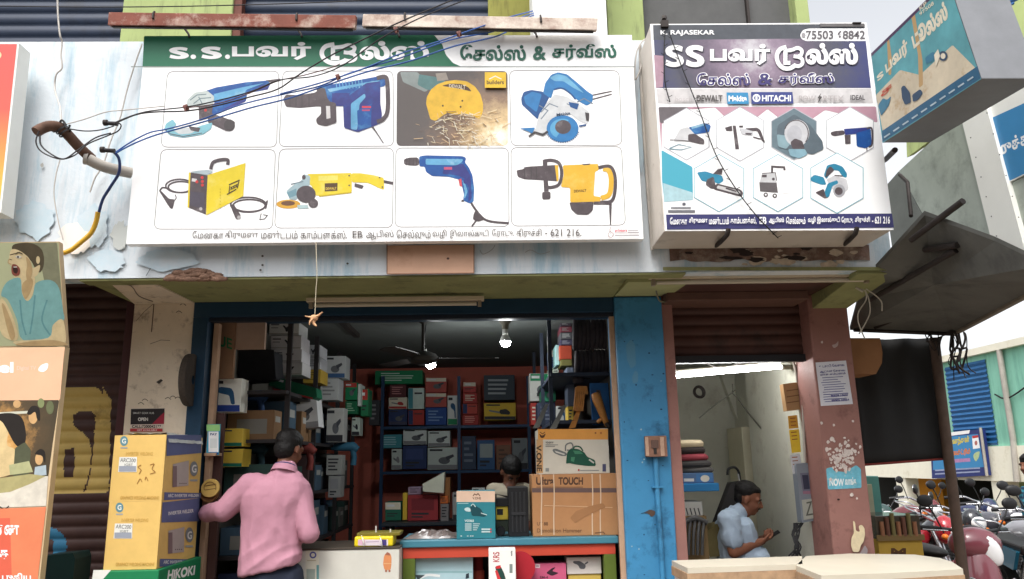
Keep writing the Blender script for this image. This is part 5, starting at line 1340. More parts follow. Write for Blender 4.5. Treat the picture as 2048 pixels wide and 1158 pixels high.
# ------------------------------------------------------------------ boxed goods
KI = 1.35      # printed cardboard in the shade
def kk(c, k=None):
 k = k or KI
 return mat('card_%d_%d_%d' % tuple(c), c, k, rough=.6, spec=.25, var=.06, vscale=9)
def art(b, pl, x0, y0, x1, y1, style, acc, seed=0):
 """printed face of a carton, in photo pixels"""
 w, h = x1 - x0, y1 - y0; q = lambda u, v: (x0 + u * w, y0 + v * h); rnd = random.Random(seed)
 def R_(u0, v0, u1, v1, c): b.prect(pl, x0 + u0 * w, y0 + v0 * h, x0 + u1 * w, y0 + v1 * h, kk(c))
 dk = (52, 54, 58)
 if style in ('band', 'tool', 'grinder', 'drill', 'saw'): R_(.0, .8, 1, 1, acc); R_(.06, .06, .5, .15, dk)
 if style == 'top': R_(0, 0, 1, .26, acc); R_(.06, .07, .5, .17, (236, 232, 226))
 if style == 'head': R_(0, 0, 1, .4, acc); R_(.1, .12, .6, .24, (236, 232, 226)); R_(.1, .6, .8, .66, dk); R_(.1, .74, .6, .8, dk)
 if style == 'side': R_(0, 0, .3, 1, acc); R_(.4, .2, .9, .28, dk)
 if style in ('grinder', 'top'):
  b.pell(pl, *q(.56, .6), w * .2, h * .17, kk((96, 98, 102)), 14); b.ppoly(pl, [q(.6, .42), q(.86, .3), q(.9, .4), q(.66, .6)], kk((70, 72, 78)))
 if style == 'drill':
  b.ppoly(pl, [q(.3, .3), q(.42, .24), q(.74, .28), q(.82, .4), q(.86, .78), q(.74, .78), q(.68, .5), q(.4, .44), q(.3, .38)], kk((44, 84, 120)))
 if style == 'saw':
  b.ppoly(pl, [q(.14, .4), q(.5, .5), q(.5, .62), q(.16, .5)], kk((120, 124, 126))); b.ppoly(pl, [q(.48, .4), q(.7, .34), q(.84, .56), q(.8, .7), q(.5, .66)], kk(acc if sum(acc) < 500 else (40, 90, 70)))
 if style == 'mark':
  b.ppoly(pl, [q(.44, .3), q(.52, .3), q(.58, .5), q(.66, .3), q(.76, .3), q(.64, .62), q(.64, .78), q(.55, .78), q(.55, .62)], kk((44, 44, 48))); R_(.06, .2, .34, .3, (90, 90, 96)); R_(.06, .45, .3, .52, (120, 120, 126)); R_(0, .9, 1, .96, (150, 146, 140))
 if style == 'window': R_(.12, .12, .88, .6, acc); R_(.12, .7, .7, .78, dk); R_(.12, .84, .5, .9, dk)
 if style == 'lines':
  for k in range(4): R_(.12, .16 + k * .18, .5 + rnd.random() * .36, .24 + k * .18, acc)
def carton(label, x0, y0, x1, y1, Y, d, c, style='tool', acc=(44, 100, 150), group=None, cat='box', name='tool_box', tilt=0):
 A, B = W(x0, y1, Y), W(x1, y1, Y); zt = W((x0 + x1) / 2, y0, Y).z; zb_ = (A.z + B.z) / 2
 b = MB(); b.box((A.x, Y, zb_), (B.x, Y + d, zt), kk(c))
 pl = PY(Y)
 art(b, pl, x0 + .8, y0 + .8, x1 - .8, y1 - .8, style, acc, int(x0 * 7 + y0))
 o = b.build(name, bevel=.003)
 if tilt: o.rotation_euler.y = R(tilt)
 return tag(o, label, cat, group)
# back rack: blue steel shelving
YR = 3.55
m_rack = mat('blue_steel_rack', (46, 80, 120), .8, rough=.5, var=.1)
t = thing('shelf_rack', 'blue steel shelving against the red back wall, loaded with tool boxes', 'shelves', W(920, 1100, YR))
for px in (764, 918, 1058):
 b = MB(); x = W(px, 850, YR).x; b.box((x - .018, YR, FLOOR), (x + .018, YR + .03, W(px, 752, YR).z), m_rack); b.build('upright', t)
xa, xb = W(762, 850, YR).x, W(1062, 850, YR).x
SH = []
for py in (851, 941, 1046):
 z = W(900, py, YR).z; SH.append(z)
 b = MB(); b.box((xa, YR - .004, z - .03), (xb, YR + .5, z), m_rack); b.build('shelf', t)
G1 = 'boxes on the back shelves'
WHT, CRM, RED, GRN, TEA, NAV, YLW, BLK, GRY = (206, 206, 202), (214, 204, 184), (170, 60, 54), (36, 128, 84), (70, 140, 150), (46, 60, 100), (206, 172, 60), (52, 52, 56), (130, 130, 132)
yb = YR + .06
row = [
 ('long green box lying across the top of the back shelves', 750, 741, 845, 768, GRN, 'lines', (190, 220, 196)),
 ('dark box with red trim under the long green box', 779, 769, 812, 794, (92, 50, 52), 'lines', (190, 130, 130)),
 ('small pale box with a red tool print on the back shelf', 777, 795, 814, 818, CRM, 'saw', RED),
 ('dark navy box low in the left corner of the top back shelf', 777, 819, 814, 850, NAV, 'grinder', (70, 70, 90)),
 ('pale green box with a grey grinder standing on the top back shelf', 816, 776, 848, 818, (196, 214, 204), 'side', TEA),
 ('red box with blue corner on the top back shelf', 816, 820, 848, 850, RED, 'side', NAV),
 ('upper of two red and white grinder boxes on the top back shelf', 851, 755, 893, 785, (176, 84, 76), 'top', CRM),
 ('lower of two red and white grinder boxes on the top back shelf', 851, 786, 893, 814, (176, 84, 76), 'top', CRM),
 ('deep blue box under the two red and white grinder boxes', 851, 815, 893, 850, (44, 76, 140), 'lines', (120, 150, 190)),
 ('narrow white box with green top and a black drill picture', 895, 791, 915, 850, (216, 226, 210), 'drill', GRN),
 ('top small red box of the narrow red stack beside the rack upright', 926, 764, 952, 785, (176, 70, 66), 'head', CRM),
 ('second small red box of the narrow red stack, white lettered', 926, 786, 954, 806, (168, 64, 60), 'lines', CRM),
 ('third small red box of the narrow red stack', 925, 807, 955, 828, (182, 76, 66), 'side', NAV),
 ('lowest small red box of the narrow red stack', 925, 829, 957, 850, (160, 58, 54), 'lines', (220, 150, 140)),
 ('dark plastic tool case lying on the yellow drill box', 968, 750, 1030, 800, (62, 70, 78), 'lines', (150, 156, 160)),
 ('yellow box with a drill picture on the back shelf', 968, 806, 1032, 840, YLW, 'saw', BLK),
 ('teal box at the left end of the middle back shelf', 761, 869, 803, 896, TEA, 'lines', (150, 190, 196)),
 ('white grinder box standing on a dark blue box', 806, 857, 853, 889, (202, 208, 204), 'grinder', GRY),
 ('white grinder box on the larger pale box, right of the dark blue box', 856, 862, 900, 893, (202, 208, 204), 'grinder', GRY),
 ('dark blue box in the middle of the middle back shelf', 805, 891, 853, 938, NAV, 'window', (60, 74, 120)),
 ('large pale grey box with a machine print on the middle back shelf', 855, 895, 915, 939, (188, 196, 190), 'grinder', GRY),
 ('narrow pale box left of the dark blue box', 783, 898, 803, 939, (188, 196, 190), 'saw', GRY),
 ('dark slate box beside the rack upright on the middle back shelf', 924, 872, 952, 939, (60, 72, 92), 'lines', (110, 120, 136)),
 ('blue and white box at the right of the middle back shelf', 955, 880, 990, 939, (60, 92, 132), 'window', (150, 160, 160)),
 ('brown carton on the middle back shelf behind the shopkeeper', 993, 890, 1022, 939, (128, 92, 74), 'lines', (90, 70, 60)),
 ('grey machine box at the right end of the middle back shelf', 1025, 876, 1056, 939, (120, 126, 128), 'grinder', BLK)]
for L, x0, y0, x1, y1, c, st, ac in row: carton(L, x0, y0, x1, y1, yb + (.02 if y0 % 2 else 0), .3, c, st, ac, G1)
# lower back shelf and floor goods
G2 = 'goods behind the counter'
low = [('red machine box with a yellow side on the low back shelf', 815, 990, 876, 1041, (150, 54, 58), 'window', (120, 44, 50), 2.6),
  ('small yellow box squeezed beside the red machine box', 805, 986, 814, 1040, YLW, 'none', BLK, 2.62),
  ('grey box right of the red machine box behind the counter', 881, 1008, 897, 1042, (120, 116, 116), 'lines', BLK, 2.6),
  ('narrow brown box standing behind the pale wedge', 889, 955, 900, 1005, (140, 96, 58), 'none', BLK, 2.7)]
low += [('green box at the left end of the low bench', 770, 1004, 802, 1041, (40, 100, 80), 'head', CRM, 2.62), ('small orange box on top of the grey low box', 881, 992, 896, 1007, (190, 100, 50), 'lines', BLK, 2.6),
 ('pale violet box lying on the red machine box', 816, 974, 842, 989, (150, 130, 150), 'lines', BLK, 2.66), ('blue box at the right end of the low bench', 940, 1000, 975, 1041, (52, 84, 130), 'window', CRM, 2.7), ('grey drill box beside the blue low box', 905, 985, 938, 1041, (150, 152, 150), 'drill', BLK, 2.72),
 ('small white box balanced over the blue low box', 944, 976, 970, 999, (200, 200, 196), 'grinder', GRY, 2.74), ('black case standing high between the back shelves and the left rack', 738, 800, 758, 850, (60, 60, 64), 'lines', GRY, 3.4)]
for L, x0, y0, x1, y1, c, st, ac, Y in low: carton(L, x0, y0, x1, y1, Y, .25, c, st, ac, G2)
b = MB(); b.extr([W(x, y, 2.5) for x, y in [(845, 968), (889, 944), (887, 986), (846, 983)]], (0, .2, 0), kk((206, 206, 188)))
tag(b.build('packet', bevel=.003), 'pale wedge shaped packet lying on the red machine box', 'packet')
t = thing('work_bench', 'low dark bench behind the counter carrying the red machine box', 'bench', W(850, 1100, 2.5))
zz = W(850, 1042, 2.6).z
b = MB(); b.box((W(765, 1042, 2.5).x, 2.45, zz - .03), (W(990, 1042, 2.5).x, 2.95, zz), mat('dark_bench_top', (60, 66, 72), 1, rough=.35)); b.build('bench_top', t)
for px in (775, 980):
 for dy in (2.5, 2.9):
  b = MB(); x = W(px, 1042, 2.5).x; b.box((x - .02, dy, FLOOR), (x + .02, dy + .03, zz - .03), m_iron); b.build('leg', t)
# ------------------------------------------------------------------ left wall rack
m_rk2 = mat('slotted_grey_rack', (66, 62, 64), .8, rough=.6, metal=.2)
t = thing('wall_rack', 'slotted steel rack along the left wall of the shop, crammed with tool boxes', 'shelves', (XIL + .3, 1.7, FLOOR))
for Y in (.5, 1.4, 2.4, 3.3):
 b = MB(); b.box((XIL + .44, Y, FLOOR), (XIL + .475, Y + .03, ZC - .05), m_rk2); b.build('upright', t)
for z in (.55, .95, 1.35, 1.75, 2.1):
 b = MB(); b.box((XIL + .01, .42, z - .025), (XIL + .47, 3.4, z), m_rk2); b.build('shelf', t)
G3 = 'boxes along the left wall'
lw = [('bright drill box with blue drill picture and dark blue base, front of the left rack', 413, 757, 480, 824, .28, .16, (222, 214, 204), 'drill', (40, 62, 132)),
 ('yellow and green drill box, upper of two beside the payment card', 444, 857, 484, 893, .34, .2, (196, 166, 64), 'band', (30, 100, 80)),
 ('yellow and green drill box, lower of two beside the payment card', 444, 898, 484, 934, .34, .2, (196, 166, 64), 'band', (30, 100, 80)),
 ('topmost white carton of the tall stack near the ceiling', 538, 642, 598, 670, 1.0, .3, (196, 196, 194), 'mark', BLK),
 ('second white carton of the tall stack near the ceiling', 541, 671, 602, 698, .98, .3, (196, 192, 194), 'mark', BLK),
 ('third white carton of the tall stack near the ceiling', 544, 699, 603, 724, 1.0, .3, (190, 188, 190), 'mark', BLK),
 ('lowest white carton of the tall stack near the ceiling', 546, 725, 604, 750, .99, .3, (186, 184, 184), 'mark', BLK),
 ('upper white carton of the second stack from the front', 606, 690, 640, 714, 1.5, .3, (184, 184, 188), 'mark', BLK),
 ('middle white carton of the second stack from the front', 606, 715, 640, 738, 1.48, .3, (180, 180, 184), 'lines', (90, 90, 96)),
 ('yellow label carton under the second white stack', 606, 739, 641, 766, 1.5, .3, (176, 146, 60), 'lines', (120, 96, 40)),
 ('white carton with a blue grinder print high on the left rack', 645, 712, 690, 756, 2.0, .25, (176, 178, 178), 'grinder', (60, 90, 130)),
 ('white angled carton below the blue grinder print carton', 640, 757, 676, 800, 1.95, .25, (176, 178, 178), 'lines', GRY),
 ('green box with a red stripe beside the red back wall', 690, 765, 714, 800, 2.5, .25, GRN, 'top', RED),
 ('thin white box standing on edge beside the red striped green box', 715, 768, 721, 812, 2.5, .25, (206, 214, 206), 'none', RED),
 ('green box below the red striped green box', 690, 802, 714, 828, 2.5, .25, (32, 104, 70), 'lines', (150, 190, 160)),
 ('small green box nearest the red back wall', 721, 778, 736, 832, 2.6, .25, (40, 120, 80), 'head', RED),
 ('white grinder box leaning in the middle of the left rack', 575, 797, 638, 858, 1.2, .2, (190, 190, 190), 'grinder', GRY),
 ('narrow white box leaning left of the white grinder box', 531, 794, 560, 850, 1.1, .2, (196, 196, 192), 'lines', (90, 90, 110)),
 ('white photo printed box hanging low on the left rack', 652, 816, 686, 884, 2.0, .2, (176, 176, 172), 'grinder', BLK),
 ('small white card box near the red wall at head height', 703, 835, 719, 871, 2.6, .2, (190, 200, 190), 'saw', BLK),
 ('pale box with vertical lettering low on the left rack', 652, 910, 682, 950, 2.0, .2, (150, 150, 146), 'lines', BLK),
 ('pale tall box below the vertical lettering box', 656, 952, 680, 995, 2.0, .2, (140, 140, 138), 'window', GRY)]
for L, x0, y0, x1, y1, Y, d, c, st, ac in lw: carton(L, x0, y0, x1, y1, Y, d, c, st, ac, G3, tilt=(-7 if 'leaning' in L else 0))
# darker goods filling the left rack
rnd = random.Random(21)
dk_cols = [((58, 62, 70), 'slate'), ((70, 52, 52), 'dark maroon'), ((44, 66, 62), 'dark green'), ((84, 78, 70), 'taupe'), ((46, 54, 84), 'navy'), ((96, 96, 92), 'grey'), ((120, 92, 66), 'brown'), ((60, 80, 96), 'steel blue')]
lvl = {.55: 'knee high', .95: 'waist high', 1.35: 'chest high', 1.75: 'head high'}
seen = set()
for z in (.55, .95, 1.35, 1.75):
 y = .5; i = 0
 while y < 3.2:
  w_ = rnd.uniform(.16, .3); h_ = rnd.uniform(.16, .33); c, cn = rnd.choice(dk_cols)
  ordn = ['foremost', 'second', 'third', 'fourth', 'fifth', 'sixth', 'seventh', 'eighth', 'ninth', 'tenth', 'eleventh', 'twelfth', 'thirteenth', 'fourteenth', 'fifteenth', 'sixteenth', 'seventeenth'][i]
  b = MB(); dx = rnd.uniform(.36, .45)
  b.box((XIL + .03, y, z), (XIL + dx, y + w_, z + h_), kk(c))
  q = Plane((XIL + dx, 0, 0), (1, 0, 0))
  b.mesh([(XIL + dx + .001, y + w_ * .15, z + h_ * .6), (XIL + dx + .001, y + w_ * .8, z + h_ * .6), (XIL + dx + .001, y + w_ * .8, z + h_ * .8), (XIL + dx + .001, y + w_ * .15, z + h_ * .8)], [(0, 1, 2, 3)], kk((150, 150, 146)))
  b.mesh([(XIL + .1, y - .001, z + h_ * .2), (XIL + dx - .05, y - .001, z + h_ * .2), (XIL + dx - .05, y - .001, z + h_ * .7), (XIL + .1, y - .001, z + h_ * .7)], [(0, 1, 2, 3)], kk(rnd.choice([(120, 118, 112), (90, 60, 56), (70, 96, 90), c])))
  tag(b.build('tool_box', bevel=.003), '%s box, %s on the %s shelf of the left rack' % (cn, ordn, lvl[z]), 'box', 'dark boxes on the left rack')
  y += w_ + rnd.uniform(.02, .06); i += 1
# odd goods on the left rack
b = MB(); b.extr([W(x, y, .75) for x, y in [(478, 700), (500, 696), (548, 700), (552, 758), (480, 762), (474, 740)]], (0, .25, 0), mat('dark_bag_cloth', (48, 48, 52), 1, rough=.9, var=.2))
b.pline(PY(.745), arc(514, 702, 16, 12, 180, 360, 10), 3, m_black); tag(b.build('tool_bag', bevel=.02), 'black cloth tool bag high on the left rack', 'bag')
b = MB(); b.extr([W(x, y, .9) for x, y in [(537, 770), (545, 752), (632, 776), (634, 794), (626, 798)]], (0, .2, 0), kk((30, 96, 70))); b.ppoly(PY(.9), [(545, 776), (625, 795), (626, 799), (546, 780)], kk((150, 50, 50))); b.ppoly(PY(.9), [(549, 756), (568, 761), (566, 765), (548, 760)], kk((220, 224, 216)))
tag(b.build('long_box', bevel=.003), 'long dark green box with red edge slanting across the left rack', 'box')
rnd = random.Random(31)
gl = ['hand drill hanging under the white cartons', 'grinder hanging behind the black bag', 'impact driver hanging by the leaning box', 'polisher hanging low on the left rack', 'marble cutter hanging by the red wall', 'rotary hammer hanging above the customer']
for k, (px, py, Y) in enumerate(((500, 800, .7), (512, 850, .75), (566, 880, 1.1), (600, 905, 1.2), (690, 900, 2.2), (500, 905, .7))):
 p = W(px, py, Y); m1 = kk([(44, 70, 110), (60, 64, 66), (40, 90, 84), (110, 50, 46), (50, 96, 120), (40, 62, 70)][k]); b = MB()
 b.tube([p + Vector((-.13, 0, .02)), p + Vector((-.05, 0, .03)), p + Vector((.08, 0, .03)), p + Vector((.12, 0, .0))], [.02, .04, .045, .03], m1, 10)
 b.tube([p + Vector((.07, 0, .02)), p + Vector((.09, .0, -.07)), p + Vector((.08, 0, -.14))], [.03, .024, .028], m1, 10)
 b.tube([p + Vector((-.13, 0, .02)), p + Vector((-.2, 0, .015))], .014, m_iron, 8)
 tag(b.build('power_tool'), ['blue', 'grey', 'green', 'red', 'light blue', 'dark'][k] + ' ' + gl[k], 'power tool')
# ------------------------------------------------------------------ right wall rack
m_rk3 = mat('dark_slate_rack', (48, 56, 72), .8, rough=.6)
t = thing('wall_rack', 'dark steel rack along the right wall of the shop behind the saw blades', 'shelves', (XIR - .25, 1.5, FLOOR))
for Y in (.5, 1.4, 2.6):
 b = MB(); b.box((XIR - .46, Y, FLOOR), (XIR - .43, Y + .03, ZC - .05), m_rk3); b.build('upright', t)
for z in (1.0, 1.45, 1.85, 2.2):
 b = MB(); b.box((XIR - .45, .45, z - .025), (XIR - .01, 2.7, z), m_rk3); b.build('shelf', t)
G4 = 'boxes along the right wall'
rw = [('white box with a red band and green corner high on the right rack', 1060, 747, 1098, 802, 2.2, .3, (206, 206, 200), 'top', GRN),
 ('small white and green box beside the red banded white box', 1099, 736, 1118, 760, 2.0, .3, (200, 210, 196), 'side', GRN),
 ('top thin dark box of the flat pile under the ceiling', 1121, 640, 1143, 652, 1.2, .3, (70, 62, 70), 'lines', (150, 150, 150)),
 ('second thin pink box of the flat pile under the ceiling', 1121, 653, 1144, 664, 1.2, .3, (120, 62, 72), 'lines', (150, 150, 150)),
 ('third thin grey box of the flat pile under the ceiling', 1121, 665, 1144, 678, 1.2, .3, (90, 90, 94), 'lines', (190, 190, 190)),
 ('fourth thin violet box of the flat pile under the ceiling', 1121, 679, 1145, 690, 1.2, .3, (74, 70, 92), 'lines', (150, 150, 160)),
 ('orange red box under the flat pile on the right rack', 1120, 691, 1144, 718, 1.2, .3, (172, 72, 52), 'none', BLK),
 ('olive box under the orange red box on the right rack', 1122, 719, 1144, 731, 1.2, .3, (110, 106, 62), 'none', BLK),
 ('pale cyan strip box on edge left of the flat pile', 1112, 690, 1119, 730, 1.3, .3, (150, 190, 190), 'none', BLK),
 ('dark machine case low on the right rack behind the saw blades', 1076, 805, 1112, 850, 1.6, .3, (50, 56, 74), 'lines', (90, 96, 110)),
 ('grey blue box standing behind the wooden handled saws', 1136, 735, 1150, 812, 1.1, .25, (96, 104, 120), 'none', BLK)]
rw += [('red box on the right rack under the white red banded box', 1062, 806, 1075, 850, 2.2, .3, RED, 'lines', CRM), ('white drill box on the right rack beside the dark machine case', 1114, 812, 1134, 850, 1.5, .25, (196, 196, 190), 'drill', BLK), ('green tool box on the right rack above the dark machine case', 1082, 772, 1112, 803, 1.7, .25, (44, 112, 84), 'top', CRM),
 ('slim yellow box upright at the right rack', 1136, 813, 1148, 850, 1.1, .2, (190, 160, 70), 'lines', BLK), ('blue box high on the right rack near the ceiling', 1098, 700, 1112, 734, 2.1, .25, (60, 90, 140), 'head', CRM)]
for L, x0, y0, x1, y1, Y, d, c, st, ac in rw: carton(L, x0, y0, x1, y1, Y, d, c, st, ac, G4)
for k, (x0, y0, x1, y1, Y) in enumerate(((1146, 640, 1180, 700, .62), (1182, 640, 1214, 698, .6), (1150, 702, 1184, 752, .6), (1186, 700, 1216, 752, .58), (1146, 754, 1180, 764, .6))):
 b = MB(); mm = mat('dark_tool_rubber', (62, 56, 60), 1, rough=.7, var=.25, vscale=18)
 for j in range(4 if k < 4 else 2):
  xx = x0 + (x1 - x0) * (j + .5) / 4
  b.tube(smooth_px([W(xx, y0, Y), W(xx + 2, (y0 + y1) / 2, Y - .03), W(xx - 1, y1, Y)], 4), [.012, .02, .026, .028, .03, .028, .024, .02, .014][:9], mm, 8)
 b.tube([W(x0, y0 + 2, Y + .02), W(x1, y0 + 2, Y + .02)], .008, m_iron, 6)
 tag(b.build('tool_bundle'), ['upper left bundle of dark rubber tool grips hanging at the right wall', 'upper right bundle of dark rubber tool grips hanging at the right wall', 'lower left bundle of dark rubber tool grips hanging at the right wall', 'lower right bundle of dark rubber tool grips hanging at the right wall', 'short pair of dark tool grips below the hanging bundles'][k], 'tool grips', 'bundles of tool grips')
# saws with wooden handles and chisels leaning above the cartons
mwd = mat('varnished_handle', (186, 124, 62), .9, rough=.4, var=.2, vscale=25); mbl = mat('bright_blade', (150, 150, 146), .9, rough=.35, metal=.7)
for k, pts in enumerate((((1072, 856), (1094, 808)), ((1106, 858), (1130, 810)), ((1144, 856), (1160, 815)))):
 b = MB(); a, c = W(*pts[0], .42), W(*pts[1], .5); e = Vector((.025, 0, .004))
 b.mesh([a - e, a + e, c + e * .6, c - e * .6] + [p + Vector((0, .006, 0)) for p in (a - e, a + e, c + e * .6, c - e * .6)], [(0, 1, 2, 3), (7, 6, 5, 4), (0, 4, 5, 1), (1, 5, 6, 2), (2, 6, 7, 3), (3, 7, 4, 0)], mbl if k < 2 else mwd)
 tag(b.build('saw_blade'), ['leftmost bright steel blade leaning above the chainsaw carton', 'middle bright steel blade leaning above the chainsaw carton', 'brownish blade leaning under the comb of wooden handles'][k], 'blade', 'blades leaning above the carton')
b = MB()
for k in range(6): b.tube([W(1152 + k * 3.6, 775, .5), W(1148 + k * 3.4, 822, .46)], .007, mwd, 6)
b.extr([W(x, y, .49) for x, y in [(1154, 772), (1174, 772), (1176, 788), (1152, 788)]], (0, .03, 0), mwd)
tag(b.build('handle_comb'), 'comb shaped set of slim wooden handles hanging at the right wall', 'tool handles')
b = MB(); b.tube(smooth_px([W(1190, 788, .45), W(1200, 815, .42), W(1212, 845, .42)], 4), [.03, .034, .036, .034, .03, .028, .026, .022, .02][:9], mwd, 10); b.tube([W(1212, 845, .42), W(1219, 855, .42)], .016, m_iron, 8)
b.tube(smooth_px([W(1195, 845, .44), W(1205, 838, .43), W(1214, 852, .43)], 4), .014, mwd, 8)
tag(b.build('hammer'), 'hammer with a thick wooden handle leaning beside the right door jamb', 'hammer')
b = MB(); b.extr([W(x, y, .55) for x, y in [(1180, 766), (1216, 766), (1222, 850), (1186, 850)]], (0, .04, 0), mat('blue_tool_board', (34, 92, 150), .9, rough=.5, var=.15)); b.ppoly(PY(.55), [(1192, 780), (1200, 780), (1214, 830), (1204, 832)], kk((70, 60, 56)))
tag(b.build('tool_board', bevel=.003), 'blue display board for hand tools at the right wall', 'display board')
# grinding discs
b = MB(); c = W(403, 975, -.03)
mgold = mat('gold_disc_paper', (206, 172, 96), .95, rough=.5, var=.08)
for k in range(2):
 pc = W(420 - k * 2, 976 + k * 10, -.02 + k * .03)
 b.lathe([(0, 0), (.058, 0), (.06, .004), (.06, .02), (.058, .024), (0, .024)], pc, (0, 1, -.12), mgold if k == 0 else mat('brown_disc_edge', (150, 108, 66), 1, rough=.6), 26)
b.pline(PY(-.021), arc(420, 976, 12, 12, 0, 360, 20)[:-1], 1.4, ink((120, 92, 50)), closed=True); b.pline(PY(-.021), [(410, 972), (432, 968)], 1.6, ink((110, 84, 50))); b.pline(PY(-.021), [(410, 980), (431, 977)], 1.4, ink((110, 84, 50)))
tag(b.build('disc_pack'), 'round golden pack of cutting discs hanging just above the reaching hand', 'cutting discs')
b = MB(); pc = W(374, 760, -.06); mdg = mat('grey_abrasive', (66, 58, 52), 1, rough=.95, var=.2, vscale=60)
b.lathe([(.03, 0), (.172, 0), (.175, .01), (.175, .03), (.172, .04), (.03, .04)], pc, (1, .05, 0), mdg, 32); b.lathe([(.03, -.002), (.05, -.002), (.05, .001), (.03, .001)], pc, (1, .05, 0), mat('brass_bush', (150, 120, 84), 1, rough=.5), 20)
tag(b.build('grinding_wheel'), 'large dark grinding wheel hanging edge on at the blue door jamb', 'grinding wheel')
# payment card without its code
b = MB(); A = W(412, 910, .02); B = W(441, 848, .02)
b.box((A.x, .02, A.z), (B.x, .032, B.z), mat('cyan_card', (60, 164, 200), .9, rough=.3)); pl = PY(.02)
b.prect(pl, 413, 849, 440, 862, kk((140, 190, 120))); b.prect(pl, 417, 863, 437, 904, kk((224, 226, 226))); b.ptext(pl, 'PAY', (420, 866, 434, 871), kk((40, 60, 110)), .04); b.prect(pl, 419, 905, 436, 908, kk((40, 60, 140)))
b.prect(pl, 420, 877, 434, 896, kk((196, 200, 200)))
tag(b.build('payment_card', bevel=.001), 'blue and white payment card standing at the left jamb of the shop', 'payment card')
b = MB(); b.box(W(408, 912, .0), W(444, 906, .12), m_wood); tag(b.build('ledge'), 'short timber ledge under the blue and white payment card', 'ledge')

# ------------------------------------------------------------------ lamps and fan
m_glow = mat('glowing_bulb', (255, 255, 250), 1, emit=(240, 255, 245), estr=170.0)
m_glow2 = mat('glowing_small_bulb', (255, 255, 250), 1, emit=(240, 255, 245), estr=150.0)
zc = ZC
p = W(1011, 684, .95); t = thing('ceiling_bulb', 'bright round bulb in a holder on the shop ceiling', 'bulb', (p.x, p.y, zc))
b = MB(); b.lathe([(.0, 0), (.055, 0), (.05, .03), (.03, .05), (.026, .09)], (p.x, p.y, zc), (0, 0, -1), mat('bulb_holder', (120, 116, 104), 1, rough=.5), 20); b.build('holder', t)
b = MB(); b.ball((p.x, p.y, p.z), .042, m_glow, 18); b.lathe([(.0435, .004), (.0435, .016), (.034, .045), (.024, .06)], p, (0, 0, 1), mat('bulb_neck', (200, 200, 196), 1, rough=.4), 18); b.tube([(p.x, p.y, p.z + .05), (p.x, p.y, zc - .08)], .024, mat('bulb_neck', (200, 200, 196), 1, rough=.4), 12); b.build('bulb', t)
hub = W(846, 716, .75)
p = W(860, 724, .95); t = thing('hanging_bulb', 'bright tilted bulb hanging behind the ceiling fan', 'bulb', (p.x, p.y, zc))
b = MB(); ax = Vector((.4, 0, -.9)).normalized(); b.lathe([(.0, .055), (.026, .05), (.04, .02), (.042, 0)], p, ax, m_glow2, 18); b.lathe([(.043, .002), (.034, -.03), (.022, -.05), (0, -.05)], p, ax, mat('bulb_neck', (200, 200, 196), 1, rough=.4), 18); b.build('bulb', t)
b = MB(); b.tube([p - ax * .05, p - ax * .11], .018, mat('bulb_neck', (200, 200, 196), 1, rough=.4), 10); b.tube(smooth_px([p - ax * .11, p + Vector((-.05, 0, .14)), Vector((p.x - .03, p.y, zc))], 4), .005, m_black, 6); b.build('holder', t)
t = thing('ceiling_fan', 'dark three bladed ceiling fan inside the open shop', 'ceiling fan', (hub.x, hub.y, zc))
m_fan = mat('dark_fan_metal', (62, 60, 58), 1, rough=.5, metal=.3)
top = W(831, 640, .75);
b = MB(); b.tube([(hub.x, hub.y, zc - .01), (hub.x, hub.y, hub.z + .04)], .014, m_fan, 10); b.lathe([(.05, 0), (.045, .05), (.02, .07)], (hub.x, hub.y, zc), (0, 0, -1), m_fan, 16); b.build('rod', t)
b = MB(); b.lathe([(.0, .05), (.05, .05), (.1, .03), (.125, 0), (.11, -.03), (.05, -.05), (0, -.05)], hub, (0, 0, 1), m_fan, 24); b.build('hub', t)
for a in (8, 128, 248):
 b = MB(); d = Vector((math.cos(R(a)), math.sin(R(a)), 0)); s_ = Vector((-d.y, d.x, .12))
 q = [hub + d * .1 - s_ * .03, hub + d * .1 + s_ * .03, hub + d * .2 + s_ * .06, hub + d * .56 + s_ * .065, hub + d * .6, hub + d * .56 - s_ * .065, hub + d * .2 - s_ * .06]
 b.extr(q, (0, 0, .006), m_fan); b.build('blade', t)
b = MB(); b.box(W(650, 640, .5), W(664, 630, .62), m_iron); a, c = W(655, 640, .45), W(702, 680, 1.4)
a.z = c.z = zc - .02; b = MB(); b.box((a.x, .5, zc - .035), (a.x + .05, 1.6, zc), m_iron); tag(b.build('ceiling_tube'), 'unlit dark tube light fitting on the shop ceiling, left of the fan', 'tube light')
KI = .95
# ------------------------------------------------------------------ blue topped counter
YC = .10
zt_ = W(1000, 1077, YC).z; xl_, xr_ = W(800, 1080, YC).x, W(1236, 1075, YC).x
m_ctop = mat('blue_laminate_top', (76, 138, 158), .9, rough=.4, var=.08, vscale=4)
m_red = mat('red_counter_paint', (206, 80, 60), .9, rough=.5, var=.06); m_grn = mat('olive_counter_paint', (98, 116, 48), .9, rough=.5, var=.06)
t = thing('shop_counter', 'shop counter with blue top, red rail, green posts and a glass display below', 'counter', ((xl_ + xr_) / 2, YC, FLOOR))
b = MB(); b.box((xl_, YC - .02, zt_ - .045), (xr_, YC + .55, zt_), m_ctop); b.build('top', t, .006)
b = MB(); b.box((xl_ + .02, YC, zt_ - .115), (xr_ - .02, YC + .05, zt_ - .045), m_red); b.build('rail', t, .003)
for x0 in (xl_ + .02, xr_ - .10):
 b = MB(); b.box((x0, YC + .002, FLOOR), (x0 + .08, YC + .08, zt_ - .115), m_grn); b.build('post', t, .003)
b = MB(); b.box((xl_ + .02, YC + .48, FLOOR), (xr_ - .02, YC + .5, zt_ - .05), mat('counter_back', (70, 72, 74), 1, rough=.8)); b.build('back_panel', t)
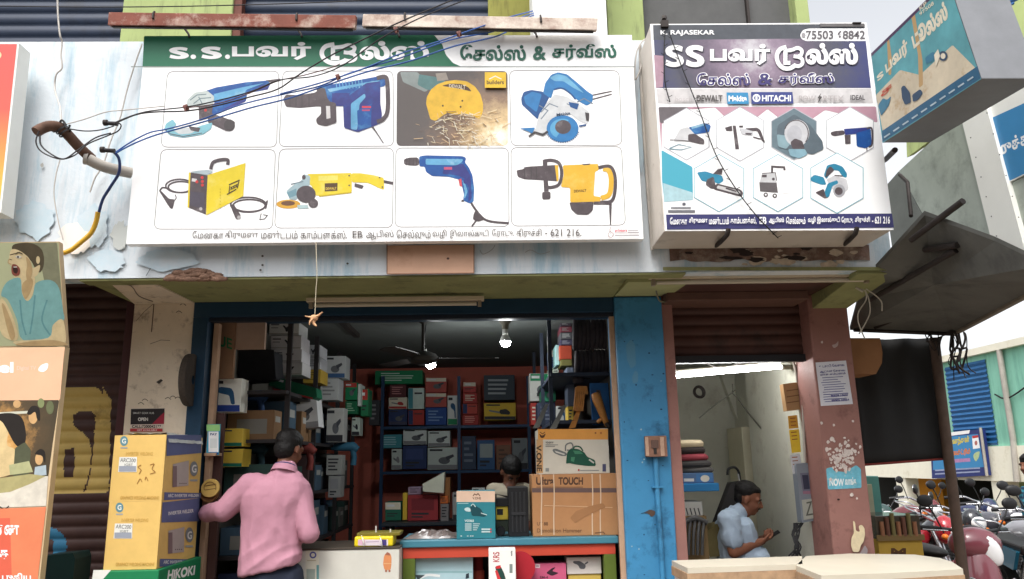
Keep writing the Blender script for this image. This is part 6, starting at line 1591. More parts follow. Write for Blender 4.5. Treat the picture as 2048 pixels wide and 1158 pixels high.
zs = W(1000, 1175, YC + .2).z
b = MB(); b.box((xl_ + .1, YC + .03, zs - .02), (xr_ - .1, YC + .48, zs), mat('counter_shelf', (150, 150, 146), .9, rough=.6)); b.build('shelf', t)
b = MB(); b.box((xl_ + .02, YC + .01, FLOOR), (xr_ - .02, YC + .04, zs - .1), m_red); b.build('lower_panel', t)
def onto(Y): return W(1000, 1077, YC)
G5 = 'goods on the blue counter'
def cbox(name, label, x0, y0, x1, zb_, Y, d, c, prints, cat='box', group=None, bevel=.004, k=.95):
 """carton standing at height zb_, its front top edge seen at pixel row y0"""
 A, B = W(x0, y0, Y), W(x1, y0, Y); b = MB()
 b.box((A.x, Y, zb_), (B.x, Y + d, (A.z + B.z) / 2), mat('card_%d_%d_%d' % tuple(c), c, k, rough=.6, spec=.25, var=.06, vscale=9))
 prints(b, PY(Y))
 return tag(b.build(name, bevel=bevel), label, cat, group)
CARD = (190, 138, 94)
def f(b, pl):
 b.prect(pl, 1064, 976, 1234, 985, kk((110, 88, 84)))
 b.ptext(pl, 'Ultra', (1072, 954, 1108, 970), kk((92, 66, 52)), .04); b.ptext(pl, 'TOUCH', (1117, 954, 1166, 970), kk((92, 66, 52)), .05)
 b.prect(pl, 1073, 973.5, 1166, 975, kk((120, 88, 66))); b.ptext(pl, 'UT 88', (1074, 1044, 1096, 1051), kk((120, 86, 62)), .02); b.ptext(pl, 'Demolition Hammer', (1074, 1057, 1164, 1065), kk((124, 88, 62)), .01)
 tape = kk((222, 196, 168))
 for x in (1082, 1107, 1184, 1200): b.pline(pl, smooth_px([(x, 948), (x + 1.5, 990), (x + .5, 1030), (x + 1, 1070)]), 2.2, tape)
 b.pline(pl, [(1088, 1011), (1225, 1015)], 1.4, kk((220, 180, 140)))
 b.ppoly(pl, [(1140, 1036), (1152, 1022), (1180, 1012), (1206, 1006), (1212, 1014), (1190, 1024), (1168, 1034), (1150, 1046)], kk((172, 124, 84)))
 b.pline(pl, [(1190, 1066), (1206, 1064), (1210, 1068)], 2, kk((120, 84, 60)))
cbox('carton', 'large brown hammer carton tied with pale string at the right end of the counter', 1063, 948, 1234, zt_ + .001, .16, .34, CARD, f, 'box', G5)
zc2 = W(1150, 948, .16).z + .001
def f(b, pl):
 b.prect(pl, 1076, 858, 1216, 879, kk((226, 158, 78))); b.prect(pl, 1073, 879, 1086, 946, kk((206, 160, 112)))
 b.ptext(pl, 'V.ONE', [(1083, 890), (1084, 943), (1073, 943), (1072, 890)], kk((70, 56, 44)), .05)
 b.ppoly(pl, [(1078, 866), (1084, 872), (1092, 866), (1088, 876), (1081, 876)], kk((90, 60, 40))); b.pline(pl, [(1080, 864), (1085, 868), (1090, 864)], 1.4, kk((90, 60, 40)))
 b.pell(pl, 1202, 866, 2.4, 2.4, kk((190, 110, 60)), 8); b.pell(pl, 1191, 866, 2, 2, kk((150, 90, 60)), 8)
 b.ptext(pl, 'VO-SAW', (1091, 883, 1107, 887), kk((70, 70, 70)), .03); b.prect(pl, 1091, 889, 1116, 890.4, kk((120, 120, 116))); b.prect(pl, 1091, 892, 1110, 893.4, kk((120, 120, 116)))
 GR_ = kk((34, 84, 66)); GL = kk((70, 130, 100)); ST = kk((116, 118, 116))
 b.ppoly(pl, [(1104, 899), (1112, 897), (1134, 906), (1133, 912), (1122, 912), (1108, 906)], ST); b.ppoly(pl, [(1109, 901), (1130, 908), (1128, 910), (1112, 905)], kk((210, 206, 196)))
 b.pline(pl, smooth_px([(1131, 902), (1132, 890), (1142, 886), (1146, 894), (1140, 900), (1134, 900)]), 2.6, ST); b.pline(pl, smooth_px([(1146, 900), (1150, 893), (1160, 894), (1166, 902)]), 2.6, GR_)
 b.ppoly(pl, [(1134, 905), (1142, 897), (1156, 898), (1168, 904), (1175, 914), (1190, 920), (1192, 932), (1176, 932), (1158, 930), (1146, 928), (1138, 926), (1132, 928)], GR_)
 b.ppoly(pl, [(1146, 901), (1160, 902), (1166, 908), (1150, 908)], GL); b.ppoly(pl, [(1142, 914), (1150, 914), (1148, 924), (1142, 922)], GL); b.pline(pl, [(1178, 919), (1188, 926)], 3, kk((200, 196, 186)))
 b.prect(pl, 1205, 928, 1212, 943, kk((80, 80, 110))); b.prect(pl, 1160, 940, 1198, 941.6, kk((150, 150, 146))); b.prect(pl, 1156, 938, 1159, 942, kk((170, 60, 60))); b.prect(pl, 1091, 936, 1098, 943, kk((150, 150, 146)))
cbox('carton', 'white chainsaw carton with orange top band on top of the large brown carton', 1075, 858, 1216, zc2, .17, .3, (214, 206, 190), f, 'box', G5)
def f(b, pl):
 b.prect(pl, 913, 982, 990, 1004, kk((232, 200, 176)));
 b.pline(pl, [(946, 992), (949, 988), (953, 990), (956, 987), (960, 992)], 1.8, kk((110, 74, 60))); b.ptext(pl, 'V.ONE', (945, 994, 962, 999), kk((110, 74, 60)), .03)
 b.prect(pl, 915, 1006, 937, 1007.5, kk((160, 206, 210)))
 lt = kk((200, 222, 222)); dk = kk((30, 76, 84))
 b.ppoly(pl, [(928, 1017), (936, 1014), (944, 1020), (940, 1024), (930, 1022)], lt); b.ppoly(pl, [(940, 1014), (946, 1008), (952, 1012), (962, 1018), (966, 1026), (974, 1030), (970, 1034), (956, 1032), (944, 1032), (942, 1024)], dk); b.pline(pl, smooth_px([(942, 1012), (946, 1008), (951, 1014)]), 1.6, lt); b.pline(pl, [(962, 1026), (974, 1030)], 1.6, lt)
 b.ptext(pl, 'VO365', (929, 1039, 948, 1044), lt, .06)
 for k in range(4): b.prect(pl, 930, 1047 + k * 4, 943, 1049 + k * 4, lt); b.prect(pl, 946, 1047 + k * 4, 960 - k * 2, 1048.4 + k * 4, lt)
 for k in range(2): b.prect(pl, 963, 1057 + k * 5, 980, 1060 + k * 5, lt); b.prect(pl, 980, 1057 + k * 5, 983, 1060 + k * 5, kk((200, 80, 90)))
 for x in (921, 934, 940, 944): b.prect(pl, x, 1071, x + 3, 1073, lt)
cbox('carton', 'turquoise chainsaw box with a peach top standing on the counter edge', 913, 982, 990, zt_ + .001, YC + .0, .22, (52, 132, 144), f, 'box', G5)
# black case and yellow machine
A, B = W(1016, 975, .2), W(1056, 975, .2)
b = MB(); b.box((A.x, .2, zt_ + .001), (B.x, .5, A.z), m_black)
for k in range(4): x = A.x + (B.x - A.x) * (.2 + .2 * k); b.box((x - .006, .194, zt_ + .03), (x + .006, .2, A.z - .03), mat('case_rib', (50, 50, 52), 1, rough=.5))
b.box((A.x + .02, .19, zt_ + .14), (B.x - .02, .2, zt_ + .16), mat('case_rib', (50, 50, 52), 1, rough=.5))
tag(b.build('tool_case', bevel=.012, seg=3), 'black ribbed plastic tool case standing upright on the counter', 'tool case', G5)
t = thing('generator', 'small yellow and black machine on the counter beside the black case', 'machine', W(1003, 1072, .25))
a, c = W(992, 1040, .25), W(1016, 1012, .25)
b = MB(); b.box((a.x, .25, a.z), (c.x, .45, c.z), mat('yellow_machine', (206, 180, 66), .9, rough=.45)); b.prect(PY(.25), 994, 1018, 1006, 1030, m_black); b.build('body', t, .006)
b = MB(); b.box((a.x, .24, c.z), (c.x, .46, c.z + .05), m_black); b.tube([(a.x, .3, zt_ + .03), (a.x, .3, c.z + .08), (c.x, .3, c.z + .06)], .008, m_iron, 6); b.build('frame', t)
b = MB(); b.box((a.x, .26, zt_ + .03), (c.x, .44, a.z), mat('machine_base', (48, 56, 46), 1, rough=.6)); b.build('engine', t)
for x in (a.x + .03,):
 b = MB(); b.lathe([(.0, 0), (.03, 0), (.034, .008), (.034, .022), (.03, .03), (0, .03)], (x, .235, zt_ + .035), (0, 1, 0), m_black, 18); b.build('wheel', t)
# crumpled plastic packets on the counter
b = MB(); rnd = random.Random(9); V = []; nx, ny = 18, 10
a, c = W(804, 1076, YC + .05), W(912, 1076, YC + .05)
for j in range(ny + 1):
 for i in range(nx + 1):
  u, v = i / nx, j / ny; ed = min(u, 1 - u, v, 1 - v) * 4
  V.append(Vector((a.x + (c.x - a.x) * u + .03 * v, YC + .06 + .28 * v, zt_ + .003 + min(1, ed) * (.03 + .035 * abs(noise.noise(Vector((u * 7, v * 5, 2))))))))
b.mesh(V, [(j * (nx + 1) + i, j * (nx + 1) + i + 1, (j + 1) * (nx + 1) + i + 1, (j + 1) * (nx + 1) + i) for j in range(ny) for i in range(nx)], mat('crumpled_grey_plastic', (126, 112, 108), .9, rough=.3, spec=.6, var=.2, vscale=20))
tag(b.build('plastic_packets'), 'flat heap of crumpled grey plastic packets on the blue counter', 'packets', G5)
# inside the display
G6 = 'goods in the glass display'
zq = zs + .001
def f(b, pl):
 b.prect(pl, 828, 1142, 945, 1146, kk((150, 190, 196))); b.pline(pl, smooth_px([(840, 1156), (856, 1150), (880, 1152)]), 5, kk((236, 240, 240))); b.ppoly(pl, [(830, 1150), (850, 1150), (836, 1160)], kk((70, 80, 84))); b.ppoly(pl, [(932, 1148), (938, 1146), (938, 1156), (931, 1158)], kk((50, 60, 70)))
cbox('display_card', 'pale blue display card at the left of the counter display', 828, 1108, 946, zq, YC + .06, .02, (178, 210, 218), f, 'display card', G6)
b = MB(); p = W(956, 1160, YC + .25); b.lathe([(0, 0), (.045, 0), (.045, .10), (.04, .11), (0, .11)], (p.x, p.y, zq), (0, 0, 1), kk((190, 84, 64)), 20); b.lathe([(.036, 0), (.036, .09), (.03, .1), (0, .1)], (p.x, p.y, zq + .11), (0, 0, 1), kk((150, 44, 48)), 20); tag(b.build('spray_can'), 'red and orange can standing in the counter display', 'can', G6)
def f(b, pl):
 b.ppoly(pl, [(1053, 1128), (1080, 1128), (1080, 1136), (1053, 1136)], kk((226, 200, 206))); b.ptext(pl, 'NANDA', (1056, 1130, 1078, 1134), kk((90, 60, 80)), .03)
 b.ppoly(pl, [(1092, 1146), (1104, 1136), (1112, 1134), (1104, 1142), (1118, 1146), (1104, 1152)], kk((60, 40, 50))); b.ptext(pl, 'EM-4', (1080, 1152, 1096, 1157), kk((90, 40, 60)), .03)
cbox('tool_box', 'pink grinder box in the counter display', 1048, 1127, 1132, zq, YC + .05, .2, (206, 96, 132), f, 'box', G6)
zy = W(1168, 1148, YC + .08).z
cbox('tool_box', 'yellow box under the white drill box in the counter display', 1136, 1148, 1202, zq, YC + .08, .2, (206, 178, 90), lambda b, pl: None, 'box', G6)
def f(b, pl): b.ppoly(pl, [(1146, 1122), (1160, 1122), (1172, 1130), (1170, 1138), (1160, 1138), (1156, 1130), (1146, 1126)], kk((96, 96, 100))); b.pline(pl, [(1170, 1128), (1176, 1124)], 3, kk((96, 96, 100)))
cbox('tool_box', 'white drill box lying on the yellow box in the counter display', 1133, 1114, 1202, zy + .001, YC + .07, .2, (212, 206, 200), f, 'box', G6)
b = MB(); p = W(1040, 1128, YC - .02); b.lathe([(0, 0), (.10, 0), (.10, .02), (0, .02)], (p.x + .0, YC - .03, p.z - .02), (0, 1, 0), kk((176, 40, 52)), 28); tag(b.build('cutting_disc'), 'red cutting disc standing behind the tall white box at the counter front', 'disc')
def f(b, pl):
 b.ptext(pl, 'KRS', [(986, 1124), (986, 1104), (999, 1104), (999, 1124)], sink(206, 80, 84), .02); b.ptext(pl, 'angle', [(1021, 1112), (1021, 1102), (1026, 1102), (1026, 1112)], kk((60, 60, 60)), .03); b.prect(pl, 1019, 1128, 1025, 1146, kk((130, 140, 136)))
 b.ppoly(pl, [(990, 1133), (1000, 1130), (1008, 1146), (1012, 1160), (996, 1160)], kk((40, 70, 64))); b.ppoly(pl, [(991, 1133), (1001, 1130), (1002, 1136), (993, 1138)], kk((206, 50, 56))); b.ppoly(pl, [(990, 1142), (994, 1140), (1004, 1164), (996, 1164)], kk((206, 60, 64)))
cbox('tool_box', 'tall white box with red print standing in front of the counter', 977, 1098, 1031, .45, YC - .18, .12, (244, 240, 236), f, 'box')
cbox('carton', 'brown carton on the floor under the tall white box', 960, 1240, 1060, FLOOR, YC - .24, .22, CARD, lambda b, pl: None, 'box') if 0 else None
b = MB(); b.box((W(960, 1158, YC - .2).x, YC - .24, 0.004), (W(1050, 1158, YC - .2).x, YC - .04, .449), kk(CARD)); tag(b.build('carton', bevel=.004), 'brown carton on the floor under the tall white box', 'box')
# ------------------------------------------------------------------ white cabinet
Yw = -.06; pw = PY(Yw)
a, c = W(560, 1096, Yw), W(799, 1093, Yw)
t = thing('white_cabinet', 'white painted cabinet with a small orange sticker, left of the blue counter', 'cabinet', ((a.x + c.x) / 2, Yw, FLOOR))
m_cab = mat('white_cabinet_paint', (214, 212, 202), .95, rough=.5, var=.05)
b = MB(); b.box((a.x, Yw, FLOOR), (c.x, Yw + .5, c.z - .012), m_cab)
b.prect(pw, 611, 1100, 638, 1160, kk((222, 218, 200))); b.pell(pw, 626, 1110, 7, 7, kk((84, 84, 150)), 16); b.pell(pw, 626, 1110, 4, 4, kk((222, 218, 200)), 12); b.prect(pw, 614, 1120, 632, 1122, kk((190, 180, 150))); b.prect(pw, 613, 1138, 630, 1160, kk((160, 170, 160))); b.prect(pw, 633, 1130, 638, 1160, kk((110, 160, 160)))
sk1, sk2 = kk((214, 140, 92)), kk((160, 100, 80))
b.ppoly(pw, [(768, 1112), (772, 1106), (780, 1106), (783, 1114), (783, 1128), (781, 1140), (769, 1140), (766, 1128)], sk1); b.ppoly(pw, [(770, 1110), (774, 1104), (779, 1106), (781, 1111)], sk2); b.prect(pw, 767, 1126, 783, 1128, kk((224, 170, 120))); b.prect(pw, 770, 1140, 774, 1144, sk2); b.prect(pw, 777, 1140, 781, 1144, sk2)
b.build('body', t, .006)
b = MB(); b.box((a.x - .01, Yw - .006, c.z - .012), (c.x + .004, Yw + .5, c.z), mat('dark_cabinet_top', (70, 62, 54), 1, rough=.5)); b.build('top', t, .003)
t = thing('charger', 'yellow electrical unit with white cables and a label on the white cabinet', 'electrical unit', W(748, 1097, Yw + .02))
b = MB(); m_yu = mat('yellow_unit', (240, 216, 40), .95, rough=.4); A, B = W(708, 1096, Yw + .02), W(786, 1096, Yw + .02); zt2 = W(740, 1073, Yw + .02).z
b.box((A.x, Yw + .02, c.z + .001), (B.x, Yw + .2, zt2), m_yu); py_ = PY(Yw + .02)
b.prect(py_, 716, 1079, 776, 1091, kk((226, 214, 222))); b.prect(py_, 762, 1079, 773, 1091, kk((76, 64, 130))); b.prect(py_, 716, 1080, 730, 1090, kk((232, 190, 210))); b.pline(py_, [(732, 1084), (758, 1083)], 2, kk((190, 170, 190))); b.build('body', t, .01)
b = MB(); b.box((A.x + .01, Yw + .05, zt2), (B.x + .04, Yw + .24, zt2 + .02), mat('olive_lid', (120, 110, 40), 1, rough=.5)); b.build('lid', t, .003)
for px in (728, 752, 764, 781):
 b = MB(); b.tube(smooth_px([W(px, 1092, Yw + .012), W(px - 2, 1080, Yw + .005), W(px - 5, 1072, Yw + .05)], 4) if px in (728, 764) else [W(px, 1074, Yw + .08), W(px, 1052 if px == 752 else 1058, Yw + .08)], .005, mat('white_cable', (226, 222, 214), 1, rough=.5), 6); b.build('cable', t)

# ------------------------------------------------------------------ stack of boxes on the left
Yk = -.66
def side(xw): return Plane((xw, 0, 0), (1, 0, 0))
YEL, YB = (228, 190, 112), (226, 186, 104)
bl = kk((92, 100, 140)); wt = kk((226, 226, 220)); gy = kk((160, 164, 160)); tq = kk((96, 140, 150)); og = kk((200, 160, 80))
def inverter(y0, y1, zb_, label, upper):
 A, B = W(230 if upper else 219, y0, Yk), W(333 if upper else 323, y0, Yk)
 b = MB(); z1 = (A.z + B.z) / 2
 b.box((A.x, Yk, zb_), (B.x, Yk + .58, z1), kk(YEL, .9)); pl = PY(Yk); ps = side(B.x)
 dy = 0 if upper else 133; dx = 0 if upper else -9
 T = lambda pts: [(x + dx, y + dy) for x, y in pts]
 b.pell(pl, 248 + dx, 882 + dy, 8, 10, tq, 18); b.ptext(pl, 'G', (244 + dx, 877 + dy, 252 + dx, 887 + dy), wt, .03); b.prect(pl, 241 + dx, 894 + dy, 255 + dx, 897 + dy, gy)
 b.ptext(pl, 'INVERTER WELDING', T([(252, 904), (306, 904), (305, 911), (252, 911)]), og, .02)
 b.ppoly(pl, T([(239, 914), (274, 914), (273, 944), (236, 944)]), wt); b.ptext(pl, 'ARC200', T([(241, 916), (272, 917), (271, 925), (240, 924)]), kk((120, 120, 116)), .02); b.ptext(pl, '' or 'IGBT', T([(249, 927), (266, 927), (266, 932), (249, 932)]), kk((130, 130, 126)), .02); b.prect(pl, 238 + dx, 932 + dy, 272 + dx, 943 + dy, kk((150, 156, 168)))
 b.ptext(pl, 'GRAPHICS WELDING MACHINE', T([(241, 992), (318, 992), (317, 999), (240, 999)]), og, .02)
 if upper:
  hb = kk((150, 104, 50))
  for p in ([(282, 930), (276, 934), (282, 940), (278, 948)], [(300, 930), (308, 928), (304, 938), (310, 944), (300, 948)], [(274, 968), (280, 958), (284, 964)], [(290, 960), (292, 954), (296, 962)]): b.pline(pl, smooth_px(p), 1.4, hb)
 yy = lambda x, y: y - (x - 333 - dx) * .115
 S = lambda pts: [(x + dx, yy(x + dx, y + dy)) for x, y in pts]
 b.ppoly(ps, S([(334, 870), (403, 878), (403, 914), (333, 912)]), bl) if upper else b.ppoly(ps, S([(334, 872), (408, 872), (407, 918), (332, 912)]), bl)
 if not upper: b.ptext(ps, 'INVERTER WELDER', S([(346, 892), (396, 892), (396, 899), (346, 899)]), wt, .02)
 b.ppoly(ps, S([(329, 984), (402, 994), (402, 1004), (328, 1000)]), bl); b.ptext(ps, 'ARC INVERTER WELDER', S([(336, 988), (398, 996), (398, 1001), (336, 995)]), wt, .02)
 b.ppoly(ps, S([(346, 930), (378, 926), (377, 976), (345, 976)]), kk((176, 166, 160))); b.ppoly(ps, S([(346, 934), (354, 934), (354, 976), (345, 976)]), kk((130, 110, 110)))
 for k in range(4): b.pell(ps, 360 + dx + k * 4, yy(360, 970 + dy), 1.4, 1.4, kk((110, 96, 96)), 6)
 b.pell(ps, 388 + dx, yy(388, 944 + dy), 8, 15, kk((130, 134, 136)), 20); b.ptext(ps, 'G', S([(384, 936), (393, 936), (393, 952), (384, 952)]), wt, .03); b.prect(ps, 380 + dx, yy(388, 965 + dy), 395 + dx, yy(388, 969 + dy), gy)
 return tag(b.build('carton', bevel=.005), label, 'box', 'yellow welder cartons'), z1, B.x
z3 = W(270, 1139, Yk).z; z2 = W(280, 1003, Yk).z
inverter(1003, 1139, z3, 'lower yellow welding machine carton with a clean printed front', False)
_, z1, xb_ = inverter(870, 1003, z2 + .001, 'upper yellow welding machine carton with handwritten scribbles and plastic wrap on top', True)
# plastic wrap on the upper carton
b = MB(); V = []; nx, ny = 14, 12
for j in range(ny + 1):
 for i in range(nx + 1):
  u, v = i / nx, j / ny
  V.append(Vector((xb_ - .26 + .27 * u, Yk + .02 + .55 * v, z1 + .006 + .016 * abs(noise.noise(Vector((u * 5, v * 6, 4)))) - (.05 if i == nx else 0))))
b.mesh(V, [(j * (nx + 1) + i, j * (nx + 1) + i + 1, (j + 1) * (nx + 1) + i + 1, (j + 1) * (nx + 1) + i) for j in range(ny) for i in range(nx)], mat('clouded_plastic_wrap', (200, 204, 204), .9, rough=.22, spec=.7, var=.15, vscale=14))
tag(b.build('plastic_wrap'), 'torn clear plastic wrap lying over the top welding machine carton', 'plastic wrap')
A, B = W(187, 1141, Yk - .03), W(318, 1143, Yk - .03); z4 = z3 - .002
b = MB(); b.box((A.x, Yk - .03, .44), (B.x, Yk + .62, z4), kk((28, 120, 76), 1.0)); pl = PY(Yk - .03); ps = side(B.x)
b.ppoly(pl, [(187, 1140), (222, 1140), (196, 1170), (182, 1170)], wt)
b.ptext(ps, 'HiKOKI', [(337, 1140), (391, 1130), (389, 1150), (334, 1162)], kk((236, 236, 232)), .05)
tag(b.build('carton', bevel=.005), 'green and white carton at the bottom of the stack of welder cartons', 'box')
b = MB(); b.box((A.x, Yk - .02, .004), (B.x, Yk + .6, .439), kk(CARD)); tag(b.build('carton', bevel=.005), 'plain brown carton on the ground under the green carton', 'box')
b = MB(); A, B = W(70, 1112, -.25), W(147, 1108, -.25); b.extr([W(78, 1120, -.25), W(82, 1112, -.25), W(146, 1106, -.25), W(150, 1118, -.25), Vector((B.x + .02, -.25, .02)), Vector((A.x + .02, -.25, .02))], (0, .2, 0), mat('dark_green_bin', (30, 60, 60), 1, rough=.5)); tag(b.build('bin', bevel=.01), 'dark green bin against the maroon shutter', 'bin')
# small black and red notice on the cream pillar
b = MB(); pq = PY(-.003); b.box(W(260, 863, -.003), W(330, 816, -.0004), kk((214, 200, 186)))
b.ppoly(pq, [(262, 818), (329, 817), (328, 848), (261, 849)], kk((44, 40, 42))); b.ppoly(pq, [(304, 848), (322, 830), (329, 824), (328, 848)], kk((150, 40, 60))); b.ptext(pq, 'SMART GEAR HUB', (266, 824, 308, 828), kk((190, 190, 186)), .01); b.ptext(pq, 'OPEN', (276, 835, 296, 842), kk((220, 216, 210)), .04)
b.ptext(pq, 'CALL:7200042133', (264, 850, 322, 856), kk((60, 56, 56)), .04); b.prect(pq, 260, 857, 325, 863, kk((176, 60, 66))); b.ptext(pq, 'GST AVAILABLE', (274, 858.5, 314, 862), kk((230, 210, 206)), .03)
tag(b.build('notice'), 'small black and red notice stuck on the cream pillar above the cartons', 'notice')
# ------------------------------------------------------------------ tube light fittings under the canopy
def batten(x0, y0, x1, y1, Y, label, h=.03):
 a, c = W(x0, y0, Y), W(x1, y1, Y); t = thing('tube_light', label, 'tube light', (a + c) / 2, 'unlit tube lights under the canopy')
 b = MB(); b.hexa([a, c, c + Vector((0, .05, 0)), a + Vector((0, .05, 0))], [p + Vector((0, 0, h)) for p in (a, c, c + Vector((0, .05, 0)), a + Vector((0, .05, 0)))], mat('aged_cream_batten', (206, 190, 166), 1, rough=.5, var=.06)); b.build('batten', t, .004)
 b = MB(); e = (c - a).normalized(); b.tube([a + e * .05 + Vector((0, .02, -.02)), c - e * .05 + Vector((0, .02, -.02))], .013, mat('dusty_tube_glass', (196, 186, 168), 1, rough=.25), 10); b.build('tube', t)
 for p in (a + e * .03, c - e * .03):
  b = MB(); b.box(p + Vector((-.012, .005, -.04)), p + Vector((.012, .035, .005)), mat('tube_socket', (150, 136, 118), 1, rough=.5)); b.build('socket', t)
batten(612, 604, 968, 600, -.22, 'cream unlit tube light under the canopy above the tool shop opening')
batten(1298, 558, 1744, 552, -.62, 'cream unlit tube light under the canopy above the brown shutter')
b = MB(); b.tube([W(1744, 550, -.6), W(1700, 548, -.6), W(1640, 552, -.6)], .008, m_iron, 6); b.tube(smooth_px([W(1320, 560, -.5), W(1312, 575, -.3), W(1318, 600, -.2), W(1330, 604, -.19)], 5), .006, mat('grey_flex', (120, 118, 100), 1), 6)
tag(b.build('lamp_cable'), 'grey cable looping from the canopy to the brown shutter box', 'cable')
# dried charm on a string
t = thing('hanging_charm', 'dried shell charm hanging on a thread in front of the shop lintel', 'charm', W(628, 655, -.93))
b = MB(); b.tube(smooth_px([W(632, 484, -.89), W(633, 520, -.92), W(634, 552, -.93), W(632, 580, -.93), W(630, 628, -.93)], 4), .0022, mat('pale_thread', (190, 180, 156), 1), 5); b.build('thread', t)
b = MB(); ms = mat('dried_shell', (206, 160, 120), 1, rough=.7, var=.3, vscale=60); c = W(628, 636, -.93)
b.ball(c, .022, ms, 12, (1.1, .8, .9)); b.tube(smooth_px([c, W(638, 630, -.94), W(645, 624, -.95)], 3), [.012, .01, .008, .006, .005, .004, .003], ms, 7); b.tube(smooth_px([c, W(618, 634, -.94), W(610, 632, -.95)], 3), [.01, .008, .007, .005, .004, .003, .002], ms, 7); b.tube(smooth_px([c, W(627, 646, -.93), W(633, 652, -.94)], 3), [.012, .012, .012, .01, .008, .006, .005], ms, 7); b.tube(smooth_px([c, W(621, 642, -.95), W(619, 650, -.95)], 3), [.008, .008, .006, .006, .005, .004, .003], ms, 7); b.build('shell', t)
# ------------------------------------------------------------------ blue pillar: switch box and pipe
b = MB(); a, c = W(1290, 914, -.04), W(1329, 872, -.04)
mw = mat('weathered_switch_wood', (134, 100, 84), 1, rough=.85, var=.2, vscale=30)
t = thing('switch_box', 'weathered wooden switch box on the blue pillar', 'switch box', (a.x, -.04, a.z))
b.box((a.x, -.10, a.z), (c.x, -.041, c.z), mw); b.build('box', t, .003)
for x0, x1 in ((1292, 1296), (1322, 1327)):
 b = MB(); b.box(W(x0, 912, -.106), W(x1, 874, -.1), mat('pale_worn_wood', (178, 146, 126), 1, rough=.85, var=.2, vscale=30)); b.build('cleat', t)
b = MB(); b.box(W(1303, 896, -.106), W(1316, 880, -.1), mat('socket_plate', (96, 74, 66), 1, rough=.7)); b.box(W(1308, 908, -.104), W(1312, 880, -.1), m_iron); b.build('socket', t)
b = MB(); pts = [W(1311, 914, -.055), W(1314, 975, -.055), W(1322, 1090, -.055), Vector((W(1326, 1158, -.055).x, -.055, .01))]; b.tube(pts, .017, m_blue, 10)
b.box(W(1305, 976, -.075), W(1324, 972, -.041), m_blue); tag(b.build('conduit_pipe'), 'blue painted conduit pipe running down the blue pillar below the switch box', 'pipe')
# notices on the maroon pillar
pm = PY(-.033)
b = MB(); b.extr([W(x, y, -.033) for x, y in [(1631, 725), (1692, 721), (1706, 808), (1642, 812)]], (0, .002, 0), kk((222, 222, 230)))
rnd = random.Random(12); t1c, t2c = kk((110, 110, 160)), kk((76, 76, 140))
L_ = lambda u, v: ((1631 + 61 * u) * (1 - v) + (1642 + 64 * u) * v, (725 - 4 * u) * (1 - v) + (812 - 4 * u) * v)
for s_, v in (('உடனடி வேலை', .06), ('ஆட்கள் தேவை', .19), ('மாத சம்பளம்', .26)): b.ptext(pm, s_, [L_(.1, v), L_(.92, v - .0), L_(.92, v + .065), L_(.1, v + .065)], t2c, .03)
for k in range(11):
 v = .36 + k * .055; u0 = rnd.uniform(.1, .2); u1 = rnd.uniform(.6, .94)
 b.pline(pm, [L_(u0, v), L_(u1, v)], 1.3, t1c)
b.ptext(pm, '90039 13637', [L_(.35, .76), L_(.9, .76), L_(.9, .81), L_(.35, .81)], t2c, .03); b.ptext(pm, '90003 10064', [L_(.35, .87), L_(.9, .87), L_(.9, .92), L_(.35, .92)], t2c, .03)
tag(b.build('paper_notice'), 'white printed paper notice pasted on the maroon pillar', 'notice')
b = MB(); b.ppoly(pm, [(1652, 937), (1664, 934), (1668, 942), (1690, 944), (1712, 930), (1722, 938), (1723, 976), (1656, 979)], mat('torn_cyan_poster', (112, 184, 206), .95, rough=.8, var=.2, vscale=20, dirt=(206, 200, 190), damt=.3, dscale=14))
b.ptext(pm, 'NOW', (1659, 957, 1688, 972), kk((236, 240, 240)), .05); b.ptext(pm, 'வாங்க', (1690, 954, 1712, 970), kk((230, 236, 236)), .04)
tag(b.build('torn_poster'), 'torn cyan poster remains on the maroon pillar below the peeled patch', 'poster')
# ------------------------------------------------------------------ second bay contents
t = thing('tube_lamp', 'lit white tube lamp hanging across the second bay doorway', 'tube light', W(1455, 742, .4))
a, c = W(1346, 753, .4), W(1563, 734, .4)
b = MB(); b.tube([a, c], .012, mat('glowing_tube', (255, 255, 255), 1, emit=(246, 246, 255), estr=34.0), 12); b.build('tube', t)
b = MB(); u = Vector((0, .03, .035)); b.tube([a + u, c + u], .016, mat('tube_batten', (210, 210, 200), 1, rough=.5), 8); b.build('batten', t)
b = MB(); b.tube([c + Vector((.0, 0, 0)), c + Vector((.09, .02, .0))], .02, mat('tube_cap', (120, 116, 104), 1, rough=.5), 10); b.build('end_cap', t)
b = MB(); b.tube(smooth_px([W(1400, 720, .38), W(1440, 735, .42), W(1490, 722, .4)], 5), .005, m_iron, 6); b.build('hanging_wire', t)
b = MB(); b.lathe([(.04, 0), (.055, .01), (.06, .03), (.05, .04), (.035, .03), (.04, 0)], W(1396, 785, 1.6), (.2, -1, .1), m_iron, 20); tag(b.build('fan_hook'), 'round grey hook plate on the second bay wall', 'hook')
b = MB(); mcd = mat('twisted_grey_cord', (84, 84, 76), 1, rough=.8)
b.tube(smooth_px([W(1398, 836, 1.2), W(1435, 806, 1.2), W(1464, 786, 1.2), W(1470, 780, 1.2)], 4), .005, mcd, 6); b.tube(smooth_px([W(1464, 786, 1.2), W(1476, 797, 1.2), W(1500, 830, 1.2), W(1532, 868, 1.2)], 4), .007, mcd, 6); b.tube([W(1465, 786, 1.2), W(1465, 768, 1.22)], .005, mcd, 6)
tag(b.build('strung_cord'), 'grey cord strung in an inverted V inside the second bay', 'cord')
t = thing('blue_shelf', 'small blue shelf in the second bay carrying the stack of cushions', 'shelf', W(1400, 985, .7))
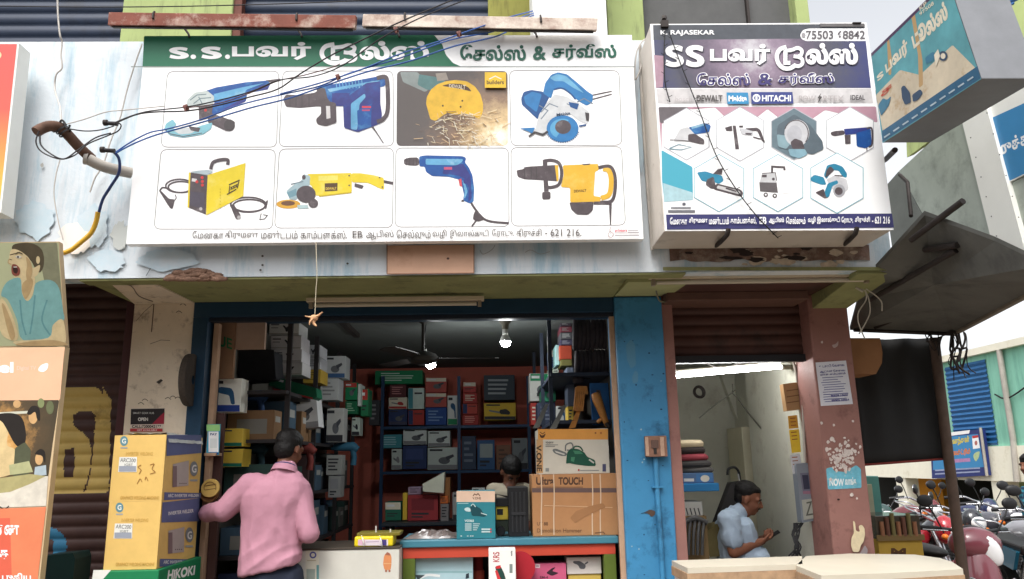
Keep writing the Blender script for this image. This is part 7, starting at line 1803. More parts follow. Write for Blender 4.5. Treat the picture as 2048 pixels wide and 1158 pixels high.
b = MB(); a, c = W(1350, 984, .55), W(1438, 966, .55); b.box((a.x, .55, a.z), (c.x, .95, c.z), mat('blue_shelf_plastic', (50, 130, 190), .95, rough=.4)); b.build('tray', t, .006)
zsh = c.z
def f(b, pl): b.ppoly(pl, [(1392, 948), (1424, 945), (1426, 963), (1393, 964)], kk((80, 130, 184))); b.pell(pl, 1410, 957, 9, 7, kk((226, 222, 206)), 16); b.prect(pl, 1368, 957, 1388, 963, kk((230, 230, 226)))
cbox('box', 'flat blue and white box under the cushions on the blue shelf', 1358, 946, 1427, zsh + .001, .58, .25, (90, 120, 160), f, 'box')
zz = W(1400, 946, .58).z; cols_ = [('grey', (90, 88, 86)), ('dark grey', (70, 68, 68)), ('dark red', (150, 64, 74)), ('black', (54, 46, 46)), ('cream', (206, 190, 160))]
pys = [946, 934, 921, 908, 895]; tops = [934, 921, 908, 893, 880]
for k, (cn, c) in enumerate(cols_):
 px = [1392, 1388, 1384, 1380, 1378][k]; rx = [38, 38, 36, 34, 33][k]
 p0 = W(px, pys[k], .72); p1 = W(px, tops[k], .72); r = rx * (6.02 / 1550); h = p1.z - p0.z
 b = MB(); b.lathe([(0, 0), (r * .9, 0), (r, h * .3), (r, h * .6), (r * .86, h), (0, h)], (p0.x, .78, p0.z), (0, 0, 1), mat('cushion_%d' % k, c, .95, rough=.8, var=.1), 28)
 o = b.build('cushion'); tag(o, ['grey cushion at the bottom of the stack on the blue shelf', 'dark grey cushion second from the bottom of the stack', 'dark red cushion in the middle of the stack', 'black cushion second from the top of the stack', 'cream cushion on top of the stack on the blue shelf'][k], 'cushion', 'cushions stacked on the blue shelf')
t = thing('file_shelf', 'low white shelf of papers under the blue shelf', 'shelf', W(1385, 1030, .6))
b = MB(); a, c = W(1360, 1032, .6), W(1404, 1003, .6); b.box((a.x, .6, a.z), (c.x, .85, c.z), kk((214, 214, 208)))
for k in range(5): b.pline(PY(.6), [(1364 + k * 8, 1016), (1368 + k * 8, 1030)], 2.4, kk((70, 70, 74)))
b.build('papers', t, .003)
b = MB(); b.box((a.x - .1, .58, .13), (c.x + .02, .9, a.z - .001), mat('tan_board', (150, 124, 86), .9, rough=.8)); b.build('stand', t)
b = MB(); b.tube(smooth_px([W(1455, 950, .9), W(1457, 938, .9), W(1470, 935, .9), W(1478, 946, .9), W(1480, 970, .9)], 4), .010, m_black, 8); p = W(1480, 970, .9); b.tube([p, p + Vector((.03, 0, -.7))], .009, m_black, 8)
b.tube([W(1476, 948, .895), W(1480, 966, .895)], .006, mat('chrome_shaft', (206, 206, 206), 1, rough=.3, metal=.6), 6); tag(b.build('umbrella'), 'black umbrella with curved handle behind the seated man', 'umbrella')
# office chair for the seated man
t = thing('office_chair', 'dark chair of the seated man in the second bay', 'chair', (W(1480, 1100, .75).x, .75, FLOOR))
b = MB(); p = W(1440, 1040, .95); b.extr([W(1430, 1050, .9), W(1462, 965, .95), W(1486, 962, .95), W(1470, 1060, .9)], (0, .1, 0), mat('dark_chair_cloth', (48, 46, 46), 1, rough=.8)); b.build('backrest', t, .01)
b = MB(); sx_ = W(1490, 1100, .75).x; b.box((sx_ - .25, .5, .52), (sx_ + .25, .98, .57), mat('dark_chair_cloth', (48, 46, 46), 1, rough=.8)); b.build('seat', t, .015)
for dx in (-.22, .22):
 for dy in (.54, .94):
  b = MB(); b.tube([(sx_ + dx, dy, .52), (sx_ + dx, dy, FLOOR)], .014, m_iron, 8); b.build('leg', t)
b = MB(); b.extr([W(x, y, .6) for x, y in [(1402, 1070), (1430, 1050), (1448, 1046), (1450, 1112), (1420, 1114), (1408, 1090)]], (0, .18, 0), mat('khaki_bag_cloth', (112, 102, 66), 1, rough=.9, var=.15, vscale=10)); tag(b.build('bag', bevel=.02, seg=3), 'khaki cloth bag hanging behind the seated man', 'bag')
t = thing('plastic_chair', 'grey plastic chair at the left of the second bay', 'chair', W(1385, 1110, .5))
m_pc = mat('grey_plastic_chair', (84, 84, 84), 1, rough=.4)
for k in range(5):
 b = MB(); b.tube(smooth_px([W(1368 + k * 9, 1110, .5), W(1369 + k * 9, 1070, .52), W(1372 + k * 9, 1042, .56)], 4), .012, m_pc, 7); b.build('back_slat', t)
b = MB(); b.tube(smooth_px([W(1366, 1046, .56), W(1390, 1036, .56), W(1414, 1046, .56)], 5), .02, m_pc, 8); b.build('top_rail', t)
p = W(1388, 1158, .5)
b = MB(); b.box((p.x - .2, .3, .5), (p.x + .2, .66, .53), m_pc); b.build('seat', t, .01)
for dx in (-.18, .18):
 for dy in (.33, .62): b = MB(); b.tube([(p.x + dx, dy, .5), (p.x + dx, dy, FLOOR)], .018, m_pc, 7); b.build('leg', t)
# steel cupboard
t = thing('steel_cupboard', 'pale steel cupboard behind the seated man', 'cupboard', W(1540, 1108, 1.75))
a, c = W(1507, 1150, 1.75), W(1570, 852, 1.75); mcp = mat('pale_cupboard', (216, 210, 184), .95, rough=.5, var=.06)
b = MB(); b.box((a.x, 1.75, FLOOR), (c.x, 2.2, c.z), mcp); b.build('body', t, .006)
zm = W(1540, 968, 1.75).z
b = MB(); b.box((a.x, 1.735, zm - .04), (c.x + .03, 1.749, zm), mat('green_grey_rail', (92, 112, 104), 1, rough=.5)); b.build('rail', t)
b = MB(); b.box((c.x + .002, 1.6, FLOOR), (c.x + .07, 1.749, zm + .0), mat('dark_teal_frame', (62, 82, 80), 1, rough=.5)); b.build('door_frame', t)
b = MB(); b.ball(W(1549, 980, 1.74), .014, mat('chrome_shaft', (206, 206, 206), 1, rough=.3, metal=.6), 10); b.build('knob', t)
# meters and papers by the maroon pillar
t = thing('meter_box', 'grey electric meter box at the inner side of the maroon pillar', 'meter box', W(1612, 1040, .25))
a, c = W(1592, 1040, .25), W(1632, 926, .25); mg_ = mat('meter_grey', (128, 136, 146), .95, rough=.45)
b = MB(); b.extr([W(x, y, .25) for x, y in [(1592, 928), (1622, 925), (1634, 1040), (1604, 1046)]], (0, .08, 0), mg_); pl = PY(.25)
b.ppoly(pl, [(1600, 946), (1620, 945), (1626, 984), (1606, 986)], kk((110, 112, 130))); b.ppoly(pl, [(1604, 950), (1616, 950), (1620, 978), (1608, 979)], kk((58, 60, 80))); b.prect(pl, 1606, 982, 1624, 988, kk((150, 110, 130))); b.build('case', t, .004)
b = MB(); b.extr([W(x, y, .243) for x, y in [(1604, 1000), (1628, 997), (1632, 1036), (1608, 1040)]], (0, .006, 0), kk((168, 170, 160))); b.pline(PY(.243), [(1613, 1006), (1622, 1004), (1614, 1030), (1626, 1028)], 3, kk((90, 92, 84))); b.build('fuse_plate', t)
b = MB(); a, c = W(1571, 824, .3), W(1604, 764, .3); b.extr([W(x, y, .3) for x, y in [(1566, 768), (1596, 764), (1608, 818), (1574, 822)]], (0, .07, 0), kk((176, 140, 100)))
for k in range(3): b.pline(PY(.3), [(1573, 782 + k * 12), (1598, 778 + k * 12)], 2, kk((130, 96, 66)))
tag(b.build('fuse_carton', bevel=.003), 'brown cardboard covered fuse box high beside the second bay doorway', 'fuse box')
for k, (pts, c, L) in enumerate((([(1576, 832), (1594, 830), (1597, 856), (1578, 858)], (206, 156, 60), 'upper orange paper notice beside the second bay doorway'), ([(1578, 860), (1598, 858), (1602, 904), (1584, 906)], (224, 190, 60), 'lower yellow paper notice beside the second bay doorway'), ([(1580, 910), (1600, 908), (1604, 944), (1586, 948)], (206, 206, 210), 'white paper notice beside the meter box'))):
 b = MB(); b.extr([W(x, y, .285) for x, y in pts], (0, .003, 0), kk(c)); x, y = pts[0]
 for j in range(3): b.pline(PY(.285), [(x + 4 + j, y + 5 + j * 7), (x + 15 + j, y + 4 + j * 7)], 2, kk((150, 90, 50)))
 tag(b.build('paper_notice'), L, 'notice', 'papers beside the second bay doorway')
b = MB(); b.tube(smooth_px([W(1586, 722, .28), W(1592, 740, .28), W(1594, 764, .29)], 4), .008, m_pvc, 6); b.tube([W(1603, 722, .26), W(1610, 924, .24)], .010, m_pvc, 6); tag(b.build('conduit'), 'pale conduit dropping to the meter box', 'pipe')
b = MB(); rnd = random.Random(3)
for k in range(7): b.tube(smooth_px([W(1588 + k * 3, 1046, .3), W(1584 + rnd.uniform(0, 16), 1070, .28), W(1578 + rnd.uniform(0, 24), 1094, .25), W(1575 + rnd.uniform(0, 30), 1112, .25)], 4), .006, m_black, 5)
tag(b.build('cable_bunch'), 'bunch of black cables under the meter box', 'cables')
# ------------------------------------------------------------------ cream front counters
ZK = .95
m_ck = mat('cream_counter_top', (208, 200, 182), .95, rough=.45, var=.05, vscale=5); m_tr = mat('worn_timber_edge', (170, 140, 110), 1, rough=.7, var=.25, vscale=14); m_pk = mat('pinkish_white_front', (232, 222, 218), .95, rough=.5, var=.05)
def desk(label, pts, front):
 P = [WZ(x, y, ZK) for x, y in pts]; cc = sum(P, Vector((0, 0, 0))) / len(P)
 t = thing('front_counter', label, 'counter', (cc.x, cc.y, 0), 'cream counters in front of the second bay')
 b = MB(); b.extr(P, (0, 0, -.03), m_ck); b.build('top', t, .004)
 b = MB(); b.extr([p + Vector((0, 0, -.031)) + (p - cc) * .012 for p in P], (0, 0, -.05), m_tr); b.build('edge_trim', t, .004)
 b = MB(); b.extr([p + (cc - p) * .03 + Vector((0, 0, -.082)) for p in P], (0, 0, -(ZK - .082)), m_pk); b.build('cabinet', t)
 for u in front:
  b = MB(); b.box((u[0] - .02, u[1] - .012, .02), (u[0] + .02, u[1], ZK - .085), m_tr); b.build('stile', t)
desk('cream counter with timber edges in front of the second bay, the left one', [(1343, 1121), (1375, 1136), (1605, 1128), (1604, 1112)], [])
desk('larger cream counter with a rounded corner, the right one by the awning post', [(1592, 1131), (1642, 1151), (1780, 1146), (1926, 1138), (1905, 1124), (1880, 1116), (1830, 1109), (1700, 1107), (1612, 1112)], [])
# teal cupboard and carved chest beside the maroon pillar
t = thing('teal_cupboard', 'narrow sea green cupboard just right of the maroon pillar', 'cupboard', W(1745, 1110, .9))
a, c = W(1718, 1110, .9), W(1757, 952, .9)
b = MB(); b.box((a.x, .9, 0), (c.x, 1.3, c.z), mat('sea_green_paint', (92, 150, 142), .95, rough=.5, var=.1)); b.build('body', t, .006)
b = MB(); b.box((a.x + .02, .885, .1), (a.x + (c.x - a.x) * .7, .899, c.z - .06), mat('pale_panel', (176, 176, 150), .95, rough=.6, var=.08)); b.build('door', t, .003)
t = thing('display_chest', 'brown and yellow glass topped chest between the cupboard and the motorbikes', 'chest', W(1797, 1115, .5))
a, c = W(1759, 1110, .5), W(1838, 1030, .5)
zm = W(1797, 1078, .5).z
b = MB(); b.box((a.x, .5, 0), (c.x, .9, zm), mat('mustard_paint', (186, 152, 62), .95, rough=.6, var=.1)); pl = PY(.5)
b.ptext(pl, 'M', (1782, 1096, 1812, 1114), kk((90, 60, 40)), .06); b.build('base', t, .005)
b = MB(); b.box((a.x, .5, zm), (c.x, .9, c.z), mat('dark_glass_case', (70, 62, 52), 1, rough=.2, spec=.6, var=.2, vscale=8)); b.build('case', t, .005)
b = MB(); b.box((a.x - .01, .48, zm - .01), (c.x + .01, .499, zm + .03), mat('mustard_rail', (120, 98, 60), 1, rough=.6)); b.build('rail', t)
for k in range(7):
 b = MB(); p = W(1766 + k * 11, 1072, .49); b.tube([p, p + Vector((.0, 0, .1 + .03 * (k % 3)))], .016, kk([(150, 104, 76), (110, 74, 60), (120, 110, 70)][k % 3]), 8); tag(b.build('bottle', t), None, None)
# ------------------------------------------------------------------ people
def fuse(name, prims, m, voxel=.008, parent=None, smooth=5, wr=None):
 """rounded limbs and masses fused into one continuous skin"""
 b = MB()
 for p in prims:
  if p[0] == 'l':
   V = []; n = 28
   for c, rx, ry, *tl in p[1]:
    for k in range(n):
     a = 2 * math.pi * k / n; ca, sa = math.cos(a), math.sin(a); q = 2 / 2.5
     V.append(Vector(c) + Vector((math.copysign(abs(ca) ** q, ca) * rx, math.copysign(abs(sa) ** q, sa) * ry, ca * rx * (tl[0] if tl else 0))))
   L = len(p[1]); b.mesh(V, [(i * n + k, i * n + (k + 1) % n, (i + 1) * n + (k + 1) % n, (i + 1) * n + k) for i in range(L - 1) for k in range(n)] + [tuple(range(n))[::-1], tuple((L - 1) * n + k for k in range(n))], m_black)
  elif p[0] == 'c':
   _, a, ra, c, rc = p; a, c = Vector(a), Vector(c)
   n = max(2, int((c - a).length / max(.012, min(ra, rc) * .7)))
   for i in range(n + 1):
    t = i / n; b.ball(a.lerp(c, t), ra + (rc - ra) * t, m_black, 12)
   b.tube([a.lerp(c, i / 6) for i in range(7)], ra, m_black, 12, True, rc)
  else:
   _, c, r, rot = p; b.ball(c, 1.0, m_black, 20, r, rot)
 o = b.build(name, parent)
 md = o.modifiers.new('skin', 'REMESH'); md.mode = 'VOXEL'; md.voxel_size = voxel; md.use_smooth_shade = True
 sm = o.modifiers.new('smooth', 'SMOOTH'); sm.iterations = smooth; sm.factor = .5
 dg = bpy.context.evaluated_depsgraph_get()
 me = bpy.data.meshes.new_from_object(o.evaluated_get(dg))
 o.modifiers.clear(); o.data = me
 me.materials.clear(); me.materials.append(m)
 if wr:
  no = [v.normal.copy() for v in me.vertices]
  for v, n in zip(me.vertices, no): v.co += n * wr(v.co)
 me.polygons.foreach_set('use_smooth', [True] * len(me.polygons))
 me.polygons.foreach_set('material_index', [0] * len(me.polygons))
 me.update()
 return o
def E(c, r, rot=None): return ('e', Vector(c), r, rot)
def Cp(a, ra, c, rc): return ('c', Vector(a), ra, Vector(c), rc)
def hand(wrist, d, nrm, curl, side=1, s=1.0):
 """palm, four fingers of different length and a thumb; d: along the hand, nrm: out of the palm"""
 d = Vector(d).normalized(); nrm = Vector(nrm); nrm = (nrm - d * nrm.dot(d)).normalized(); x = d.cross(nrm) * side
 w = Vector(wrist); P = [Cp(w, .026 * s, w + d * .03 * s, .027 * s)]
 for k in range(4): P.append(Cp(w + d * .02 * s + x * (k - 1.5) * .012 * s, .016 * s, w + d * .085 * s + x * (k - 1.5) * .019 * s, .0115 * s))
 for k, L in enumerate((.036, .042, .040, .030)):
  a = w + d * .088 * s + x * (k - 1.5) * .0195 * s; cu = curl * (1 + .12 * k)
  q = a; an = cu * .5
  for j, f in enumerate((1.0, .72, .55)):
   e = q + (d * math.cos(an) + nrm * math.sin(an)) * L * f * s
   P.append(Cp(q, (.0095 - j * .0008) * s, e, (.0088 - j * .0008) * s)); q = e; an += cu * .9
 a = w + d * .025 * s - x * .024 * s; m_ = a + (d * .7 - x * .75 + nrm * .35).normalized() * .042 * s; e = m_ + (d * .95 - x * .1 + nrm * .5 * curl).normalized() * .032 * s
 P += [Cp(a, .013 * s, m_, .0105 * s), Cp(m_, .0105 * s, e, .0085 * s)]
 return P
def basis(fwd, up=(0, 0, 1)):
 f = Vector(fwd).normalized(); r = f.cross(Vector(up)).normalized(); u = r.cross(f)
 return Matrix((r, f, u)).transposed()      # columns: right, forward, up
def head(c, fwd, s=1.0, up=(0, 0, 1)):
 B = basis(fwd, up); L = lambda x, y, z: Vector(c) + B @ Vector((x, y, z)) * s
 P = [E(L(0, -.012, .03), (.073 * s, .094 * s, .085 * s), B), E(L(0, .03, -.03), (.058 * s, .062 * s, .078 * s), B), E(L(0, .052, -.082), (.032 * s, .03 * s, .026 * s), B),
   Cp(L(0, .086, .012), .010 * s, L(0, .105, -.022), .014 * s), E(L(0, .094, -.028), (.019 * s, .012 * s, .009 * s), B),
   E(L(0, .080, -.054), (.024 * s, .014 * s, .007 * s), B), E(L(0, .079, -.066), (.021 * s, .013 * s, .007 * s), B),
   Cp(L(-.05, .066, .018), .012 * s, L(.05, .066, .018), .012 * s), Cp(L(-.045, .072, .03), .009 * s, L(.045, .072, .03), .009 * s)]
 for sx in (-1, 1): P += [Cp(L(sx * .018, .079, .014), .0065 * s, L(sx * .042, .072, .013), .0065 * s), E(L(sx * .03, .068, .003), (.017 * s, .013 * s, .013 * s), B)]
 for sx in (-1, 1): P += [E(L(sx * .076, -.005, -.01), (.009 * s, .019 * s, .032 * s), B), E(L(sx * .03, .07, -.03), (.02 * s, .02 * s, .022 * s), B)]
 return P, L, B
def face_marks(L, B, parent, s=1.0):
 for sx in (-1, 1):
  b = MB(); b.ball(L(sx * .029, .0742, .004), .0098 * s, mat('eye_white', (190, 180, 168), .8, rough=.3), 10); e = b.build('eye', parent)
  b = MB(); b.ball(L(sx * .029, .0812, .003), .0044 * s, mat('iris_dark', (36, 26, 22), 1, rough=.2), 8); b.build('iris', e)
  b = MB(); b.tube([L(sx * .016, .088, .021), L(sx * .032, .088, .026), L(sx * .05, .078, .020)], .0038 * s, m_hair, 6); b.build('eyebrow', parent)
HAIR0 = m_hair = mat('black_hair', (15, 12, 12), 1, rough=.6, bump=.5, bscale=120)
m_skin = mat('brown_skin', (136, 88, 66), .9, rough=.55, var=.06, vscale=20)
m_skin2 = mat('deep_brown_skin', (120, 78, 60), .9, rough=.5, var=.06, vscale=20)
def hairwr(p): return .003 * noise.noise(p * 60)
def folds(k, ax, amp):
 def f(p):
  q = Vector((p.x * ax[0], p.y * ax[1], p.z * ax[2]))
  n = noise.noise(q + Vector((k, 0, 0)))
  return amp * (1 - abs(n) * 2.4) + amp * .5 * noise.noise(q * 2.3)
 return f
# --- customer in the pink shirt
D = -.16
hip = W(545, 1150, D)
t = thing('person', 'person in a pink shirt and dark trousers seen from behind, reaching to the left', 'person', (hip.x, D, 0))
w3 = lambda x, y, Y=D: W(x, y, Y)
hc = w3(579, 899, D + .05)
HP, L, B = head(hc, (.42, .85, -.30), 1.0)
sl, sr = w3(492, 975), w3(604, 984)
el, wl = w3(446, 1022, D - .03), w3(404, 1027, D + .13)
er, wr_ = w3(619, 1066, D - .05), w3(596, 1066, D + .2)
ft = lambda x: Vector((x, D - .02, .05))
hl_, hr_ = Vector((hip.x - .095, D, hip.z - .02)), Vector((hip.x + .095, D, hip.z - .02))
skin = HP + [Cp(hc + Vector((-.015, -.03, -.08)), .055, w3(568, 955, D), .06), Cp(w3(560, 975), .085, w3(545, 1130), .10), Cp(sl, .055, el, .042), Cp(el, .042, wl, .03), Cp(sr, .055, er, .042), Cp(er, .042, wr_, .03), Cp(sl, .05, sr, .05),
  Cp(hl_, .085, Vector((hl_.x - .01, D, .48)), .055), Cp(Vector((hl_.x - .01, D, .48)), .055, ft(hl_.x - .01), .04), Cp(hr_, .085, Vector((hr_.x + .01, D, .48)), .055), Cp(Vector((hr_.x + .01, D, .48)), .055, ft(hr_.x + .01), .04)]
for hx_ in (hl_.x - .01, hr_.x + .01): skin += [E((hx_, D + .07, .04), (.045, .13, .04))]
skin += hand(wl, (wl - el), (.1, .3, -1), .35, -1) + hand(wr_, wr_ - er, (0, .2, 1), .5, 1)
fuse('body', skin, m_skin2, .0085, t)
fuse('hair', [E(L(0, -.022, .048), (.081, .098, .086), B), E(L(0, -.05, -.005), (.072, .062, .075), B), E(L(0, .02, .078), (.064, .058, .036), B)], m_hair, .007, t, 2, hairwr)
face_marks(L, B, t)
m_pink = mat('pink_cotton', (196, 142, 160), .86, rough=.8, var=.04, vscale=8, bump=.55, bscale=13)
sh = [('l', [(w3(x, y), rx, ry, .22 if y > 1110 else .08) for x, y, rx, ry in ((541, 1138, .186, .135), (541, 1124, .190, .134), (541, 1095, .184, .126), (543, 1065, .180, .122), (546, 1035, .186, .122), (549, 1005, .200, .125), (551, 985, .206, .12), (554, 968, .180, .105), (560, 955, .12, .085))]), E(w3(566, 958), (.12, .09, .06)),
  Cp(w3(560, 955), .075, w3(572, 940), .065), Cp(w3(500, 972), .078, w3(598, 980), .074), Cp(w3(494, 978), .08, el, .062), Cp(el, .062, w3(412, 1027, D + .09), .047), Cp(w3(601, 990), .074, er, .06), Cp(er, .06, w3(600, 1067, D + .13), .046)]
f1 = folds(3, (10, 10, 4.5), .0085)
def pinkwr(p):
 v = f1(p)
 z = p.z;
 d = p.z - (p.x * .55)                       # slanting drag folds over the waist
 wst = max(0, 1 - abs(z - 1.0) * 6)
 return .002 + v * .8 + .011 * wst * (1 - abs(math.sin(d * 34 + 2.2 * noise.noise(p * 4)))) * (.5 + noise.noise(p * 6)) + .0022 * math.sin(p.x * 52 + noise.noise(p * 3) * 2) * max(0, min(1, (z - 1.15) * 5))
so = fuse('shirt', sh, m_pink, .008, t, 6, pinkwr)
fuse('trousers', [E(hip + Vector((0, 0, -.02)), (.178, .122, .12)), Cp(hl_, .102, Vector((hl_.x - .01, D, .48)), .075), Cp(Vector((hl_.x - .01, D, .48)), .075, Vector((hl_.x - .01, D, .11)), .065), Cp(hr_, .102, Vector((hr_.x + .01, D, .48)), .075), Cp(Vector((hr_.x + .01, D, .48)), .075, Vector((hr_.x + .01, D, .11)), .065)], mat('navy_trousers', (34, 40, 56), 1, rough=.85), .01, t, 4, folds(5, (8, 8, 12), .005))
nc = w3(570, 938, D + .005)
b = MB(); axn = Vector((.1, .35, 1)).normalized()
b.lathe([(.088, -.026), (.080, .0), (.074, .016), (.068, .02), (.066, .0)], nc, axn, m_pink, 28); co = b.build('collar', so)
b = MB(); b.lathe([(.0735, .012), (.070, .024), (.0655, .027), (.064, .016)], nc, axn, mat('navy_collar_band', (62, 64, 104), 1, rough=.8), 28); b.build('collar_band', so)
# --- seated man in the pale blue shirt
D = .62
t = thing('person', 'seated person in a pale blue shirt looking down at a phone in the second bay', 'person', (W(1490, 1100, D).x, D, FLOOR))
hc = w3(1497, 998, D); fw = Vector((.88, -.36, -.36))
HP, L, B = head(hc, fw, .98)
sl, sr = w3(1457, 1043, D - .16), w3(1468, 1040, D + .2)
el, er = w3(1468, 1104, D - .2), w3(1500, 1100, D + .2)
ph = w3(1541, 1074, D - .06)
wl, wr_ = w3(1519, 1084, D - .13), w3(1524, 1078, D + .05)
pel = Vector((W(1474, 1100, D).x, D, .66))
kl, kr = pel + Vector((.40, -.15, .0)), pel + Vector((.40, .13, .0))
skin = HP + [Cp(hc + Vector((-.03, 0, -.08)), .052, w3(1470, 1035, D), .06), Cp(w3(1466, 1045, D), .1, pel, .12), Cp(sl, .055, sr, .055), Cp(sl, .056, el, .044), Cp(el, .044, wl, .029), Cp(sr, .05, er, .042), Cp(er, .042, wr_, .028),
  Cp(pel + Vector((0, -.09, 0)), .08, kl, .06), Cp(pel + Vector((0, .09, 0)), .08, kr, .06), Cp(kl, .06, Vector((kl.x + .02, kl.y, FLOOR + .09)), .04), Cp(kr, .06, Vector((kr.x + .02, kr.y, FLOOR + .09)), .04)]
for k_ in (kl, kr): skin.append(E((k_.x + .09, k_.y, FLOOR + .045), (.13, .045, .045)))
skin += hand(wl, ph + Vector((-.02, -.03, -.01)) - wl, (.2, .5, .9), .75, -1, .95) + hand(wr_, ph + Vector((-.02, .04, -.01)) - wr_, (.2, -.5, .9), .75, 1, .95)
fuse('body', skin, m_skin, .0068, t, 4)
face_marks(L, B, t, .98)
fuse('hair', [E(L(0, -.03, .054), (.079, .092, .077), B), E(L(0, -.065, .0), (.068, .045, .062), B), E(L(0, .012, .08), (.064, .06, .034), B)], m_hair, .007, t, 2, hairwr)
b = MB(); b.tube([L(-.03, .092, -.044), L(0, .100, -.041), L(.03, .092, -.044)], .005, m_hair, 6); b.build('moustache', t)
m_pale = mat('pale_blue_cotton', (168, 186, 204), .95, rough=.8, var=.04, vscale=8, bump=.5, bscale=14)
fuse('shirt', [('l', [(w3(x, y, D), rx, ry) for x, y, rx, ry in ((1484, 1126, .155, .17), (1480, 1108, .155, .175), (1475, 1085, .142, .178), (1470, 1062, .132, .185), (1468, 1046, .118, .185), (1470, 1036, .085, .12))]), Cp(sl, .075, sr, .07), Cp(w3(1466, 1036, D), .085, w3(1477, 1026, D), .066), Cp(sl, .078, w3(1464, 1080, D - .19), .070), Cp(sr, .07, sr.lerp(er, .6), .064), E(w3(1510, 1112, D - .05), (.10, .14, .07))], m_pale, .008, t, 4, folds(8, (11, 11, 8), .010))
fuse('trousers', [E(pel, (.15, .17, .1)), Cp(pel + Vector((0, -.09, 0)), .095, kl, .075), Cp(pel + Vector((0, .09, 0)), .095, kr, .075), Cp(kl, .074, Vector((kl.x + .02, kl.y, FLOOR + .14)), .058), Cp(kr, .074, Vector((kr.x + .02, kr.y, FLOOR + .14)), .058)], mat('grey_trousers', (70, 72, 76), 1, rough=.85), .01, t, 4)
b = MB(); b.lathe([(.072, -.012), (.074, .008), (.064, .03), (.058, .028)], w3(1476, 1024, D), (.35, -.1, 1), m_pale, 24); b.build('collar', t)
b = MB(); d_ = Vector((.8, -.2, .45)).normalized(); n_ = Vector((-.45, 0, .8)).normalized(); s_ = d_.cross(n_).normalized()
q = [ph + d_ * a * .075 + s_ * c * .037 for a, c in ((-1, -1), (1, -1), (1, 1), (-1, 1))]; b.extr(q, n_ * .009, m_black)
tag(b.build('phone', bevel=.002), 'black mobile phone held in both hands of the seated man', 'phone')
# --- shopkeeper half hidden behind the counter
D = 1.15
t = thing('person', 'shopkeeper with black hair and beige shirt bending behind the cartons on the counter', 'person', (W(1020, 1100, D).x, D, FLOOR))
hc = w3(1021, 944, D); HP, L, B = head(hc, (.25, -.55, -.65), 1.0)
pel = Vector((W(1012, 1100, D).x, D + .1, .95)); sl, sr = w3(988, 985, D), w3(1054, 985, D)
el, er = w3(980, 1050, D - .05), w3(1062, 1050, D - .05); wl, wr_ = w3(1000, 1070, D - .25), w3(1045, 1070, D - .25)
skin = HP + [Cp(hc + Vector((0, .05, -.07)), .055, w3(1020, 985, D), .07), Cp(w3(1020, 990, D), .11, pel, .13), Cp(sl, .055, sr, .055), Cp(sl, .055, el, .042), Cp(el, .042, wl, .03), Cp(sr, .055, er, .042), Cp(er, .042, wr_, .03)]
for sx in (-.1, .1): skin += [Cp(pel + Vector((sx, 0, 0)), .085, Vector((pel.x + sx, D + .08, .55)), .058), Cp(Vector((pel.x + sx, D + .08, .55)), .058, Vector((pel.x + sx, D + .08, FLOOR + .07)), .04), E((pel.x + sx, D, FLOOR + .045), (.045, .12, .045))]
skin += hand(wl, wl - el, (0, 0, -1), .5, -1) + hand(wr_, wr_ - er, (0, 0, -1), .5, 1)
fuse('body', skin, m_skin2, .0095, t); face_marks(L, B, t)
fuse('hair', [E(L(0, -.02, .05), (.084, .1, .084), B), E(L(0, -.055, 0), (.075, .055, .075), B), E(L(0, .02, .078), (.064, .058, .036), B)], m_hair, .008, t, 2, hairwr)
fuse('shirt', [E(w3(1018, 1005, D), (.21, .13, .15)), E(w3(1016, 1050, D + .04), (.19, .125, .17)), E(pel, (.185, .13, .12)), Cp(sl, .075, sr, .075), Cp(sl, .075, sl.lerp(el, .7), .066), Cp(sr, .075, sr.lerp(er, .7), .066)], mat('beige_cotton', (176, 166, 146), .95, rough=.85, var=.05), .01, t, 4, folds(2, (9, 9, 12), .005))
fuse('trousers', [E(pel + Vector((0, 0, -.08)), (.17, .125, .1))] + [c for sx in (-.1, .1) for c in (Cp(pel + Vector((sx, 0, -.05)), .1, Vector((pel.x + sx, D + .08, .55)), .075), Cp(Vector((pel.x + sx, D + .08, .55)), .075, Vector((pel.x + sx, D + .08, FLOOR + .12)), .065))], mat('dark_trousers', (44, 42, 44), 1, rough=.85), .012, t, 4)
# --- passer-by at the right edge of the lane
D = 2.4
px_ = W(2062, 935, D).x
t = thing('person', 'person in a teal checked shirt and khaki trousers at the right edge of the lane', 'person', (px_, D, 0))
hz = W(2050, 932, D).z
hc = Vector((px_ - .01, D, hz)); HP, L, B = head(hc, (-1, -.25, -.05), .98)
pel = Vector((px_ + .04, D, hz - .66)); sl, sr = Vector((px_ + .03, D - .17, hz - .27)), Vector((px_ + .03, D + .17, hz - .27))
el, wl = Vector((px_ - .02, D - .23, hz - .52)), Vector((px_ - .05, D - .21, hz - .75)); er, wr_ = Vector((px_ + .06, D + .22, hz - .52)), Vector((px_ + .02, D + .2, hz - .75))
skin = HP + [Cp(hc + Vector((.02, 0, -.08)), .052, hc + Vector((.04, 0, -.2)), .06), Cp(hc + Vector((.04, 0, -.3)), .11, pel, .12), Cp(sl, .055, sr, .055), Cp(sl, .052, el, .04), Cp(el, .04, wl, .028), Cp(sr, .052, er, .04), Cp(er, .04, wr_, .028)]
for sy in (-.09, .09): skin += [Cp(pel + Vector((0, sy, 0)), .08, Vector((px_ + .02, D + sy, .45)), .055), Cp(Vector((px_ + .02, D + sy, .45)), .055, Vector((px_ + .04, D + sy, .07)), .038), E((px_ - .03, D + sy, .04), (.12, .042, .04))]
skin += hand(wl, (-.1, 0, -1), (0, 1, 0), .5, 1) + hand(wr_, (-.1, 0, -1), (0, -1, 0), .5, -1)
fuse('body', skin, m_skin, .009, t); face_marks(L, B, t)
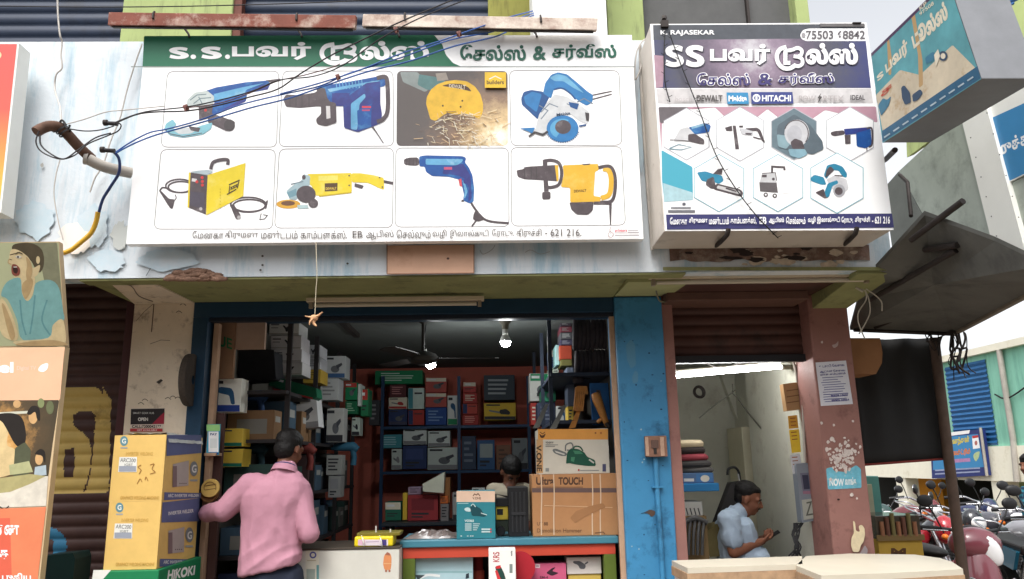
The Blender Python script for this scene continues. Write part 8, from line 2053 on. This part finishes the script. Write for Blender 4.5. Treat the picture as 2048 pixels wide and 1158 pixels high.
fuse('hair', [E(L(0, -.02, .05), (.083, .1, .085), B), E(L(0, -.055, 0), (.074, .055, .075), B), E(L(0, .024, .08), (.064, .06, .034), B)], m_hair, .008, t, 2, hairwr)
mc_ = bpy.data.materials.new('teal_check_cotton'); mc_.use_nodes = True; nt_ = mc_.node_tree; bs = nt_.nodes['Principled BSDF']; bs.inputs['Roughness'].default_value = .85
g_ = nt_.nodes.new('ShaderNodeNewGeometry'); wv = nt_.nodes.new('ShaderNodeTexWave'); wv.bands_direction = 'Z'; wv.inputs['Scale'].default_value = 7; wv.inputs['Distortion'].default_value = .3
w2_ = nt_.nodes.new('ShaderNodeTexWave'); w2_.bands_direction = 'X'; w2_.inputs['Scale'].default_value = 8
mx = nt_.nodes.new('ShaderNodeMix'); mx.data_type = 'RGBA'; mx.inputs[6].default_value = col((26, 60, 92)); mx.inputs[7].default_value = col((70, 170, 190))
ad = nt_.nodes.new('ShaderNodeMath'); ad.operation = 'MULTIPLY'; nt_.links.new(wv.outputs['Fac'], ad.inputs[0]); nt_.links.new(w2_.outputs['Fac'], ad.inputs[1])
for x in (wv, w2_): nt_.links.new(g_.outputs['Position'], x.inputs['Vector'])
nt_.links.new(ad.outputs[0], mx.inputs['Factor']); nt_.links.new(mx.outputs[2], bs.inputs['Base Color'])
fuse('shirt', [E(hc + Vector((.04, 0, -.36)), (.125, .2, .15)), E(hc + Vector((.04, 0, -.5)), (.12, .185, .16)), E(hc + Vector((.04, 0, -.64)), (.125, .18, .1)), Cp(sl, .072, sr, .072), Cp(hc + Vector((.035, 0, -.22)), .08, hc + Vector((.03, 0, -.17)), .064), Cp(sl, .072, sl.lerp(el, .85), .062), Cp(sr, .072, sr.lerp(er, .85), .062)], mc_, .009, t, 4, folds(4, (9, 9, 12), .005))
fuse('trousers', [E(pel + Vector((0, 0, -.05)), (.125, .17, .1))] + [c for sy in (-.09, .09) for c in (Cp(pel + Vector((0, sy, -.05)), .1, Vector((px_ + .02, D + sy, .45)), .078), Cp(Vector((px_ + .02, D + sy, .45)), .078, Vector((px_ + .04, D + sy, .12)), .07))], mat('khaki_trousers', (196, 176, 134), .95, rough=.85, var=.05), .011, t, 4)
# ------------------------------------------------------------------ motorbikes (built facing -Y at the origin, then moved)
m_tyre = mat('tyre_rubber', (34, 34, 34), 1, rough=.85); m_chrome = mat('chrome', (200, 200, 204), .95, rough=.22, metal=.85); m_eng = mat('engine_alloy', (92, 92, 94), 1, rough=.45, metal=.5, var=.15, vscale=20)
m_lens = mat('headlamp_lens', (244, 247, 255), 1.1, rough=.15, spec=.8); m_seat = mat('black_seat_vinyl', (36, 34, 34), 1, rough=.5); m_blk = mat('black_moulding', (40, 40, 42), 1, rough=.45); m_ind = mat('amber_lens', (226, 120, 40), .9, rough=.2)  # near-white lens colour stands in for the reflected sky
def wheel(t, y, r, w=.045):
 b = MB(); b.lathe([(r - .07, -w * .7), (r - .03, -w), (r, -w * .5), (r, w * .5), (r - .03, w), (r - .07, w * .7), (r - .07, -w * .7)], (0, y, r), (1, 0, 0), m_tyre, 32); o = b.build('wheel', t)
 b = MB(); b.lathe([(r - .075, -.025), (r - .055, -.03), (r - .055, .03), (r - .075, .025), (r - .075, -.025)], (0, y, r), (1, 0, 0), m_eng, 28); b.lathe([(0, -.05), (.05, -.05), (.05, .05), (0, .05)], (0, y, r), (1, 0, 0), m_eng, 14)
 for k in range(6):
  a = math.pi * k / 3; d = Vector((0, math.cos(a), math.sin(a))); b.tube([Vector((0, y, r)) + d * .04, Vector((0, y, r)) + d * (r - .065)], .011, m_eng, 6)
 b.build('rim', o)
def place(t, x, y, rz, lean=7):
 t.location = (x, y, 0); t.rotation_euler = (0, R(lean), R(rz))
def mirrors(t, z=1.06, y=-.36, wd=.30):
 for s in (-1, 1):
  b = MB(); b.tube(smooth_px([(s * wd * .8, y, z - .07), (s * (wd + .02), y - .01, z + .06), (s * (wd + .06), y + .0, z + .13)], 4), .006, m_blk, 6); mi = b.build('mirror', t)
  b = MB(); b.ball((s * (wd + .08), y, z + .16), .062, m_blk, 14, (1.05, .3, .72)); b.build('shell', mi)
  b = MB(); b.ball((s * (wd + .08), y + .012, z + .16), .055, mat('mirror_glass', (210, 214, 220), 1, rough=.05, metal=.9), 14, (1.05, .2, .7)); b.build('glass', mi)
def motorbike(label, rgb, group='motorbikes parked in the lane', deco=(210, 210, 214)):
 t = thing('motorbike', label, 'motorbike', (0, 0, 0), group)
 mp = mat('bike_paint_%d_%d_%d' % tuple(rgb), rgb, .95, rough=.2, spec=.6, coat=.6); md_ = mat('bike_stripe', deco, .9, rough=.3)
 wheel(t, -.62, .30); wheel(t, .66, .30, .05)
 for s in (-1, 1):
  b = MB(); b.tube([(s * .085, -.62, .30), (s * .085, -.50, .62)], .024, m_blk, 8); b.tube([(s * .085, -.50, .62), (s * .085, -.40, .92)], .018, m_chrome, 8); b.build('fork', t)
 b = MB(); pts = [(math.cos(R(a)) * .335, math.sin(R(a)) * .335) for a in range(20, 165, 12)]
 for s in range(len(pts) - 1):
  (a0, c0), (a1, c1) = pts[s], pts[s + 1]
  b.mesh([(-.06, -.62 + a0, .3 + c0), (.06, -.62 + a0, .3 + c0), (.06, -.62 + a1, .3 + c1), (-.06, -.62 + a1, .3 + c1), (0, -.62 + a0 * 1.05, .3 + c0 * 1.05), (0, -.62 + a1 * 1.05, .3 + c1 * 1.05)], [(0, 4, 5, 3), (4, 1, 2, 5)], mp, True)
 b.build('mudguard', t)
 b = MB(); b.ball((0, -.50, .90), .12, mp, 18, (1, .8, 1.05)); hd = b.build('headlamp_cowl', t)
 b = MB(); b.ball((0, -.565, .885), .092, m_lens, 18, (1.05, .5, .8)); b.build('headlight', hd)
 b = MB(); b.extr([(-.085, -.58, .78), (.085, -.58, .78), (.085, -.575, .69), (-.085, -.575, .69)], (0, .006, 0), mat('number_plate', (222, 220, 206), .95, rough=.5)); b.extr([(-.07, -.5805, .755), (.07, -.5805, .755), (.07, -.58, .715), (-.07, -.58, .715)], (0, -.0005, 0), mat('plate_dark', (90, 90, 90), 1)); b.build('number_plate', t)
 for s in (-1, 1):
  b = MB(); b.ball((s * .16, -.52, .83), .035, m_ind, 10, (1.2, .9, .8)); b.tube([(s * .06, -.5, .83), (s * .14, -.52, .83)], .008, m_blk, 6); b.build('indicator', t)
 b = MB(); b.tube(smooth_px([(-.36, -.22, .99), (-.24, -.34, 1.02), (-.1, -.40, .98), (.1, -.40, .98), (.24, -.34, 1.02), (.36, -.22, .99)], 4), .012, m_chrome, 8); hb = b.build('handlebar', t)
 for s in (-1, 1):
  b = MB(); b.tube([(s * .26, -.32, 1.018), (s * .38, -.20, .985)], .018, m_blk, 8); b.tube([(s * .24, -.37, 1.01), (s * .36, -.27, .99)], .006, m_chrome, 6); b.build('grip', hb)
 mirrors(t)
 b = MB(); b.ball((0, -.14, .80), .2, mp, 20, (.72, 1.25, .66), Matrix.Rotation(R(-12), 3, 'X')); b.lathe([(0, 0), (.035, 0), (.035, .012), (0, .012)], (0, -.14, .925), (0, .1, 1), m_chrome, 14); tk = b.build('fuel_tank', t)
 b = MB()
 for s in (-1, 1): b.ball((s * .118, -.16, .80), .09, md_, 12, (.25, 1.2, .3))
 b.build('tank_stripe', tk)
 b = MB(); q = [(.12, .08, .77), (.14, .42, .80), (.12, .78, .86), (.09, .86, .86)]
 b.mesh([(-x, y, z) for x, y, z in q] + [(x, y, z) for x, y, z in q] + [(-x * .8, y, z - .08) for x, y, z in q] + [(x * .8, y, z - .08) for x, y, z in q],
   [(0, 4, 5, 1), (1, 5, 6, 2), (2, 6, 7, 3), (0, 1, 9, 8), (1, 2, 10, 9), (2, 3, 11, 10), (4, 12, 13, 5), (5, 13, 14, 6), (6, 14, 15, 7), (0, 8, 12, 4), (3, 7, 15, 11), (8, 9, 13, 12), (9, 10, 14, 13), (10, 11, 15, 14)], m_seat)
 b.build('seat', t, .02)
 for s in (-1, 1):
  b = MB(); b.extr([(s * .11, .12, .72), (s * .11, .5, .76), (s * .11, .55, .62), (s * .11, .18, .56)], (s * .03, 0, 0), mp); b.build('side_panel', t, .01)
 b = MB(); b.extr([(-.09, .55, .74), (-.07, .95, .84), (-.05, .98, .78), (-.09, .55, .64)], (.18, 0, 0), mp); b.build('tail', t, .012)
 b = MB(); b.box((-.05, .965, .76), (.05, .99, .81), mat('tail_lens', (190, 30, 30), .9, rough=.2)); b.build('tail_light', t)
 b = MB(); b.box((-.13, -.2, .28), (.13, .2, .46), m_eng)
 b.build('engine', t, .03)
 b = MB()
 for k in range(6): b.box((-.09, -.24, .47 + k * .03), (.09, -.04, .488 + k * .03), m_eng)
 b.box((-.07, -.2, .46), (.07, -.07, .66), m_eng); b.build('cylinder_fins', t)
 b = MB(); b.tube(smooth_px([(.08, -.24, .56), (.1, -.34, .40), (.14, -.1, .24), (.16, .3, .26), (.17, .9, .36)], 5), [.02] * 10 + [.03, .036, .04, .042, .044, .044, .044, .044, .044, .044, .04], m_chrome, 10); b.build('exhaust', t)
 b = MB(); b.tube([(0, -.42, .86), (0, -.3, .5), (0, -.16, .3)], .024, m_blk, 8); b.tube([(0, -.40, .9), (0, .1, .72), (0, .6, .74)], .022, m_blk, 8); b.tube([(0, .18, .4), (0, .66, .3)], .02, m_blk, 8); b.build('frame', t)
 for s in (-1, 1):
  b = MB(); b.tube([(s * .13, .66, .32), (s * .13, .52, .68)], .022, m_chrome, 8); b.build('shock', t)
 b = MB(); b.tube([(-.13, .2, .32), (-.26, .3, .01)], .01, m_iron, 6); b.build('side_stand', t)
 b = MB(); b.tube(smooth_px([(-.1, .75, .86), (-.11, .95, .92), (0, 1.02, .93), (.11, .95, .92), (.1, .75, .86)], 4), .01, m_chrome, 7); b.build('grab_rail', t)
 b = MB(); b.tube(smooth_px([(-.26, -.3, .62), (-.25, -.38, .3), (-.1, -.4, .22), (.1, -.4, .22), (.25, -.38, .3), (.26, -.3, .62), (.12, -.28, .66)], 4), .011, m_chrome, 7); b.build('leg_guard', t)
 return t
bikes = [('red motorbike parked side on behind the display chest', (178, 40, 52), 3.62, 2.1, 52, 7), ('teal blue motorbike with bright headlamp beside the maroon scooter', (34, 92, 116), 4.52, 1.42, -8, 7), ('black motorbike in the back row near the post', (44, 46, 52), 4.55, 3.1, 20, 7),
   ('grey motorbike in the middle of the back row with a round mirror', (84, 84, 92), 5.3, 3.55, 12, 7), ('bright red motorbike in the back row behind the passer-by', (190, 44, 48), 5.65, 2.95, 10, 7), ('dark green motorbike farthest left in the back row', (40, 70, 66), 4.2, 4.2, 18, 7), ('silver motorbike in the back row with red motorbikes on both sides', (150, 150, 156), 5.05, 2.55, 6, 7), ('maroon motorbike in the third row near the far pillars', (120, 44, 50), 5.2, 5.0, 22, 7), ('dark blue motorbike farthest back in the lane', (46, 56, 96), 5.9, 4.9, 14, 7)]
for L_, c, x, y, rz, ln in bikes: place(motorbike(L_, c), x, y, rz, ln)
# maroon scooter in front
t = thing('scooter', 'maroon scooter with a large white headlamp panel and chrome guards beside the awning post', 'scooter', (0, 0, 0))
mm = mat('maroon_scooter_paint', (132, 68, 78), .95, rough=.25, spec=.5, coat=.5); mm2 = mat('dusky_scooter_panel', (158, 108, 118), .95, rough=.35)
wheel(t, -.60, .22); wheel(t, .58, .22)
def sheet(name, rows, m, th=.012):
 """a curved panel through rows of points, mirrored to both sides"""
 b = MB(); n = len(rows[0]); V = [Vector(p) for r in rows for p in r]
 b.mesh(V, [(j * n + i, j * n + i + 1, (j + 1) * n + i + 1, (j + 1) * n + i) for j in range(len(rows) - 1) for i in range(n - 1)], m, True)
 o = b.build(name, t); md = o.modifiers.new('thick', 'SOLIDIFY'); md.thickness = th
 sb = o.modifiers.new('sub', 'SUBSURF'); sb.levels = 2; sb.render_levels = 2
 return o
mir = lambda r: [(-x, y, z) for x, y, z in r[::-1]] + [p for p in r if p[0] != 0] if r[0][0] == 0 else r
sheet('front_apron', [[(-.10, -.44, .26), (-.05, -.50, .26), (0, -.52, .26), (.05, -.50, .26), (.10, -.44, .26)], [(-.20, -.38, .42), (-.1, -.50, .42), (0, -.54, .42), (.1, -.50, .42), (.20, -.38, .42)], [(-.21, -.34, .62), (-.12, -.48, .62), (0, -.53, .62), (.12, -.48, .62), (.21, -.34, .62)], [(-.17, -.30, .84), (-.1, -.42, .85), (0, -.46, .86), (.1, -.42, .85), (.17, -.30, .84)]], mm)
sheet('inner_apron', [[(-.10, -.38, .26), (0, -.40, .26), (.10, -.38, .26)], [(-.19, -.31, .5), (0, -.34, .5), (.19, -.31, .5)], [(-.14, -.27, .80), (0, -.30, .80), (.14, -.27, .80)]], mm2)
b = MB(); b.ball((0, -.34, .90), .2, mm, 24, (1.0, .62, .62), Matrix.Rotation(R(30), 3, 'X')); b.ball((0, -.30, .98), .11, m_blk, 16, (1.0, .6, .5)); hd = b.build('headlamp_cowl', t)
b = MB(); b.ball((.06, -.43, .865), .12, m_lens, 20, (.62, .3, 1.0), Matrix.Rotation(R(-32), 3, 'Y')); b.build('headlight', hd)
b = MB(); b.ball((0, -.535, .56), .1, m_lens, 16, (.95, .3, .7)); b.build('indicator', t)
b = MB(); b.extr([(-.085, -.575, .49), (.085, -.575, .49), (.085, -.57, .41), (-.085, -.57, .41)], (0, .008, 0), mat('number_plate', (222, 220, 206), .95, rough=.5)); b.build('number_plate', t)
b = MB(); b.ball((0, -.60, .36), .16, mm, 18, (.52, 1.25, .62)); b.build('mudguard', t)
b = MB(); b.tube(smooth_px([(-.36, -.20, 1.0), (-.2, -.3, 1.0), (0, -.34, .98), (.2, -.3, 1.0), (.36, -.20, 1.0)], 4), .013, m_blk, 8); hb = b.build('handlebar', t)
for s in (-1, 1):
 b = MB(); b.tube([(s * .24, -.28, 1.0), (s * .37, -.19, 1.0)], .019, m_blk, 8); b.tube([(s * .2, -.34, .99), (s * .35, -.26, .99)], .006, m_chrome, 6); b.build('grip', hb)
mirrors(t, 1.04, -.30, .26)
b = MB(); b.box((-.16, -.3, .22), (.16, .14, .26), m_blk); b.build('floorboard', t, .008)
sheet('body_shell', [[(-.14, .1, .28), (-.17, .1, .5), (-.13, .1, .72), (0, .1, .74), (.13, .1, .72), (.17, .1, .5), (.14, .1, .28)], [(-.19, .45, .34), (-.2, .45, .55), (-.14, .45, .74), (0, .45, .76), (.14, .45, .74), (.2, .45, .55), (.19, .45, .34)], [(-.12, .88, .52), (-.13, .88, .64), (-.08, .9, .74), (0, .9, .76), (.08, .9, .74), (.13, .88, .64), (.12, .88, .52)]], mm)
b = MB(); b.ball((0, .38, .79), .2, m_seat, 20, (.72, 1.75, .3)); b.build('seat', t)
b = MB(); b.tube(smooth_px([(-.24, -.34, .62), (-.27, -.5, .5), (-.26, -.52, .3), (-.12, -.42, .22)], 4), .012, m_chrome, 7); b.tube(smooth_px([(-.24, -.34, .62), (-.14, -.55, .66), (-.11, -.56, .3)], 4), .010, m_chrome, 7)
b.build('crash_guard', t)
b = MB(); b.tube(smooth_px([(.24, -.34, .62), (.27, -.5, .5), (.26, -.52, .3), (.12, -.42, .22)], 4), .012, m_chrome, 7); b.tube(smooth_px([(.24, -.34, .62), (.14, -.55, .66), (.11, -.56, .3)], 4), .010, m_chrome, 7); b.build('crash_guard', t)
b = MB(); b.tube(smooth_px([(-.2, .2, .42), (-.3, .25, .56), (-.31, .6, .62), (-.2, .8, .6)], 5), .012, m_chrome, 7); b.tube([(-.3, .35, .58), (-.2, .38, .34)], .009, m_chrome, 6); b.tube([(-.31, .55, .61), (-.2, .55, .36)], .009, m_chrome, 6); b.build('side_rail', t)
for s in (-1, 1):
 b = MB(); b.tube([(s * .06, -.58, .22), (s * .05, -.42, .6)], .02, m_blk, 8); b.build('fork', t)
b = MB(); b.tube([(.0, .15, .2), (.12, .2, .02)], .012, m_iron, 6); b.tube([(0, .15, .2), (-.12, .2, .02)], .012, m_iron, 6); b.build('centre_stand', t)
place(t, 3.52, .98, 4, 3)

# ------------------------------------------------------------------ wall pipe, cables and wires
t = thing('service_bracket', 'rusty bent pipe bracket on the white fascia carrying the cables', 'pipe bracket', W(180, 320, YF))
mrp = mat('rusty_brown_pipe', (96, 72, 60), 1, rough=.85, var=.35, vscale=14)
b = MB(); b.tube(smooth_px([W(72, 264, -1.22), W(84, 257, -1.2), W(100, 252, -1.18), W(120, 255, -1.14), W(138, 272, -1.08), W(160, 296, -1.0), W(184, 318, -.92)], 4), .030, mrp, 12); b.build('bent_pipe', t)
b = MB(); b.tube(smooth_px([W(176, 318, -.95), W(210, 334, -.90), W(262, 346, -.80)], 4), .034, m_pvc, 12); b.lathe([(.026, 0), (.036, 0), (.036, .02), (.026, .02)], W(176, 318, -.955), (-.9, -.3, .1), m_pvc, 16); b.build('white_pipe', t)
b = MB()
for x, y in ((116, 256), (124, 260), (130, 266)): b.lathe([(.032, -.004), (.037, -.004), (.037, .004), (.032, .004)], W(x, y, -1.14), (.6, .3, -.7), m_black, 14)
for p in ([(128, 246), (135, 258), (140, 250)], [(118, 248), (124, 240), (132, 250)]): b.tube(smooth_px([W(x, y, -1.16) for x, y in p], 4), .006, m_black, 6)
b.build('cable_ties', t)
m_kab = mat('black_cable', (44, 40, 42), 1, rough=.6); m_bkab = mat('blue_cable', (54, 92, 160), 1, rough=.5); m_wk = mat('grey_white_cable', (190, 184, 178), 1, rough=.6); m_brk = mat('brown_cable', (96, 62, 58), 1, rough=.6)
def wire(label, pts, Ys, r, m, cat='cable', group='cables on the fascia', n=6):
 if not isinstance(Ys, (list, tuple)): Ys = [Ys] * len(pts)
 b = MB(); b.tube(smooth_px([W(x, y, Y) for (x, y), Y in zip(pts, Ys)], n), r, m, 6); return tag(b.build('cable'), label, cat, group)
wire('black cable sagging from the bracket coil over the sign and up between the strip lights', [(228, 246), (262, 232), (300, 222), (372, 214), (440, 200), (505, 182), (560, 160), (630, 152), (690, 128), (760, 78), (840, 36), (930, 0), (990, -24)], [-1.1] * 5 + [-1.12] * 4 + [-1.2, -1.2, -1.1, -1.0], .0036, m_kab)
wire('second thin black cable below the first, rising past the green heading', [(228, 248), (270, 230), (310, 224), (372, 222), (430, 212), (500, 194), (556, 178), (600, 148), (660, 112), (720, 82), (800, 44), (890, 6), (950, -20)], [-1.1] * 5 + [-1.12] * 4 + [-1.2, -1.2, -1.1, -1.0], .0042, m_kab)
wire('upper blue cable from the bracket across the tool pictures to the white pier', [(232, 304), (262, 284), (300, 265), (335, 258), (400, 240), (480, 210), (560, 190), (640, 172), (700, 146), (800, 116), (900, 80), (990, 62), (1040, 36), (1068, 26)], [-1.0] * 4 + [-1.06] * 6 + [-1.0, -.9, -.7, -.46], .0042, m_bkab)
wire('lower blue cable running just under the upper blue cable', [(232, 306), (266, 288), (306, 272), (340, 262), (420, 240), (500, 216), (580, 196), (660, 168), (740, 142), (820, 122), (910, 92), (1000, 70), (1046, 40), (1068, 30)], [-1.0] * 4 + [-1.07] * 6 + [-1.0, -.9, -.7, -.46], .0046, m_bkab)
wire('third blue cable ending above the right strip light', [(560, 188), (640, 166), (720, 140), (800, 108), (880, 82), (960, 54), (1020, 34), (1066, 22)], [-1.07] * 5 + [-1.0, -.8, -.46], .0042, m_bkab)
wire('thin brown wire lying between the black and blue cables', [(372, 216), (440, 206), (500, 186), (556, 162), (610, 150), (660, 136), (680, 128)], -1.1, .003, m_brk)
wire('black loop of cable hanging from the mouth of the rusty pipe', [(78, 262), (72, 284), (84, 304), (120, 318), (150, 310), (176, 288), (214, 272), (236, 262), (242, 250), (232, 244)], [-1.24] * 4 + [-1.2, -1.15, -1.1, -1.1, -1.1, -1.1], .0040, m_kab)
wire('second smaller black loop below the rusty pipe', [(80, 270), (82, 290), (102, 308), (128, 318), (156, 300), (190, 276), (222, 266)], [-1.24] * 4 + [-1.18, -1.12, -1.1], .0045, m_kab)
wire('thin grey wire from the bracket to the upper cable joint', [(134, 248), (170, 238), (212, 224), (250, 220), (330, 212)], -1.1, .003, m_wk)
wire('twisted black wire between the bracket and the lower cable joint', [(140, 258), (170, 262), (200, 260), (228, 252)], -1.1, .0035, m_kab)
wire('thick blue cable dropping from the joint down the wall', [(228, 304), (238, 318), (238, 345), (222, 372), (206, 398), (198, 424)], [-1.0, -.98, -.95, -.9, -.85, -.82], .0085, mat('dark_blue_cable', (48, 64, 110), 1, rough=.5))
wire('yellow flexible conduit continuing below the thick blue cable', [(196, 424), (192, 444), (182, 466), (160, 486), (142, 500), (124, 507)], [-.82, -.8, -.79, -.79, -.79, -.79], .014, mat('yellow_conduit', (206, 160, 50), 1, rough=.5, var=.1))
wire('pale cable hanging straight down from the top edge at far left', [(115, -12), (116, 30), (120, 70), (124, 84), (122, 110), (124, 136), (112, 150), (110, 180), (120, 214), (122, 246)], [-.82] * 3 + [-.8] * 5 + [-1.0, -1.12], .0052, m_wk)
wire('thin pale wire running down the wall below the bracket', [(120, 320), (112, 350), (108, 390), (116, 440), (126, 480)], -.79, .0035, m_wk)
wire('pale conduit line slanting down the fascia left of the wide sign', [(284, 88), (268, 134), (254, 180), (240, 236), (222, 280), (206, 330), (190, 356), (180, 384)], -.775, .0045, m_wk)
wire('thin dark wire across the top of the upper shutters', [(-20, 12), (240, 14), (480, 10), (700, 2), (800, -8)], -.7, .0035, m_kab)
wire('pale cable loop beside the left edge of the box sign', [(1284, 130), (1270, 160), (1272, 110), (1282, 86), (1296, 74), (1300, 62)], -.80, .005, m_wk)
wire('grey pipe like cable running down beside the box sign', [(1280, 90), (1284, 200), (1292, 330), (1300, 440), (1304, 500)], -.775, .011, m_pvc)
for k, (px, py) in enumerate(((372, 215), (792, 60), (676, 154), (918, 68), (218, 246), (212, 300))):
 b = MB(); p = W(px, py, -1.12 if k < 4 else -1.05)
 if k < 4: b.lathe([(.010, -.012), (.017, -.012), (.017, .012), (.010, .012)], p, (.9, 0, .35), mat('brown_tie', (110, 70, 64), 1, rough=.7), 10); b.tube([p + Vector((0, -.012, .01)), p + Vector((.004, -.016, -.03))], .005, mat('brown_tie', (110, 70, 64), 1, rough=.7), 5)
 else: b.tube([p + Vector((-.02, 0, 0)), p + Vector((.05, 0, -.006))], [.012, .014], m_kab, 8); b.lathe([(.006, 0), (.018, 0), (.018, .02), (.006, .02)], p + Vector((-.03, 0, .002)), (1, 0, 0), m_iron, 10)
 tag(b.build('cable_joint' if k > 3 else 'cable_tie'), ['brown cable tie over the grinder picture', 'pale knot on the black cables below the right strip light', 'brown cable tie over the breaker picture', 'brown cable tie over the white half of the heading', 'upper black cable joint beside the rusty pipe', 'lower black cable joint above the white pipe'][k], 'cable joint' if k > 3 else 'cable tie')
